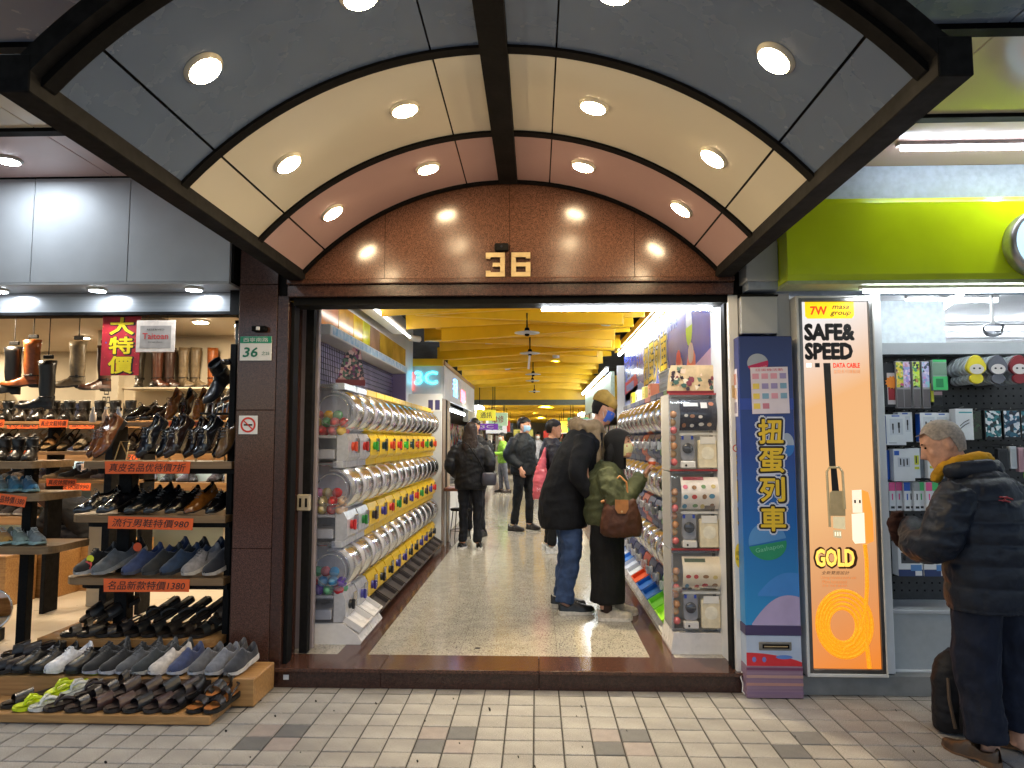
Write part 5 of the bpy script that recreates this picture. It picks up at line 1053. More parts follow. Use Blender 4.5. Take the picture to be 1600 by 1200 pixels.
# --- the blue printed kiosk (its print runs from navy at the top to sky blue)
kio = thing('blue_kiosk', 'tall blue printed kiosk with yellow Chinese lettering beside the right jamb', 'kiosk', (1.432,4.46,0))
M_kb = ramp_mat('kiosk_print', [(0,(40,140,200)),(.35,(24,100,180)),(.6,(24,60,140)),(1,(22,36,96))], .42, 2.2)
MB().bbox(-.165,.165,0,.29,.43,2.2,.004).build('printed_body', M_kb, kio)
MB().bbox(-.168,.168,-.002,.29,.372,.43,.002).build('purple_band', pmat(62,50,90), kio); MB().bbox(-.165,.165,0,.29,.19,.371,.003).build('white_band', pmat(176,190,212), kio)
MB().bbox(-.168,.168,-.003,.29,0.004,.19,.003).build('striped_base', mat('mauve_stripes', rgb(150,124,142), .4, col2=rgb(120,92,116), scale=7, stretch=(.05,.05,6)), kio)
for z, c in ((.175,(110,60,90)),(.13,(176,140,130)),(.085,(176,130,120)),(.035,(130,104,130))): MB().box(-.169,.169,-.0045,-.0035,z-.008,z+.008).build('stripe', pmat(*c), kio)
def kp(name, pts, m, y=-.0012): return MB().add([(p[0],y,p[1]) for p in pts], [list(range(len(pts)))]).build(name, m, kio)
kp('train_print', [(-.165,.192),(.165,.192),(.165,.215)]+[(.165-.33*k/10, .215+.055*math.sin(math.pi/2*k/10)**.8) for k in range(1,11)], pmat(205,40,50)); kp('train_window', ell(.06,.245,.05,.012), pmat(90,130,200), -.002); kp('train_window', ell(-.06,.23,.012,.016), pmat(110,120,190), -.002); kp('train_window', ell(-.12,.23,.012,.016), pmat(110,120,190), -.002)
b = MB().bbox(-.09,.105,-.008,0,.285,.335,.003).build('outlet_slot', mat('slot_frame',(.2,.19,.17),.35,metal=.5), kio); MB().box(-.07,.09,-.0095,-.008,.297,.322).build('slot_mouth', M_black, b); MB().box(-.06,.08,-.011,-.0095,.306,.312).build('slot_bar', M_brass, b)
kp('cloud_print', [(.163,.432),(.163,.60)]+[(.163-.29*k/12, .60+.03*math.sin(k/12*math.pi)-.16*(k/12)**2) for k in range(1,13)]+[(-.127,.432)], pmat(172,158,196))
kp('pale_wave', [(.163,.605),(.163,.74)]+[(.163-.25*k/12, .74+.02*math.sin(k/12*math.pi)-.12*(k/12)**2) for k in range(1,13)]+[(-.087,.605)], pmat(60,130,205), -.0009)
kp('light_band', [(-.164,1.74),(.164,1.74),(.164,1.81),(-.164,1.81)], pmat(44,70,160))
kp('capsule_top', ell(-.05,2.03,.065,.06,.3,math.pi+.3), pmat(150,160,176)); kp('capsule_bottom', ell(-.05,2.03,.065,.06,math.pi+.3,2*math.pi+.3), pmat(170,30,80))
letter('writing', 'Gashapon', pmat(230,180,200), kio, (-.045,-.0022,2.0), .016, .1, 0, 0, (0,-.25,0))
kp('capsule_top', ell(.115,1.52,.045,.075,0,math.pi), pmat(150,164,186)); kp('capsule_bottom', ell(.115,1.52,.045,.07,math.pi,2*math.pi), pmat(40,110,190))
kp('capsule_top', ell(-.02,.93,.115,.12,.2,math.pi+.2), pmat(80,140,200)); kp('capsule_bottom', ell(-.02,.92,.115,.10,math.pi+.2,2*math.pi+.2), pmat(30,140,100)); letter('writing', 'Gashapon', pmat(120,190,160), kio, (-.01,-.0022,.89), .035, .17, 0, 0, (0,-.2,0))
for k, ch_ in enumerate('扭蛋列車'):
    z = 1.605-.178*k; x = .018
    letter('lettering_outline', ch_, pmat(200,206,226), kio, (x,-.002,z), .20, .20, .10); letter('lettering_shadow', ch_, M_ink, kio, (x,-.003,z), .178, .178, .065); letter('lettering', ch_, pmat(226,190,40), kio, (x,-.004,z), .152, .152, .028)
o = thing('notice_sheet', 'white printed notice sheet taped on the front of the blue kiosk', 'notice', (1.452,4.4565,1.86), rot=(0,-.02,0)); MB().bbox(-.115,.115,-.001,0,-.145,.145,.0004).build('sheet', pmat(214,206,220), o)
rk = random.Random(2)
for k in range(14):
    x, z = -.085+.056*(k % 4), .09-.062*(k//4); c = [(210,150,170),(226,200,90),(150,140,190),(190,120,140),(120,160,190)][rk.randrange(5)]
    MB().box(x-.02,x+.02,-.0022,-.0012,z-.018,z+.016).build('picture', pmat(*c), o)
letter('writing', '扭蛋機活動', pmat(200,90,110), o, (0,-.002,.128), .016, .17)
lf = RZ
for k, ch_ in enumerate('扭蛋列車'): letter('side_lettering', ch_, pmat(226,190,60), kio, (-.1665,.15,1.55-.16*k), .13, .10, .03, 0, (0,0,lf)); letter('side_lettering_outline', ch_, M_ink, kio, (-.1655,.15,1.55-.16*k), .15, .125, .07, 0, (0,0,lf))
o = thing('notice_sheet', 'white printed notice sheet on the left side of the blue kiosk', 'notice', (1.2655,4.61,1.85)); MB().box(-.0015,0,-.11,.11,-.15,.15).build('sheet', pmat(206,200,210), o)
for k in range(6): MB().box(-.0028,-.0018,-.09+.095*(k % 2),-.01+.095*(k % 2),.05-.09*(k//2),.12-.09*(k//2)).build('picture', pmat(*[(190,130,110),(140,130,150),(200,160,120)][k % 3]), o)
o = thing('cable_bundle', 'loose white cable hanging from the kiosk to the step corner', 'cable', (0,0,0)); MB().tube([(1.262,4.55,.13),(1.25,4.535,.10),(1.262,4.53,.06),(1.255,4.525,.02),(1.27,4.50,.006)], .004, 6).build('cable', M_white, o)
o = thing('grey_wall_box', 'pale grey metal box above the blue kiosk', 'box', (0,0,0)); MB().bbox(1.305,1.535,4.52,4.75,2.225,2.465,.004).build('housing', M_grey, o); MB().box(1.30,1.54,4.515,4.75,2.466,2.476).build('lid', M_dark, o)
o = thing('white_side_panel', 'plain white panel strip between kiosk and light box', 'panel', (0,0,0)); MB().bbox(1.55,1.64,4.60,4.75,.12,2.5,.003).build('panel', M_cwall, o)

# --- backlit advertisement
lb = thing('backlit_advert_box', 'tall orange backlit advertisement box for a gold data cable', 'light box', (1.885,4.50,0))
M_alu = mat('brushed_aluminium', (.16,.155,.15), .3, metal=.8)
fr_ = [(-.245,-.228,.12,2.46),(.228,.24,.12,2.46),(-.228,.228,.12,.14),(-.228,.228,2.446,2.46)]
for x0, x1, z0, z1 in fr_: MB().bbox(x0,x1,-.01,.18,z0,z1,.003).build('outer_frame', M_offwhite, lb)
for x0, x1, z0, z1 in ((-.228,-.206,.14,2.446),(.206,.228,.14,2.446),(-.206,.206,.14,.165),(-.206,.206,2.424,2.446)): MB().bbox(x0,x1,-.006,.16,z0,z1,.002).build('inner_frame', M_alu, lb)
m = bpy.data.materials.new('backlit_panel'); m.use_nodes = True; n = m.node_tree; p = n.nodes['Principled BSDF']; lk = n.links.new
tc = node(n,'ShaderNodeTexCoord'); mp = node(n,'ShaderNodeMapping'); mp.inputs['Rotation'].default_value = (0,R(25),0); lk(tc.outputs['Object'], mp.inputs[0]); sp = node(n,'ShaderNodeSeparateXYZ'); lk(mp.outputs[0], sp.inputs[0])
r = node(n,'ShaderNodeValToRGB'); mr = node(n,'ShaderNodeMapRange'); mr.inputs[1].default_value = .0; mr.inputs[2].default_value = 2.2; lk(sp.outputs[2], mr.inputs[0]); e = r.color_ramp.elements
for q, c in ((.0,(255,140,36)),(.28,(255,166,78)),(.5,(255,198,138)),(.75,(254,192,132)),(1.,(232,164,110))):
    el = e[0] if q == 0 else e[1] if q == 1. else e.new(q); el.color = rgb(*c)+(1,)
lk(mr.outputs[0], r.inputs[0]); lk(r.outputs[0], p.inputs['Emission Color']); p.inputs['Emission Strength'].default_value = .57; p.inputs['Base Color'].default_value = (.03,.018,.01,1); p.inputs['Roughness'].default_value = .25; p.inputs['Specular IOR Level'].default_value = .05
MB().box(-.206,.206,.012,.15,.165,2.424).build('lit_panel', m, lb)
PW = .00368
def lx(px): return (px-1311.5)*PW
def lz(py): return 2.424-(py-470)*(2.259/575)
def lp(name, pts, mm, y=.0105): return MB().add([(lx(a),y,lz(b_)) for a, b_ in pts], [list(range(len(pts)))]).build(name, mm, lb)
def gl(r_, g_, b_, s_=1.0): return glow('backlit_%d_%d_%d' % (r_,g_,b_), rgb(r_,g_,b_), s_*.6)
lp('yellow_tab', [(1262,469),(1345,469),(1345,492),(1341,497),(1266,497),(1262,493)], gl(255,208,20)); letter('writing', '7W', gl(232,60,20), lb, (lx(1285),.0095,lz(484)), .055, .105, .03); letter('writing', 'masa\ngroup', M_ink, lb, (lx(1322),.0095,lz(485)), .07, .13, .015, .3)
letter('writing', 'SAFE&', M_ink, lb, (lx(1302),.0095,lz(519)), .112, .315, .058); letter('writing', 'SPEED', M_ink, lb, (lx(1300),.0095,lz(550)), .112, .30, .058)
lp('colour_square', [(1261,569),(1270,569),(1270,576),(1261,576)], gl(255,250,240)); lp('colour_square', [(1276,569),(1284,569),(1284,576),(1276,576)], M_ink)
letter('writing', 'DATA CABLE', gl(236,50,30), lb, (lx(1329),.0095,lz(573)), .032, .165, .04); letter('writing', '金剛系列傳輸線', gl(205,120,60,.9), lb, (lx(1329),.0095,lz(583)), .024, .165)
lp('black_cable_print', [(1290,569),(1302,569),(1305,735),(1294,735)], mat('black_braid',(.03,.027,.024),.6,bump=.5,bscale=500))
Mg = mat('champagne_metal', (.42,.36,.24), .3, metal=.6, emit=rgb(150,130,90), es=.35); Mgl = mat('pale_metal_print', (.6,.55,.42), .3, metal=.4, emit=rgb(214,196,150), es=.5)
MB().tube([(lx(a),.006,lz(b_)) for a, b_ in ((1291,828),(1289,742),(1294,735),(1310,735),(1315,742),(1317,800))], .008, 6).build('metal_loop_print', Mg, lb)
lp('black_cable_print', [(1296,735),(1306,735),(1309,774),(1297,774)], M_ink, .0098); lp('connector_print', [(1293,775),(1297,772),(1315,772),(1318,776),(1318,811),(1293,811)], Mg, .0088); lp('plug_print', [(1297,812),(1317,812),(1317,832),(1297,830)], Mgl, .0088); lp('plug_tip_print', [(1297,833),(1310,834),(1310,846),(1297,844)], gl(190,176,140,.8), .0088)
for k in range(3): lp('contact_print', [(1299+4*k,836),(1301+4*k,836),(1301+4*k,842),(1299+4*k,842)], gl(250,240,210), .008)
lp('usb_side_print', [(1346,770),(1357,774),(1363,806),(1363,850),(1350,855)], gl(250,150,60), .0098); lp('usb_block_print', [(1330,771),(1346,770),(1346,806),(1330,806)], gl(246,222,196), .0092); lp('usb_block_print', [(1328,808),(1349,806),(1349,853),(1332,854),(1328,848)], gl(250,232,206), .0092)
for k in (1333,1341): lp('usb_hole_print', [(k,786),(k+3,786),(k+3,791),(k,791)], M_ink, .0086)
letter('lettering_outline', 'GOLD', mat('dark_brown_ink',(.1,.035,.01),.5), lb, (lx(1299),.0098,lz(876)), .135, .27, .085); letter('lettering', 'GOLD', gl(255,206,90,1.2), lb, (lx(1298),.009,lz(876)), .11, .238, .04)
letter('writing', '全新雙面設計', M_ink, lb, (lx(1298),.0095,lz(899)), .022, .17, .0, .3); letter('writing', 'Using double-sided usb', gl(200,110,50,.9), lb, (lx(1303),.0095,lz(907)), .02, .21, 0, .2); letter('writing', 'More humanized', gl(200,110,50,.9), lb, (lx(1296),.0095,lz(913)), .02, .15, 0, .2); letter('writing', '安全 快速 高品質', gl(200,110,50,.9), lb, (lx(1296),.0095,lz(919)), .014, .15)
M_gold = mat('gold_braid_print', rgb(236,150,20), .45, emit=rgb(246,150,14), es=.5, bump=1., bscale=160, col2=rgb(255,196,60), scale=140)
for k, r_ in enumerate((23,28.5,34,39.5,45)):
    MB().tube([(lx(1306+2*k*.4+r_*math.cos(a*math.pi/18)),.004,lz(979-k*.5+r_*1.13*math.sin(a*math.pi/18))) for a in range(36)], .0105, 7, closed=True).build('gold_cable_print', M_gold, lb)
MB().tube([(lx(a),.001,lz(b_)) for a, b_ in ((1347,855),(1349,880),(1348,920),(1344,955),(1336,985),(1322,1006),(1306,1014))], .0115, 7).build('gold_cable_print', M_gold, lb)
MB().tube([(lx(a),.001,lz(b_)) for a, b_ in ((1341,975),(1343,1000),(1345,1020),(1347,1043))], .0125, 7).build('gold_cable_print', M_gold, lb)

# --- shell of the accessory shop
structure(MB().box(1.56,5.8,4.535,4.62,0,.115).build('shop_plinth', mat('weathered_grey_steel',(.2,.205,.2),.5,var=.15,scale=8)))
structure(MB().box(2.14,5.8,4.62,9,-.05,.1).build('accessory_shop_floor', M_grey))
cab = thing('base_cabinet', 'plain grey base cabinet under the pegboard', 'cabinet', (0,0,0)); MB().bbox(2.14,3.3,4.66,5.0,.12,.465,.004).build('door_panel', mat('cool_grey_panel',(.4,.42,.42),.35,var=.04), cab); MB().bbox(3.304,5.0,4.66,5.0,.12,.465,.004).build('door_panel', MATS['cool_grey_panel'], cab); MB().bbox(2.13,5.0,4.63,5.02,.466,.49,.004).build('top_edge', M_grey, cab); MB().bbox(2.13,5.0,4.64,4.7,.105,.12,.003).build('bottom_rail', M_white, cab)
M_peg = mat('black_pegboard', (.02,.021,.024), .5, var=.2, scale=30)
peg = thing('pegboard_wall', 'black pegboard wall of hanging phone accessories', 'pegboard', (0,0,0)); MB().box(2.2,5.2,4.93,4.95,.49,2.12).build('board', M_peg, peg)
hm = MB()
for i in range(50):
    for j in range(30):
        x, z = 2.24+.05*i, .55+.05*j
        if x < 3.7: hm.add([(x-.006,4.9295,z-.006),(x+.006,4.9295,z-.006),(x+.006,4.9295,z+.006),(x-.006,4.9295,z+.006)], [(0,1,2,3)])
stuff(hm.build('peg_holes', M_black, peg)); MB().bbox(2.2,5.2,4.80,4.95,2.12,2.2,.004).build('header_bar', M_grey, peg)
MB().bbox(2.135,2.2,4.56,4.95,.12,2.5,.004).build('end_post', M_cwall, peg)
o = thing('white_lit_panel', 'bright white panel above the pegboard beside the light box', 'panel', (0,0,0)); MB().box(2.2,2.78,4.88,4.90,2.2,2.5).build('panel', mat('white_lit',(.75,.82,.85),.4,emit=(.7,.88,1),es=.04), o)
structure(MB().box(1.56,5.8,4.50,9,2.68,2.75).build('accessory_shop_ceiling', M_cwall)); structure(MB().box(1.52,5.8,8.9,9,0,2.7).build('accessory_shop_back_wall', M_cwall)); structure(MB().box(1.51,1.55,4.83,9,0,2.7).build('accessory_shop_side_wall', M_cwall)); structure(MB().box(5.75,5.8,4.6,9,0,2.7).build('accessory_shop_far_wall', M_cwall))
for i, (p0, p1) in enumerate((((2.9,5.6,2.64),(3.6,5.6,2.64)),((3.1,6.9,2.62),(5.6,6.9,2.62)),((2.6,8.0,2.6),(5.6,8.0,2.6)),((3.05,5.1,2.6),(3.4,6.2,2.6)))):
    tube_light('fluorescent_tube', p0, p1, .016, M_tube, 'white ceiling tube inside the accessory shop, %s from the front' % ORD[i], 'ceiling tubes inside the accessory shop')
o = thing('glass_dome', 'small clear dome camera under the accessory shop ceiling', 'camera', (3.3,5.2,2.36)); MB().lathe([(.001,-.07),(.045,-.055),(.07,-.01),(.07,.02),(.03,.03)], n=18).build('dome', M_clearw, o); MB().cyl((0,0,.03),(0,0,.32),.012).build('stem', M_offwhite, o)

# --- hanging goods
def hook(o, h, d=.2): MB().cyl((0,.004,h/2+.012),(0,d,h/2+.012),.0025,n=6).build('peg_hook', M_chrome, o)
def pack(name, label, cat, px, py0, py1, wpx, y, d, faces, group=None, side=(225,228,232)):
    """hanging pack; px centre, py0..py1 its top and bottom on the shelf grid; faces: list of (u0,u1,v0,v1,material) prints"""
    x = 2.25+(px-1373)*.0041; z1 = 2.11-(py0-555)*.00413; z0 = 2.11-(py1-555)*.00413; w_ = wpx*.0041; h = z1-z0
    o = thing(name, label, cat, (x,y,(z0+z1)/2), group=group)
    MB().bbox(-w_/2,w_/2,0,d,-h/2,h/2,.003).build('pack_body', pmat(*side), o)
    for i, (u0,u1,v0,v1,mm) in enumerate(faces): MB().box(-w_/2+u0*w_,-w_/2+u1*w_,-.0012-.0004*i,-.0002,h/2-v1*h,h/2-v0*h).build('print', mm, o)
    hook(o, h, 4.93-y)
    return o
W2 = pmat(226,230,234); BL = pmat(30,90,190); DK = pmat(26,28,34); YG = print_mat('yellow_film_print',[(226,220,60),(190,200,60),(60,70,60),(226,210,90),(90,150,80),(226,226,120),(200,90,90),(230,220,80)],60); LI = print_mat('lilac_film_print',[(196,180,220),(160,150,220),(220,190,220),(90,90,120),(226,210,230),(150,190,220),(210,150,190),(200,190,230)],60); GY = pmat(96,90,92); GN = pmat(70,190,110); PK = pmat(230,90,150); YL = pmat(210,214,50); GR = pmat(150,155,160); TE = print_mat('teal_camo_print',[(20,80,96),(30,110,120),(220,226,230),(16,40,50),(40,120,130),(200,214,220),(14,60,72),(24,90,100)],52)
GA = 'packs on the top row of the pegboard'; GB = 'boxes on the second row of the pegboard'; GC = 'boxes on the third row of the pegboard'; GD = 'narrow cable boxes on the fourth row of the pegboard'
o = pack('accessory_pack', 'black and white pack with orange starburst at the left of the top row', 'package', 1388,570,637,24,4.74,.04,[(0,1,0,1,DK),(.45,1,.2,.95,pmat(200,190,190)),(.5,.95,.55,.85,pmat(150,30,40))], GA, (40,40,44))
MB().prism([((.045 if k % 2 else .034)*math.cos(k*math.pi/12),(.045 if k % 2 else .034)*math.sin(k*math.pi/12)) for k in range(24)], -.006,-.003,'y').build('orange_starburst', pmat(240,140,40), o, (.025,0,.02))
for i, (px, mm, n_) in enumerate(((1405,YG,'yellow-green printed'),(1417,LI,'lilac printed'),(1431,YG,'second yellow-green printed'),(1447,LI,'second lilac printed'))):
    pack('film_pack', '%s film pack hanging on the top row of the pegboard' % n_, 'package', px,565,640,12,4.72+.01*(i % 2),.03,[(.05,.95,.02,.56,mm),(.08,.92,.6,.98,GY)], GA, (150,148,150))
pack('film_pack', 'green topped clear pack on the top row of the pegboard', 'package', 1468,563,612,23,4.72,.03,[(.05,.95,0,.08,GN),(.05,.95,.12,.5,pmat(120,150,130)),(.0,1,.55,.98,GN),(.2,.7,.62,.9,pmat(40,130,80))], GA, (140,160,150)); pack('film_pack', 'small dark pack hanging under the green topped pack', 'package', 1468,613,636,15,4.76,.03,[(0,1,0,.25,pmat(214,180,190)),(.05,.95,.4,.95,DK)], GA, (60,64,60)); pack('yellow_strap', 'slim yellow strap pack left of the small dark pack', 'package', 1459,600,630,5,4.75,.01,[], GA, (220,220,60))
def pouch(px, col, n_, k):
    x = 2.25+(px-1373)*.0041; y = 4.66+.042*k
    o = thing('head_shaped_pouch', ('front %s hooded head-shaped card on the top row' % n_) if k == 0 else '%s head-shaped card hanging %s behind the %s front one' % ('pale edged', ORD[k-1], n_), 'hanging card', (x,y,2.0), group='%s head-shaped cards' % n_)
    head = [(.062*math.cos(a)*(1 if math.sin(a) > -.5 else .96),.05*math.sin(a)+(.03*max(0,math.sin(a))**3)+.02) for a in [2*math.pi*i/22 for i in range(22)]]
    body = [(.042*math.cos(a),.034*math.sin(a)-.052) for a in [2*math.pi*i/18 for i in range(18)]]
    c = col if k == 0 else (176,184,190)
    MB().prism(head, 0, .022, 'y').build('head', pmat(*c), o); MB().prism(body, .002, .02, 'y').build('body', pmat(*c), o)
    if k == 0:
        MB().add([(.046*math.cos(a*math.pi/10),-.0015,.033*math.sin(a*math.pi/10)+.008) for a in range(20)], [list(range(20))]).build('face', pmat(214,208,204), o)
        for s_ in (-.018,.018): MB().add([(s_+.008*math.cos(a*math.pi/5),-.003,.006*math.sin(a*math.pi/5)+.013) for a in range(10)], [list(range(10))]).build('eye', DK, o)
    if k == 5: MB().cyl((0,.01,.1),(0,4.93-y,.1),.0025,n=6).cyl((0,-.21,.1),(0,.01,.1),.0025,n=6).build('peg_hook', M_chrome, o)
for px, c, n_ in ((1517,(224,206,50),'yellow'),(1550,(92,94,104),'grey'),(1583,(130,36,44),'red')):
    for k in range(6): pouch(px, c, n_, k)
def cable_faces(): return [(0,1,0,1,W2),(.3,.7,.03,.07,BL),(.18,.86,.14,.66,pmat(206,212,220)),(.3,.38,.3,.5,DK),(.32,.36,.5,.62,DK),(.6,.7,.26,.44,DK),(.62,.68,.44,.6,DK),(.1,.5,.92,.94,GR)]
for i, (px, a, b_, wp, y, lab) in enumerate(((1393,650,698,30,4.70,'white cable box with two plugs, leftmost on the second row'),(1414,646,693,22,4.75,'white cable box just right of the leftmost on the second row'),(1448,647,694,26,4.73,'white cable box with blue edge behind the quilted-jacket person\'s head'),(1473,647,694,24,4.76,'white cable box right of that person\'s head, second row'))):
    o = pack('cable_box', lab, 'box', px,a,b_,wp,y,.06,cable_faces(), GB); MB().box(-wp*.0041/2-.0012,-wp*.0041/2-.0002,.002,.058,-.09,.09).build('blue_edge', BL, o)
o = pack('cable_box', 'tall white box with black cable drawing above the yellow scarf', 'box', 1501,641,690,27,4.71,.07,[(0,1,0,1,W2),(.2,.95,.1,.14,pmat(60,160,170))], GB)
for q in (0,1): MB().tube([(-.03,-.002,-.01-.02*q),(0,-.002,.015-.02*q),(.03,-.002,.03-.02*q)], .0025, 5).build('cable_drawing', DK, o)
pack('accessory_pack', 'dark green patterned pack between white box and teal packs', 'package', 1525,644,690,16,4.74,.04,[(.1,.9,.05,.95,print_mat('dark_green_print',[(20,40,34),(30,60,44),(16,30,26),(60,80,60),(24,44,36),(18,34,30),(40,70,50),(22,40,32)],40))], GB, (30,40,36))
for px, n_ in ((1547,'left'),(1576,'right'),(1603,'rightmost, cut-off')): pack('case_pack', '%s teal camouflage patterned case pack on the second row' % n_, 'package', px,643,690,26,4.72,.05,[(.04,.96,.03,.9,TE),(.0,1,.93,1,DK)], GB, (24,30,34))
pack('cable_box', 'white box with blue label at the left of the third row', 'box', 1402,704,754,32,4.69,.07,[(0,1,0,1,W2),(.04,.28,.06,.2,BL),(.2,.78,.27,.56,pmat(200,206,214)),(.3,.36,.3,.5,DK),(.46,.52,.32,.54,DK),(.62,.68,.3,.5,DK)], GC); pack('blue_box', 'solid blue box edge at the far left of the third row', 'box', 1381,706,752,8,4.73,.06,[], GC, (30,90,190))
pack('cable_box', 'white box with yellow panel on the third row', 'box', 1425,703,750,16,4.74,.06,[(0,1,0,1,W2),(.1,.9,.24,.55,YL),(.25,.35,.27,.5,DK),(.6,.7,.27,.5,DK),(.1,.9,.62,.7,YL)], GC); pack('cable_box', 'grey box edge between the yellow panelled boxes', 'box', 1438,703,750,9,4.76,.06,[], GC, (120,128,136)); pack('cable_box', 'white box with yellow panel below the quilted-jacket person\'s chin', 'box', 1455,704,750,24,4.72,.06,[(0,1,0,1,W2),(.1,.8,.24,.5,YL),(.2,.3,.26,.48,DK),(.5,.6,.26,.48,DK),(.1,.9,.58,.66,YL)], GC)
for i, (px, c, n_) in enumerate(((1383,PK,'pink topped'),(1396,PK,'bright pink topped'),(1406,BL,'blue topped'),(1414,GR,'plain grey'),(1421,GR,'grey topped'),(1430,GN,'green topped'),(1440,PK,'right-hand pink topped'),(1452,GN,'right-hand green topped'))):
    pack('narrow_cable_box', '%s narrow white cable box, %s from left on the fourth row' % (n_, ORD[i]), 'box', px,756,800,9.5,4.70+.02*(i % 2),.06,[(0,1,0,.3,c),(0,1,.31,1,W2),(.4,.6,.4,.62,c if c != GR else DK),(.2,.8,.84,.92,DK)], GD)
for px, n_ in ((1404,'left'),(1443,'right')):
    o = pack('headset_box', '%s white windowed headset box on the lowest hook row' % n_, 'box', px,848,899,37,4.68,.08,[(0,1,0,1,W2),(.12,.88,.3,.7,pmat(60,64,70)),(.1,.9,.62,.76,W2),(.0,1,.80,1,pmat(40,60,110)),(.5,.95,.66,.84,pmat(90,140,200)),(.68,.95,.84,.98,W2)], 'headset boxes on the lowest hook row')
    for s_ in (-.035,.035): MB().ball((s_,-.002,.01),(.012,.003,.018)).build('earbud', DK, o)
for i, (px, a, b_, wp, c, n_) in enumerate(((1560,704,738,16,(36,38,44),'black'),(1576,700,735,10,(190,195,200),'silver'),(1588,702,740,8,(190,150,160),'dusty pink'),(1600,702,726,12,(180,186,190),'pale grey'),(1600,728,750,10,(120,190,90),'green'),(1600,760,776,12,(150,160,160),'sage'),(1600,778,815,12,(70,72,76),'charcoal'))):
    pack('case_pack', '%s phone case pack right of the quilted-jacket person\'s shoulder' % n_, 'package', px,a,b_,wp,4.72,.04,[(.15,.85,.12,.9,pmat(*[max(10,v-18) for v in c]))], 'case packs at the right edge', c)
# ================================================================ PEOPLE
SK_ = 0
def catmull(P, n):
    out = []; k = len(P)
    for i in range(k-1):
        p0, p1, p2, p3 = P[max(i-1,0)], P[i], P[i+1], P[min(i+2,k-1)]
        for j in range(n):
            t = j/n; out.append(tuple(.5*((2*b)+(-a+c)*t+(2*a-5*b+4*c-d)*t*t+(-a+3*b-3*c+d)*t**3) for a,b,c,d in zip(p0,p1,p2,p3)))
    out.append(tuple(P[-1])); return out
def limb(mb, keys, n=14, sub=4, side=(1,0,0)):
    """keys: (x,y,z,rx,ry); elliptical rings swept along a smooth path"""
    K = catmull(keys, sub); rings = []
    for i, k in enumerate(K):
        c = Vector(k[:3]); t = (Vector(K[min(i+1,len(K)-1)][:3])-Vector(K[max(i-1,0)][:3])).normalized()
        sx = Vector(side); sx = (sx-t*sx.dot(t)); sx = sx.normalized() if sx.length > .05 else t.orthogonal().normalized(); sy = t.cross(sx)
        rings.append([c+sx*max(.003,k[3])*math.cos(2*math.pi*j/n)+sy*max(.003,k[4])*math.sin(2*math.pi*j/n) for j in range(n)])
    return mb.loft(rings)
def fuse(mb, vox, smooth=3, fold=0., fscale=9., quilt=0., seed=0, zfac=1.):
    """one continuous skin over overlapping volumes"""
    me = mb.mesh('fused', []); o = bpy.data.objects.new('fused', me); TMP.collection.objects.link(o)
    r = o.modifiers.new('r','REMESH'); r.mode = 'VOXEL'; r.voxel_size = vox; r.use_smooth_shade = True
    s_ = o.modifiers.new('s','SMOOTH'); s_.factor = .5; s_.iterations = smooth
    TMP.view_layers[0].update(); dg = TMP.view_layers[0].depsgraph; out = bpy.data.meshes.new_from_object(o.evaluated_get(dg), depsgraph=dg)
    bpy.data.objects.remove(o); bpy.data.meshes.remove(me)
    if fold or quilt:
        ns = [v.normal.copy() for v in out.vertices]
        for v, n in zip(out.vertices, ns):
            d = 0
            if fold:
                p = Vector((v.co.x*fscale, v.co.y*fscale, v.co.z*fscale*zfac+seed*7.3)); q = Vector((p.x*.6+p.z*.35, p.y*.6, p.z*1.5))
                ridge = 1-abs(noise.noise(q*1.3))*2.4; fine = 1-abs(noise.noise(p*2.7+Vector((3,1,seed))))*2.6
                d += fold*(noise.noise(p*.8)*.9+.55*max(ridge,-.3)+.3*max(fine,-.4)-.25)
            if quilt:
                d += quilt*(min(abs(math.sin(math.pi*v.co.z/.105))**.45, .25+abs(math.sin(2.2*math.atan2(v.co.x,v.co.y)+int(v.co.z/.105)*1.9))**.3)-.6)
            v.co += n*d
    out.polygons.foreach_set('use_smooth', [True]*len(out.polygons)); out.update(); return out
SKIN = mat('skin', rgb(206,150,120), .5, var=.12, scale=45, bump=.3, bscale=220)
def cloth(name, c, rough=.8, sheen=.25, bump=.3): return mat('cloth_'+name, tuple(v*(.8 if max(c) < 60 else 1.0) for v in rgb(*c)), rough, var=.22, scale=14, bump=.75, bscale=38, sheen=0, spec=.25)
def hand(mb, w_, d, up, side, curl=.6, k=1.):
    """palm at wrist w_, pointing along d, thumb towards side"""
    w_ = Vector(w_); d = Vector(d).normalized(); up = Vector(up); up = (up-d*up.dot(d)).normalized(); s_ = d.cross(up)*side
    limb(mb, [(*(w_-d*.02),.024*k,.02*k),(*(w_+d*.03*k),.036*k,.017*k),(*(w_+d*.075*k),.042*k,.015*k),(*(w_+d*.095*k),.038*k,.012*k)], 10, 2, s_)
    for i, (o_, L_) in enumerate(((-.031,.062),(-.011,.075),(.010,.082),(.030,.072))):
        b = w_+d*.085*k+s_*o_*k; c = curl; p1 = b+(d*math.cos(c)-up*math.sin(c))*L_*.45*k; p2 = p1+(d*math.cos(2*c)-up*math.sin(2*c))*L_*.32*k; p3 = p2+(d*math.cos(2.7*c)-up*math.sin(2.7*c))*L_*.24*k
        mb.tube([b-d*.015,b,p1,p2,p3], [.009*k,.0095*k,.009*k,.008*k,.006*k], 7)
    b = w_+d*.03*k+s_*.032*k; mb.tube([b-s_*.012*k,b,b+(d*.7+s_*.6-up*.2)*.035*k,b+(d*.95+s_*.35-up*.4)*.062*k], [.012*k,.012*k,.010*k,.007*k], 7)
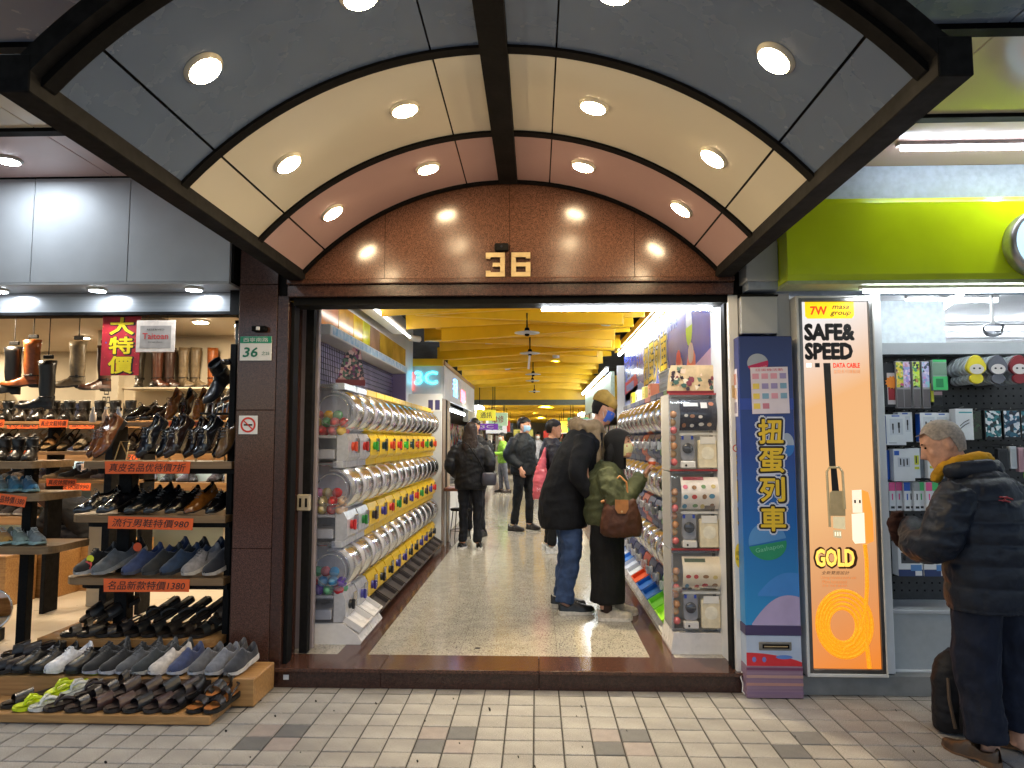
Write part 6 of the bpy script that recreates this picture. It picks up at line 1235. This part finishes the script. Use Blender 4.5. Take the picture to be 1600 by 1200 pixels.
def head_mb(c, fwd, up, k=1., detail=True):
    """head with jaw, brow, nose, lips, ears; returns MB and frame matrix"""
    f = Vector(fwd).normalized(); u = Vector(up); u = (u-f*u.dot(f)).normalized(); r = u.cross(f)*-1
    M = Matrix(((r.x,-f.x,u.x,c[0]),(r.y,-f.y,u.y,c[1]),(r.z,-f.z,u.z,c[2]),(0,0,0,1))) @ Matrix.Scale(k,4)
    mb = MB(); pr = [(-.122,.022,.026,-.052),(-.110,.042,.045,-.045),(-.085,.056,.066,-.03),(-.05,.066,.084,-.012),(-.01,.072,.094,-.002),(.03,.075,.098,.004),(.065,.071,.092,.006),(.09,.058,.076,.008),(.108,.036,.048,.008),(.116,.012,.016,.008)]
    mb.loft([[(rx*math.cos(2*math.pi*j/18), cy+ry*math.sin(2*math.pi*j/18), z) for j in range(18)] for z, rx, ry, cy in pr], M=M)
    limb2 = MB(); limb2.tube([(0,-.088,.022),(0,-.104,-.01),(0,-.112,-.028),(0,-.098,-.038)], [.008,.011,.015,.009], 8, M=M); mb.v += []
    k0 = len(mb.v); mb.v += limb2.v; mb.f += [[i+k0 for i in f_] for f_ in limb2.f]; mb.m += limb2.m; mb.sm += limb2.sm
    mb.ball((0,-.083,-.065),(.024,.012,.011), M=M); mb.ball((0,-.076,.035),(.052,.02,.012), M=M)
    for s_ in (-1,1): mb.ball((s_*.074,.012,-.008),(.011,.02,.032), M=M); mb.ball((s_*.042,-.066,-.025),(.02,.018,.02), M=M)
    return mb, M
def hair_cap(M, length=0., fringe=.055, seed=1, vol=1., back=.0, short=False):
    """hair shell: crown, sides and nape, with uneven ends"""
    mb = MB(); n = 26; rings = []
    for i in range(12):
        t = i/11; row = []
        for j in range(n):
            a = 2*math.pi*j/n; fr = (1-math.sin(a))/2 if False else max(0,-math.sin(a))   # 1 at the face side (-y)
            lo = -.075-length if fr < .3 else (-.02 if fr < .5 else fringe)
            if short: lo = -.065 if math.sin(a) > .45 else (.022 if fr < .35 else .04 if fr < .6 else fringe)
            ph = min(1,t/.66)*math.pi/2; zz = (.121 if short else .130)*math.cos(ph)+.004 if t < .66 else .004+(lo-.004)*((t-.66)/.34)
            zz = max(zz, lo); rad = math.sin(min(1,t/.6)*math.pi/2); wob = 1+.05*noise.noise(Vector((math.cos(a)*4,math.sin(a)*4,t*5+seed*9)))
            below = max(0,-.06-zz); rr = rad*vol*wob*(1-.35*min(1,below/.5))
            if short: rr *= 1-.26*min(1,max(0,-zz)/.065)
            row.append((.083*math.cos(a)*rr, .107*math.sin(a)*rr+.008+below*back, zz+.006*noise.noise(Vector((j*.9,t*3,seed)))))
        rings.append(row)
    mb.loft(rings, M=M, cap=False); inner = [[(x*.9,y*.9,z) for x,y,z in r] for r in rings]; mb.loft(inner, M=M, cap=False); return mb
def foot(o, x, y, z, rz, kind, col, sole, k=1., label=None):
    """a worn shoe, part of the person; (x,y,z) toe tip on the ground"""
    ms = {'upper': leather(col,'l'), 'sole': leather(sole,'r'), 'lining': leather((20,18,18),'l'), 'lace': leather(tuple(min(255,c+30) for c in col),'f')}
    mb = MB(); mm = list(ms.values()); keys = list(ms.keys())
    for pn, q, sl_ in SP(kind):
        k0 = len(mb.v); mb.v += q.v; mb.f += [[i+k0 for i in f_] for f_ in q.f]; mb.m += [keys.index(sl_)]*len(q.f); mb.sm += q.sm
    ob = mb.build('shoe', mm, o, (x,y,z), (0,0,rz)); ob.scale = (k,k,k); return ob
def parts(o, **kw):
    for nm, (me, m) in kw.items():
        me.materials.clear(); me.materials.append(m); me.name = nm; link(nm, me, o)
def simple_hair(M, m, o, **k):
    ob = hair_cap(M, **k).build('hair', m, o); return ob
HB_ = mat('hair_black', (.008,.007,.007), .5, spec=.2, var=.3, scale=60, bump=.6, bscale=160, stretch=(6,6,.6)); HB2 = mat('hair_dark_brown', (.014,.0075,.0055), .5, spec=.2, var=.3, scale=60, bump=.6, bscale=160, stretch=(6,6,.6)); HG = mat('hair_grey', (.24,.21,.185), .7, col2=(.36,.31,.265), scale=70, bump=.25, bscale=500, spec=.2)
def eyes(M, o):
    for s_ in (-1,1): MB().ball((s_*.029,-.083,.012),(.012,.006,.006), M=M).build('eye', M_black, o); MB().bbox(s_*.029-.017,s_*.029+.017,-.095,-.088,.031,.037,.002, M=M).build('eyebrow', HB_, o)
def face_mask(M, m, o):
    mb = MB(); rows = []
    for i in range(9):
        t = i/8; z = -.005-.095*t; row = []
        for j in range(11):
            a = R(-75+150*j/10); rx = .075-.018*t*t; ry = .108+.012*math.sin(math.pi*t)-.028*t*t; row.append((rx*math.sin(a), -ry*math.cos(a)+.002, z-.008*math.cos(a)*t+.002*math.sin(t*28)))
        rows.append(row)
    mb.loft(rows, ring_closed=False, M=M); mb.loft([[(x*.97,y*.97,z) for x,y,z in r] for r in rows], ring_closed=False, M=M); ob = mb.build('face_mask', m, o)
    for s_ in (-1,1): MB().tube([(s_*.07,-.03,-.02),(s_*.079,.0,.0),(s_*.078,.02,-.01)], .0015, 5, M=M).tube([(s_*.066,-.02,-.08),(s_*.078,.01,-.035),(s_*.078,.02,-.01)], .0015, 5, M=M).build('ear_loop', M_white, ob)
    return ob

# ---- 1. tall man in beanie, leaning over the woman (faces +X: local -Y turned by 90 degrees)
p1 = thing('person', 'tall person in black coat, mustard beanie and blue mask leaning forward', 'person', (.27,6.12,.12), R(94))
hc = (.0,-.31,1.70); hm_, HM = head_mb(hc, (.05,-.92,-.34), (0,-.3,1)); bd = MB(); bd.v, bd.f, bd.m, bd.sm = hm_.v, hm_.f, hm_.m, hm_.sm
limb(bd, [(0,-.20,1.46,.06,.06),(0,-.26,1.56,.052,.055),(0,-.29,1.63,.05,.055)])
limb(bd, [(0,.03,.9,.15,.1),(0,-.03,1.15,.15,.1),(0,-.12,1.36,.17,.1),(0,-.19,1.48,.08,.06)])
for s_ in (-1,1):
    limb(bd, [(s_*.1,.02,.92,.085,.09),(s_*.1,-.0,.5,.055,.06),(s_*.1,.05,.09,.035,.04),(s_*.1,-.0,.05,.035,.03)])
    limb(bd, [(s_*.19,-.12,1.42,.05,.05),(s_*.25,-.10,1.14,.04,.042),(s_*.2,-.22,.95,.03,.03)]); hand(bd, (s_*.2,-.22,.94), (-s_*.1,-.4,-.9), (s_,0,0), s_, .5)
parts(p1, body=(fuse(bd,.009,2), SKIN))
ct = MB(); limb(ct, [(0,.05,.70,.235,.20),(0,.05,.85,.235,.20),(0,.02,1.05,.235,.185),(0,-.06,1.25,.24,.185),(0,-.13,1.40,.225,.165),(0,-.18,1.50,.15,.13),(0,-.21,1.56,.10,.10)], 20)
for s_ in (-1,1): limb(ct, [(s_*.17,-.13,1.44,.09,.09),(s_*.25,-.08,1.28,.082,.085),(s_*.275,-.06,1.12,.072,.075),(s_*.25,-.16,1.0,.066,.066),(s_*.21,-.22,.92,.06,.06)])
parts(p1, coat=(fuse(ct,.014,3,.014,6,seed=1,zfac=.6), cloth('black_coat',(18,19,24),.85)))
hd = MB(); limb(hd, [(-.13,-.12,1.52,.05,.055),(-.10,-.22,1.55,.05,.06),(-.03,-.27,1.50,.045,.05),(.03,-.29,1.40,.04,.035),(.05,-.30,1.26,.035,.03)]); limb(hd, [(.13,-.12,1.52,.05,.055),(.10,-.22,1.55,.05,.06),(.04,-.27,1.47,.045,.05)]); limb(hd, [(-.13,-.12,1.54,.05,.06),(0,-.06,1.57,.06,.07),(.13,-.12,1.54,.05,.06)])
limb(hd, [(-.115,-.2,1.60,.03,.05),(-.115,-.215,1.45,.04,.05),(-.125,-.235,1.30,.045,.03),(-.12,-.24,1.17,.03,.02)])
parts(p1, hood=(fuse(hd,.012,3,.009,14,seed=2), cloth('beige_hood',(150,128,100),.9)))
bh = MB(); bh.v = []; rows = [(.034,.083,.108),(.04,.087,.112),(.06,.088,.113),(.085,.086,.110),(.086,.082,.105),(.115,.073,.095),(.14,.048,.065),(.155,.018,.022)]
bh.loft([[(rx*math.cos(2*math.pi*j/24), .006+ry*math.sin(2*math.pi*j/24), z+.012*math.sin(2*math.pi*j/24)) for j in range(24)] for z, rx, ry in rows], M=HM); bh.build('beanie', cloth('mustard_knit',(176,140,70),.95,.3,.6), p1)
face_mask(HM, pmat(70,110,215,.6), p1); eyes(HM, p1); simple_hair(HM, HB_, p1, seed=2, vol=.93, short=True)
for s_ in (-1,1): MB().tube([(s_*.03+.022*math.cos(a*math.pi/8),-.108,.01+.017*math.sin(a*math.pi/8)) for a in range(16)], .0015, 5, closed=True, M=HM).build('glasses_rim', M_black, p1)
jn = MB(); limb(jn, [(0,.03,.98,.17,.13),(0,.03,.86,.18,.14)])
for s_ in (-1,1): limb(jn, [(s_*.09,.03,.92,.10,.12),(s_*.10,.0,.70,.088,.10),(s_*.10,-.01,.48,.075,.085),(s_*.10,.03,.26,.066,.072),(s_*.10,.05,.09,.066,.075)])
parts(p1, trousers=(fuse(jn,.012,2,.016,9,seed=3,zfac=.8), cloth('blue_denim',(52,70,104),.85)))
foot(p1, -.10,-.20,0,0.1,'runner',(22,22,26),(206,200,190),1.06); foot(p1, .11,-.16,0,-.1,'runner',(22,22,26),(206,200,190),1.06)

# ---- 2. woman in olive jacket, hands raised to a toy
p2 = thing('person', 'person in olive bomber jacket and wide black trousers holding up a toy capsule', 'person', (.585,5.93,.12), R(84))
hc = (.0,-.10,1.40); hm_, HM = head_mb(hc, (-.15,-.95,.12), (0,-.02,1), .97); bd = MB(); bd.v, bd.f, bd.m, bd.sm = hm_.v, hm_.f, hm_.m, hm_.sm
limb(bd, [(0,-.02,1.2,.06,.055),(0,-.05,1.27,.045,.05),(0,-.07,1.33,.045,.05)]); limb(bd, [(0,0,.8,.14,.1),(0,0,1.0,.13,.09),(0,-.01,1.17,.14,.08),(0,-.02,1.24,.07,.05)])
HL = {-1: (-.055,-.31,1.17), 1: (.06,-.30,1.12)}
for s_ in (-1,1):
    limb(bd, [(s_*.09,0,.82,.08,.085),(s_*.09,-.0,.45,.05,.055),(s_*.09,.04,.08,.032,.036)])
    limb(bd, [(s_*.16,-.02,1.17,.045,.045),(s_*.20,-.06,.96,.038,.04),(HL[s_][0]-0,HL[s_][1]+.06,HL[s_][2]-.05,.026,.026)])
    hand(bd, HL[s_], (.25 if s_ < 0 else -.2,-.5,.75), (0,.8,.5), -s_, .55, .92)
parts(p2, body=(fuse(bd,.0075,1), SKIN))
jk = MB(); limb(jk, [(0,.01,.74,.19,.15),(0,.01,.80,.215,.175),(0,.01,.95,.215,.18),(0,-.0,1.10,.21,.165),(0,-.01,1.20,.16,.12),(0,-.02,1.25,.09,.085)], 20)
for s_ in (-1,1): limb(jk, [(s_*.15,-.0,1.17,.085,.085),(s_*.215,-.03,1.06,.085,.09),(s_*.23,-.08,.94,.085,.085),(s_*.165,-.17,1.0,.07,.07),((HL[s_][0]+s_*.012),HL[s_][1]+.035,HL[s_][2]-.035,.05,.05)])
parts(p2, jacket=(fuse(jk,.012,3,.02,8,seed=5,zfac=.8), cloth('olive_nylon',(66,70,46),.72,.1,.2)))
tr = MB()
for s_ in (-1,1): limb(tr, [(s_*.075,.01,.82,.11,.13),(s_*.085,.01,.6,.115,.135),(s_*.09,.01,.35,.115,.135),(s_*.09,.01,.135,.12,.14)])
parts(p2, trousers=(fuse(tr,.012,2,.016,9,seed=6,zfac=.25), cloth('black_wide',(20,20,22),.85)))
simple_hair(HM, HB_, p2, length=.14, seed=3, vol=1.14, back=.0); lh = MB(); limb(lh, [(0,-.06,1.42,.078,.06),(0,-.035,1.32,.09,.058),(.0,-.015,1.22,.085,.05),(0,-.0,1.14,.055,.03)]); parts(p2, hair_length=(fuse(lh,.010,2,.008,22,seed=4,zfac=.2), HB_))
face_mask(HM, pmat(226,214,160,.7), p2); eyes(HM, p2)
foot(p2, -.09,-.19,0,.1,'vulc',(196,184,168),(222,214,204),.97); foot(p2, .09,-.24,0,-.1,'vulc',(196,184,168),(222,214,204),.97)
for s_ in (-1,1): lg = MB(); limb(lg, [(s_*.09,.015,.04,.036,.045),(s_*.09,.02,.16,.038,.045)]); lg.build('sock', cloth('brown_sock',(70,52,44)), p2)
o = thing('toy_capsule', 'orange toy capsule held up in the olive-jacketed person\'s hands', 'capsule', (.94,5.845,1.375)); MB().lathe([(.001,-.033),(.018,-.028),(.029,-.016),(.033,0),(.031,.004)], n=14).build('coloured_half', pmat(220,100,60,.2), o); MB().lathe([(.031,.004),(.031,.012),(.026,.022),(.014,.031),(.001,.034)], n=14).build('clear_half', MATS['milky_capsule'], o)
# brown tote hanging from her near arm
o = thing('handbag', 'brown folding tote bag with tan leather flap hanging from the olive sleeve', 'bag', (.66,5.66,.80)); tb = MB(); limb(tb, [(0,0,.0,.14,.05),(0,0,.05,.165,.075),(0,0,.18,.15,.065),(0,0,.27,.125,.03),(0,0,.29,.12,.018)], 20, 4); me = fuse(tb,.01,3,.010,12,seed=8,zfac=.5); me.materials.append(cloth('brown_nylon',(66,38,26),.5,.1,.1)); link('body', me, o)
Mtan = mat('tan_leather', rgb(160,104,52), .4, var=.15); MB().prism([(-.05,.29),(.05,.29),(.052,.22),(.03,.185),(-.03,.185),(-.052,.22)], -.075,-.068,'y').build('flap', Mtan, o); MB().tube([(-.06,-.0,.28),(-.05,.02,.42),(0,.03,.47),(.05,.02,.42),(.06,0,.28)], .008, 6).build('handle', Mtan, o); MB().cyl((-.125,0,.275),(-.155,0,.265),.012,n=8).build('corner_tab', Mtan, o); MB().cyl((0,-.076,.2),(0,-.08,.2),.008,n=10).build('snap', M_brass, o)

# ---- generic standing figures further in
def stander(label, loc, rz, H, coat, trousers, hair, shoe_c, sole_c, mask=None, arms='down', hem=.80, longhair=0., headyaw=0., vox=.016, puff=1., skirt=False, coatname='c', lean=0., legs=None, group=None):
    k = H/1.7; o = thing('person', label, 'person', loc, rz, group); o.scale = (k,k,k)
    hm_, HM = head_mb((0,-.03-lean,1.585), (math.sin(headyaw),-math.cos(headyaw),-.08), (0,0,1)); bd = MB(); bd.v, bd.f, bd.m, bd.sm = hm_.v, hm_.f, hm_.m, hm_.sm
    limb(bd, [(0,-lean*.8,1.40,.06,.06),(0,-.01-lean,1.47,.05,.052),(0,-.02-lean,1.53,.05,.055)]); limb(bd, [(0,0,.9,.14,.1),(0,-lean*.3,1.1,.14,.09),(0,-lean*.7,1.34,.16,.09),(0,-lean*.8,1.42,.07,.05)])
    lg = legs or ((-.10,0),(.10,.0))
    wr = {'down': ((.25,-.05,.86),(.25,.0,1.12)), 'pocket': ((.2,-.13,.93),(.27,.05,1.10)), 'fwd': ((.12,-.33,1.08),(.24,-.05,1.10))}[arms]
    for s_, (lx_, ly_) in zip((-1,1), lg):
        limb(bd, [(s_*.09,0,.9,.08,.085),((s_*.09+lx_)/2,ly_*.5-.01,.5,.05,.055),(lx_,ly_+.03,.08,.034,.038)])
        limb(bd, [(s_*.18,-lean*.7,1.36,.045,.045),(s_*wr[1][0],wr[1][1]-lean*.4,wr[1][2],.04,.04),(s_*wr[0][0],wr[0][1]-lean*.4,wr[0][2],.028,.028)]); hand(bd, (s_*wr[0][0],wr[0][1]-lean*.4,wr[0][2]), (0,-.2,-1) if arms != 'fwd' else (0,-1,.1), (s_,0,0), s_, .5)
    parts(o, body=(fuse(bd,max(.010,vox*.7),2), SKIN))
    ct = MB(); limb(ct, [(0,0,hem,.19*puff,.135*puff),(0,0,hem+.07,.20*puff,.145*puff),(0,-lean*.3,1.08,.20*puff,.15*puff),(0,-lean*.6,1.27,.215*puff,.145*puff),(0,-lean*.7,1.38,.17*puff,.11*puff),(0,-lean*.8,1.46,.085,.085)], 18)
    for s_ in (-1,1): limb(ct, [(s_*.165,-lean*.7,1.36,.075*puff,.075*puff),(s_*(wr[1][0]-.02),wr[1][1]*.6-lean*.5,1.22,.072*puff,.074*puff),(s_*wr[1][0],wr[1][1]-lean*.4,wr[1][2],.066*puff,.066*puff),(s_*wr[0][0],wr[0][1]-lean*.4,wr[0][2]+.03,.052,.052)])
    parts(o, jacket=(fuse(ct,vox,3,.013,8,seed=len(label),zfac=.8), cloth('jacket_%d_%d_%d' % coat,coat,.6,.15)))
    tr = MB(); limb(tr, [(0,0,.96,.155,.115),(0,0,.86,.165,.125)])
    for s_, (lx_, ly_) in zip((-1,1), lg): limb(tr, [(s_*.085,0,.9,.095,.105),((s_*.09+lx_)/2,ly_*.5-.005,.5,.065,.07),(lx_,ly_+.03,.10,.05,.055)])
    parts(o, trousers=(fuse(tr,vox*.9,2,.014,9,seed=2,zfac=.7), cloth('trousers_%d_%d_%d' % trousers,trousers,.8)))
    simple_hair(HM, hair, o, length=longhair*.5, seed=len(label), vol=1.05 if longhair else 1.03, short=not longhair)
    if longhair:
        lh = MB(); limb(lh, [(0,.02-lean,1.62,.085,.06),(0,.05-lean,1.5,.105,.055),(0,.10-lean*.7,1.36,.115,.045),(0,.13-lean*.6,1.55-longhair,.09,.03)]); parts(o, hair_length=(fuse(lh,.012,2,.008,20,seed=1,zfac=.15), hair))
    eyes(HM, o)
    if mask: face_mask(HM, mask, o)
    for s_, (lx_, ly_) in zip((-1,1), lg): foot(o, lx_, ly_-.17, 0, s_*-.12, 'runner', shoe_c, sole_c, 1.0)
    return o, HM
p3, _ = stander('person in black jacket and trousers seen from behind with crossbody bag', (-.875,9.5,.12), R(176), 1.66, (20,21,26), (22,24,32), HB2, (22,22,26), (226,222,218), None, 'pocket', .80, .38, vox=.014, puff=1.13)
o = thing('crossbody_bag', 'small dark crossbody bag at the hip of the person seen from behind', 'bag', (-.62,9.36,.98)); tb = MB(); limb(tb, [(0,0,-.02,.09,.035),(0,0,.05,.10,.045),(0,0,.13,.095,.03),(0,0,.15,.09,.015)], 16); me = fuse(tb,.012,2); me.materials.append(mat('dark_bag',(.03,.03,.045),.4)); link('body', me, o); MB().tube([(-.05,.0,.14),(-.14,-.02,.32),(-.26,-.035,.50),(-.34,0,.55)], .007, 6).build('strap', M_dark, o)
p4, _ = stander('person in dark coat mostly hidden behind the crossbody bag wearer', (-.93,10.75,.12), R(-15), 1.76, (24,24,28), (30,30,36), HB_, (30,28,28), (60,56,52), None, 'down', .78)
p5, HM5 = stander('person in black jacket, glasses and pale blue mask standing mid-corridor', (-.22,11.5,.12), R(52), 1.80, (22,26,30), (20,21,24), HB_, (44,36,30), (40,34,30), pmat(150,190,220,.6), 'pocket', .84, 0., .25, vox=.014, puff=1.12, legs=((-.15,.02),(.13,-.06)))
for s_ in (-1,1): MB().tube([(s_*.03+.022*math.cos(a*math.pi/8),-.108,.01+.017*math.sin(a*math.pi/8)) for a in range(16)], .002, 5, closed=True, M=HM5).build('glasses_rim', M_black, p5)
p6, _ = stander('person in bright green jacket far down the corridor', (-.92,19.6,.12), R(-70), 1.64, (110,150,50), (90,92,104), HB_, (60,44,40), (60,44,40), pmat(226,226,226,.6), 'fwd', .84, vox=.02, legs=((-.1,-.05),(.1,.1)))
p7, _ = stander('dark-coated person half hidden behind the beanie wearer', (.20,9.3,.12), R(100), 1.70, (24,24,36), (24,24,28), HB_, (206,206,206), (226,226,226), None, 'down', .72, vox=.016, puff=1.1)
o = thing('shopping_bag', 'pink printed carrier bag hanging beside the half hidden person', 'bag', (.06,9.08,.80)); tb = MB(); limb(tb, [(0,0,0,.10,.05),(0,0,.12,.11,.07),(0,0,.35,.08,.05),(.03,0,.55,.03,.02),(.05,0,.66,.012,.012)], 14); me = fuse(tb,.014,2,.012,12); me.materials.append(mat('pink_plastic',rgb(196,90,104),.35,var=.1)); link('body', me, o); letter('writing', 'Mdr', pmat(230,170,180), o, (.0,-.085,.13), .05, .11)
p8, _ = stander('person in teal top browsing far along the right side', (.55,17.9,.12), R(150), 1.62, (30,130,90), (40,44,60), HB_, (50,50,50), (60,60,60), None, 'fwd', .84, vox=.022)
p9, _ = stander('person in grey coat walking far down the corridor centre', (.05,24,.12), R(5), 1.7, (120,122,130), (40,40,48), HB_, (40,40,40), (60,60,60), pmat(220,225,230,.6), 'down', .8, vox=.022)

# ---- seated woman bending in the shoe shop
ps = thing('person', 'person in black coat sitting bent over on a stool in the shoe shop', 'person', (-4.92,7.6,.0), R(-80))
hm_, HM = head_mb((0,-.42,.98), (0,-.8,-.6), (0,-.5,.8)); bd = MB(); bd.v, bd.f, bd.m, bd.sm = hm_.v, hm_.f, hm_.m, hm_.sm
limb(bd, [(0,-.28,.93,.05,.05),(0,-.34,.95,.05,.05),(0,-.38,.96,.05,.05)]); limb(bd, [(0,.1,.52,.15,.1),(0,0,.72,.15,.1),(0,-.18,.88,.16,.09),(0,-.27,.93,.07,.05)])
for s_ in (-1,1): limb(bd, [(s_*.1,.08,.54,.08,.08),(s_*.12,-.34,.52,.055,.055),(s_*.12,-.34,.1,.035,.035)]); limb(bd, [(s_*.17,-.2,.86,.045,.045),(s_*.22,-.3,.62,.04,.04),(s_*.12,-.48,.5,.028,.028)]); hand(bd, (s_*.12,-.48,.5), (0,-.7,-.6), (s_,0,0), s_, .5)
parts(ps, body=(fuse(bd,.012,2), SKIN)); ct = MB(); limb(ct, [(0,.14,.49,.22,.16),(0,.1,.6,.22,.17),(0,-.02,.76,.22,.16),(0,-.18,.88,.21,.13),(0,-.29,.94,.1,.08)], 18)
for s_ in (-1,1): limb(ct, [(s_*.17,-.18,.87,.085,.085),(s_*.235,-.27,.66,.078,.078),(s_*.14,-.44,.52,.055,.055)])
parts(ps, coat=(fuse(ct,.018,3,.012,8), cloth('seat_coat',(22,22,24)))); tr = MB()
for s_ in (-1,1): limb(tr, [(s_*.1,.1,.54,.10,.10),(s_*.12,-.33,.53,.075,.075),(s_*.12,-.34,.3,.06,.06),(s_*.12,-.33,.1,.05,.055)])
parts(ps, trousers=(fuse(tr,.018,2), cloth('seat_trousers',(30,30,36)))); simple_hair(HM, mat('hair_brown',(.04,.018,.010),.5,spec=.2,var=.3,scale=60,bump=.5,bscale=160), ps, length=.12, vol=1.12); eyes(HM, ps)
for s_ in (-1,1): foot(ps, s_*.12, -.5, .012, 0, 'runner', (30,30,32), (200,200,200))
o = thing('fitting_stool', 'pine stool under the seated person in the shoe shop', 'stool', (-4.87,7.62,.012)); MB().bbox(-.2,.2,-.18,.18,.42,.455,.006).build('seat', M_wood, o)
for a in (-1,1): MB().bbox(min(a*.2,a*.175),max(a*.2,a*.175),-.175,.175,0,.419,.004).build('side_panel', M_wood, o)

# ---- old man at the accessory shop, seen from behind
pm = thing('person', 'person in quilted navy jacket and yellow scarf seen from behind at the pegboard', 'person', (2.27,3.74,0), R(208))
hc = (.06,-.15,1.53); hm_, HM = head_mb(hc, (.62,-.66,-.40), (.14,-.26,.95), 1.04); bd = MB(); bd.v, bd.f, bd.m, bd.sm = hm_.v, hm_.f, hm_.m, hm_.sm
limb(bd, [(0,-.06,1.34,.06,.06),(.02,-.1,1.42,.056,.058),(.04,-.12,1.48,.054,.058)]); limb(bd, [(0,.02,.86,.15,.11),(0,.02,1.08,.15,.11),(0,-.01,1.28,.17,.1),(0,-.05,1.36,.08,.06)])
WR = {1: (.08,-.34,1.11), -1: (-.22,-.22,.95)}
for s_ in (-1,1):
    limb(bd, [(s_*.1,.02,.86,.085,.09),(s_*.11,.0,.46,.055,.06),(s_*.12,.05,.10,.036,.042),(s_*.12,.05,.03,.04,.05)])
    limb(bd, [(s_*.19,0,1.29,.05,.05),(s_*.30,-.05,1.04,.045,.045),(*WR[s_],.03,.03)]); hand(bd, WR[s_], (-.25*s_,-.9,.1), (0,.1,1), -s_, .7)
parts(pm, body=(fuse(bd,.009,2), mat('skin_old', rgb(190,142,116), .5, var=.12, scale=40, bump=.3, bscale=200)))
jk = MB(); limb(jk, [(0,.03,.72,.245,.185),(0,.03,.80,.25,.19),(0,.03,.98,.25,.195),(0,.025,1.14,.25,.19),(0,.0,1.28,.225,.155),(0,-.03,1.36,.14,.12),(.01,-.06,1.42,.10,.10)], 22)
parts(pm, jacket_body=(fuse(jk,.009,2,.006,8,.014,seed=3,zfac=.8), cloth('navy_quilt',(29,35,47),.45,.1,.1)))
for s_ in (-1,1):
    sv = MB(); limb(sv, [(s_*.17,-.0,1.28,.10,.10),(s_*.265,-.0,1.18,.098,.10),(s_*.31,-.04,1.04,.092,.092),(s_*.27,-.18,1.02,.08,.08),(WR[s_][0]+s_*.02,WR[s_][1]+.03,WR[s_][2]-.015,.058,.058)]); me = fuse(sv,.010,3,.012,9,seed=5+s_); me.materials.append(MATS['cloth_navy_quilt']); link('sleeve', me, pm)
cl = MB(); limb(cl, [(-.115,-.02,1.39,.03,.045),(-.06,.055,1.405,.03,.05),(.04,.06,1.41,.03,.05),(.125,-.02,1.40,.03,.045),(.12,-.1,1.39,.03,.04)]); parts(pm, collar=(fuse(cl,.010,3), MATS['cloth_navy_quilt']))
sf_ = MB(); limb(sf_, [(-.09,-.07,1.435,.028,.034),(-.05,.01,1.45,.03,.038),(.03,.02,1.455,.03,.038),(.10,-.04,1.44,.03,.036),(.12,-.12,1.40,.028,.03),(.11,-.17,1.34,.025,.025)]); parts(pm, scarf=(fuse(sf_,.008,2,.006,24,seed=3), cloth('mustard_scarf',(178,132,30),.9)))
em = MB()
for a, b_ in (((-.03,0),(.035,.012)),((-.02,-.014),(.04,-.006)),((-.01,-.03),(.03,-.022)),((0,.015),(.03,-.03))): em.tube([(a[0],.0,a[1]),((a[0]+b_[0])/2,.004,(a[1]+b_[1])/2+.006),(b_[0],.0,b_[1])], .0045, 5)
em.build('red_emblem', pmat(150,40,44), pm, (.085,.168,1.265), (R(-22),0,R(-25)))
hr = hair_cap(HM, length=0., fringe=.082, seed=7, vol=.955, short=True); hr.build('hair', HG, pm); eyes(HM, pm)
tr = MB(); limb(tr, [(0,.02,.92,.18,.14),(0,.02,.80,.195,.15)])
for s_ in (-1,1): limb(tr, [(s_*.10,.02,.84,.115,.13),(s_*.12,.01,.5,.098,.105),(s_*.13,.03,.25,.09,.095),(s_*.13,.04,.11,.086,.095)])
parts(pm, trousers=(fuse(tr,.011,2,.015,8,seed=9,zfac=.5), cloth('navy_trousers',(24,30,46),.8)))
foot(pm, -.13,-.16,0,.1,'loafer',(70,52,36),(110,80,54),1.05); foot(pm, .13,-.18,0,-.1,'loafer',(70,52,36),(110,80,54),1.05)
o = thing('felt_pouch', 'dark brown felt pouch held by the person in the quilted jacket', 'pouch', (2.075,4.07,1.06), R(25)); fp = MB(); limb(fp, [(-.10,0,.10,.05,.03),(-.09,0,.02,.07,.04),(-.02,0,-.06,.075,.045),(.08,0,-.11,.06,.035),(.16,.0,-.14,.03,.02)], 14, 4, (0,0,1)); me = fuse(fp,.009,2,.008,14); me.materials.append(cloth('brown_felt',(52,28,22),.95)); link('felt', me, o)
o = thing('backpack', 'dark worn backpack standing on the pavement beside the person in the quilted jacket', 'backpack', (2.26,4.02,0), R(20)); bp = MB(); limb(bp, [(0,0,.01,.13,.08),(0,0,.06,.15,.10),(0,0,.25,.15,.10),(0,0,.36,.12,.085),(0,0,.42,.05,.04)], 18); me = fuse(bp,.012,3,.010,10); me.materials.append(cloth('black_nylon',(30,30,34),.6)); link('body', me, o); pk = MB(); limb(pk, [(0,-.09,.05,.10,.03),(0,-.105,.12,.11,.04),(0,-.095,.2,.09,.025)], 14); pk.build('front_pocket', MATS['cloth_black_nylon'], o); MB().tube([(-.03,0,.41),(-.02,0,.46),(.02,0,.46),(.03,0,.41)], .008, 6).build('carry_loop', M_black, o); MB().tube([(-.12,-.05,.3),(-.15,-.08,.2),(-.13,-.09,.06)], .009, 6).build('strap', mat('brown_strap',(.08,.05,.03),.6), o)

bpy.data.scenes.remove(TMP)
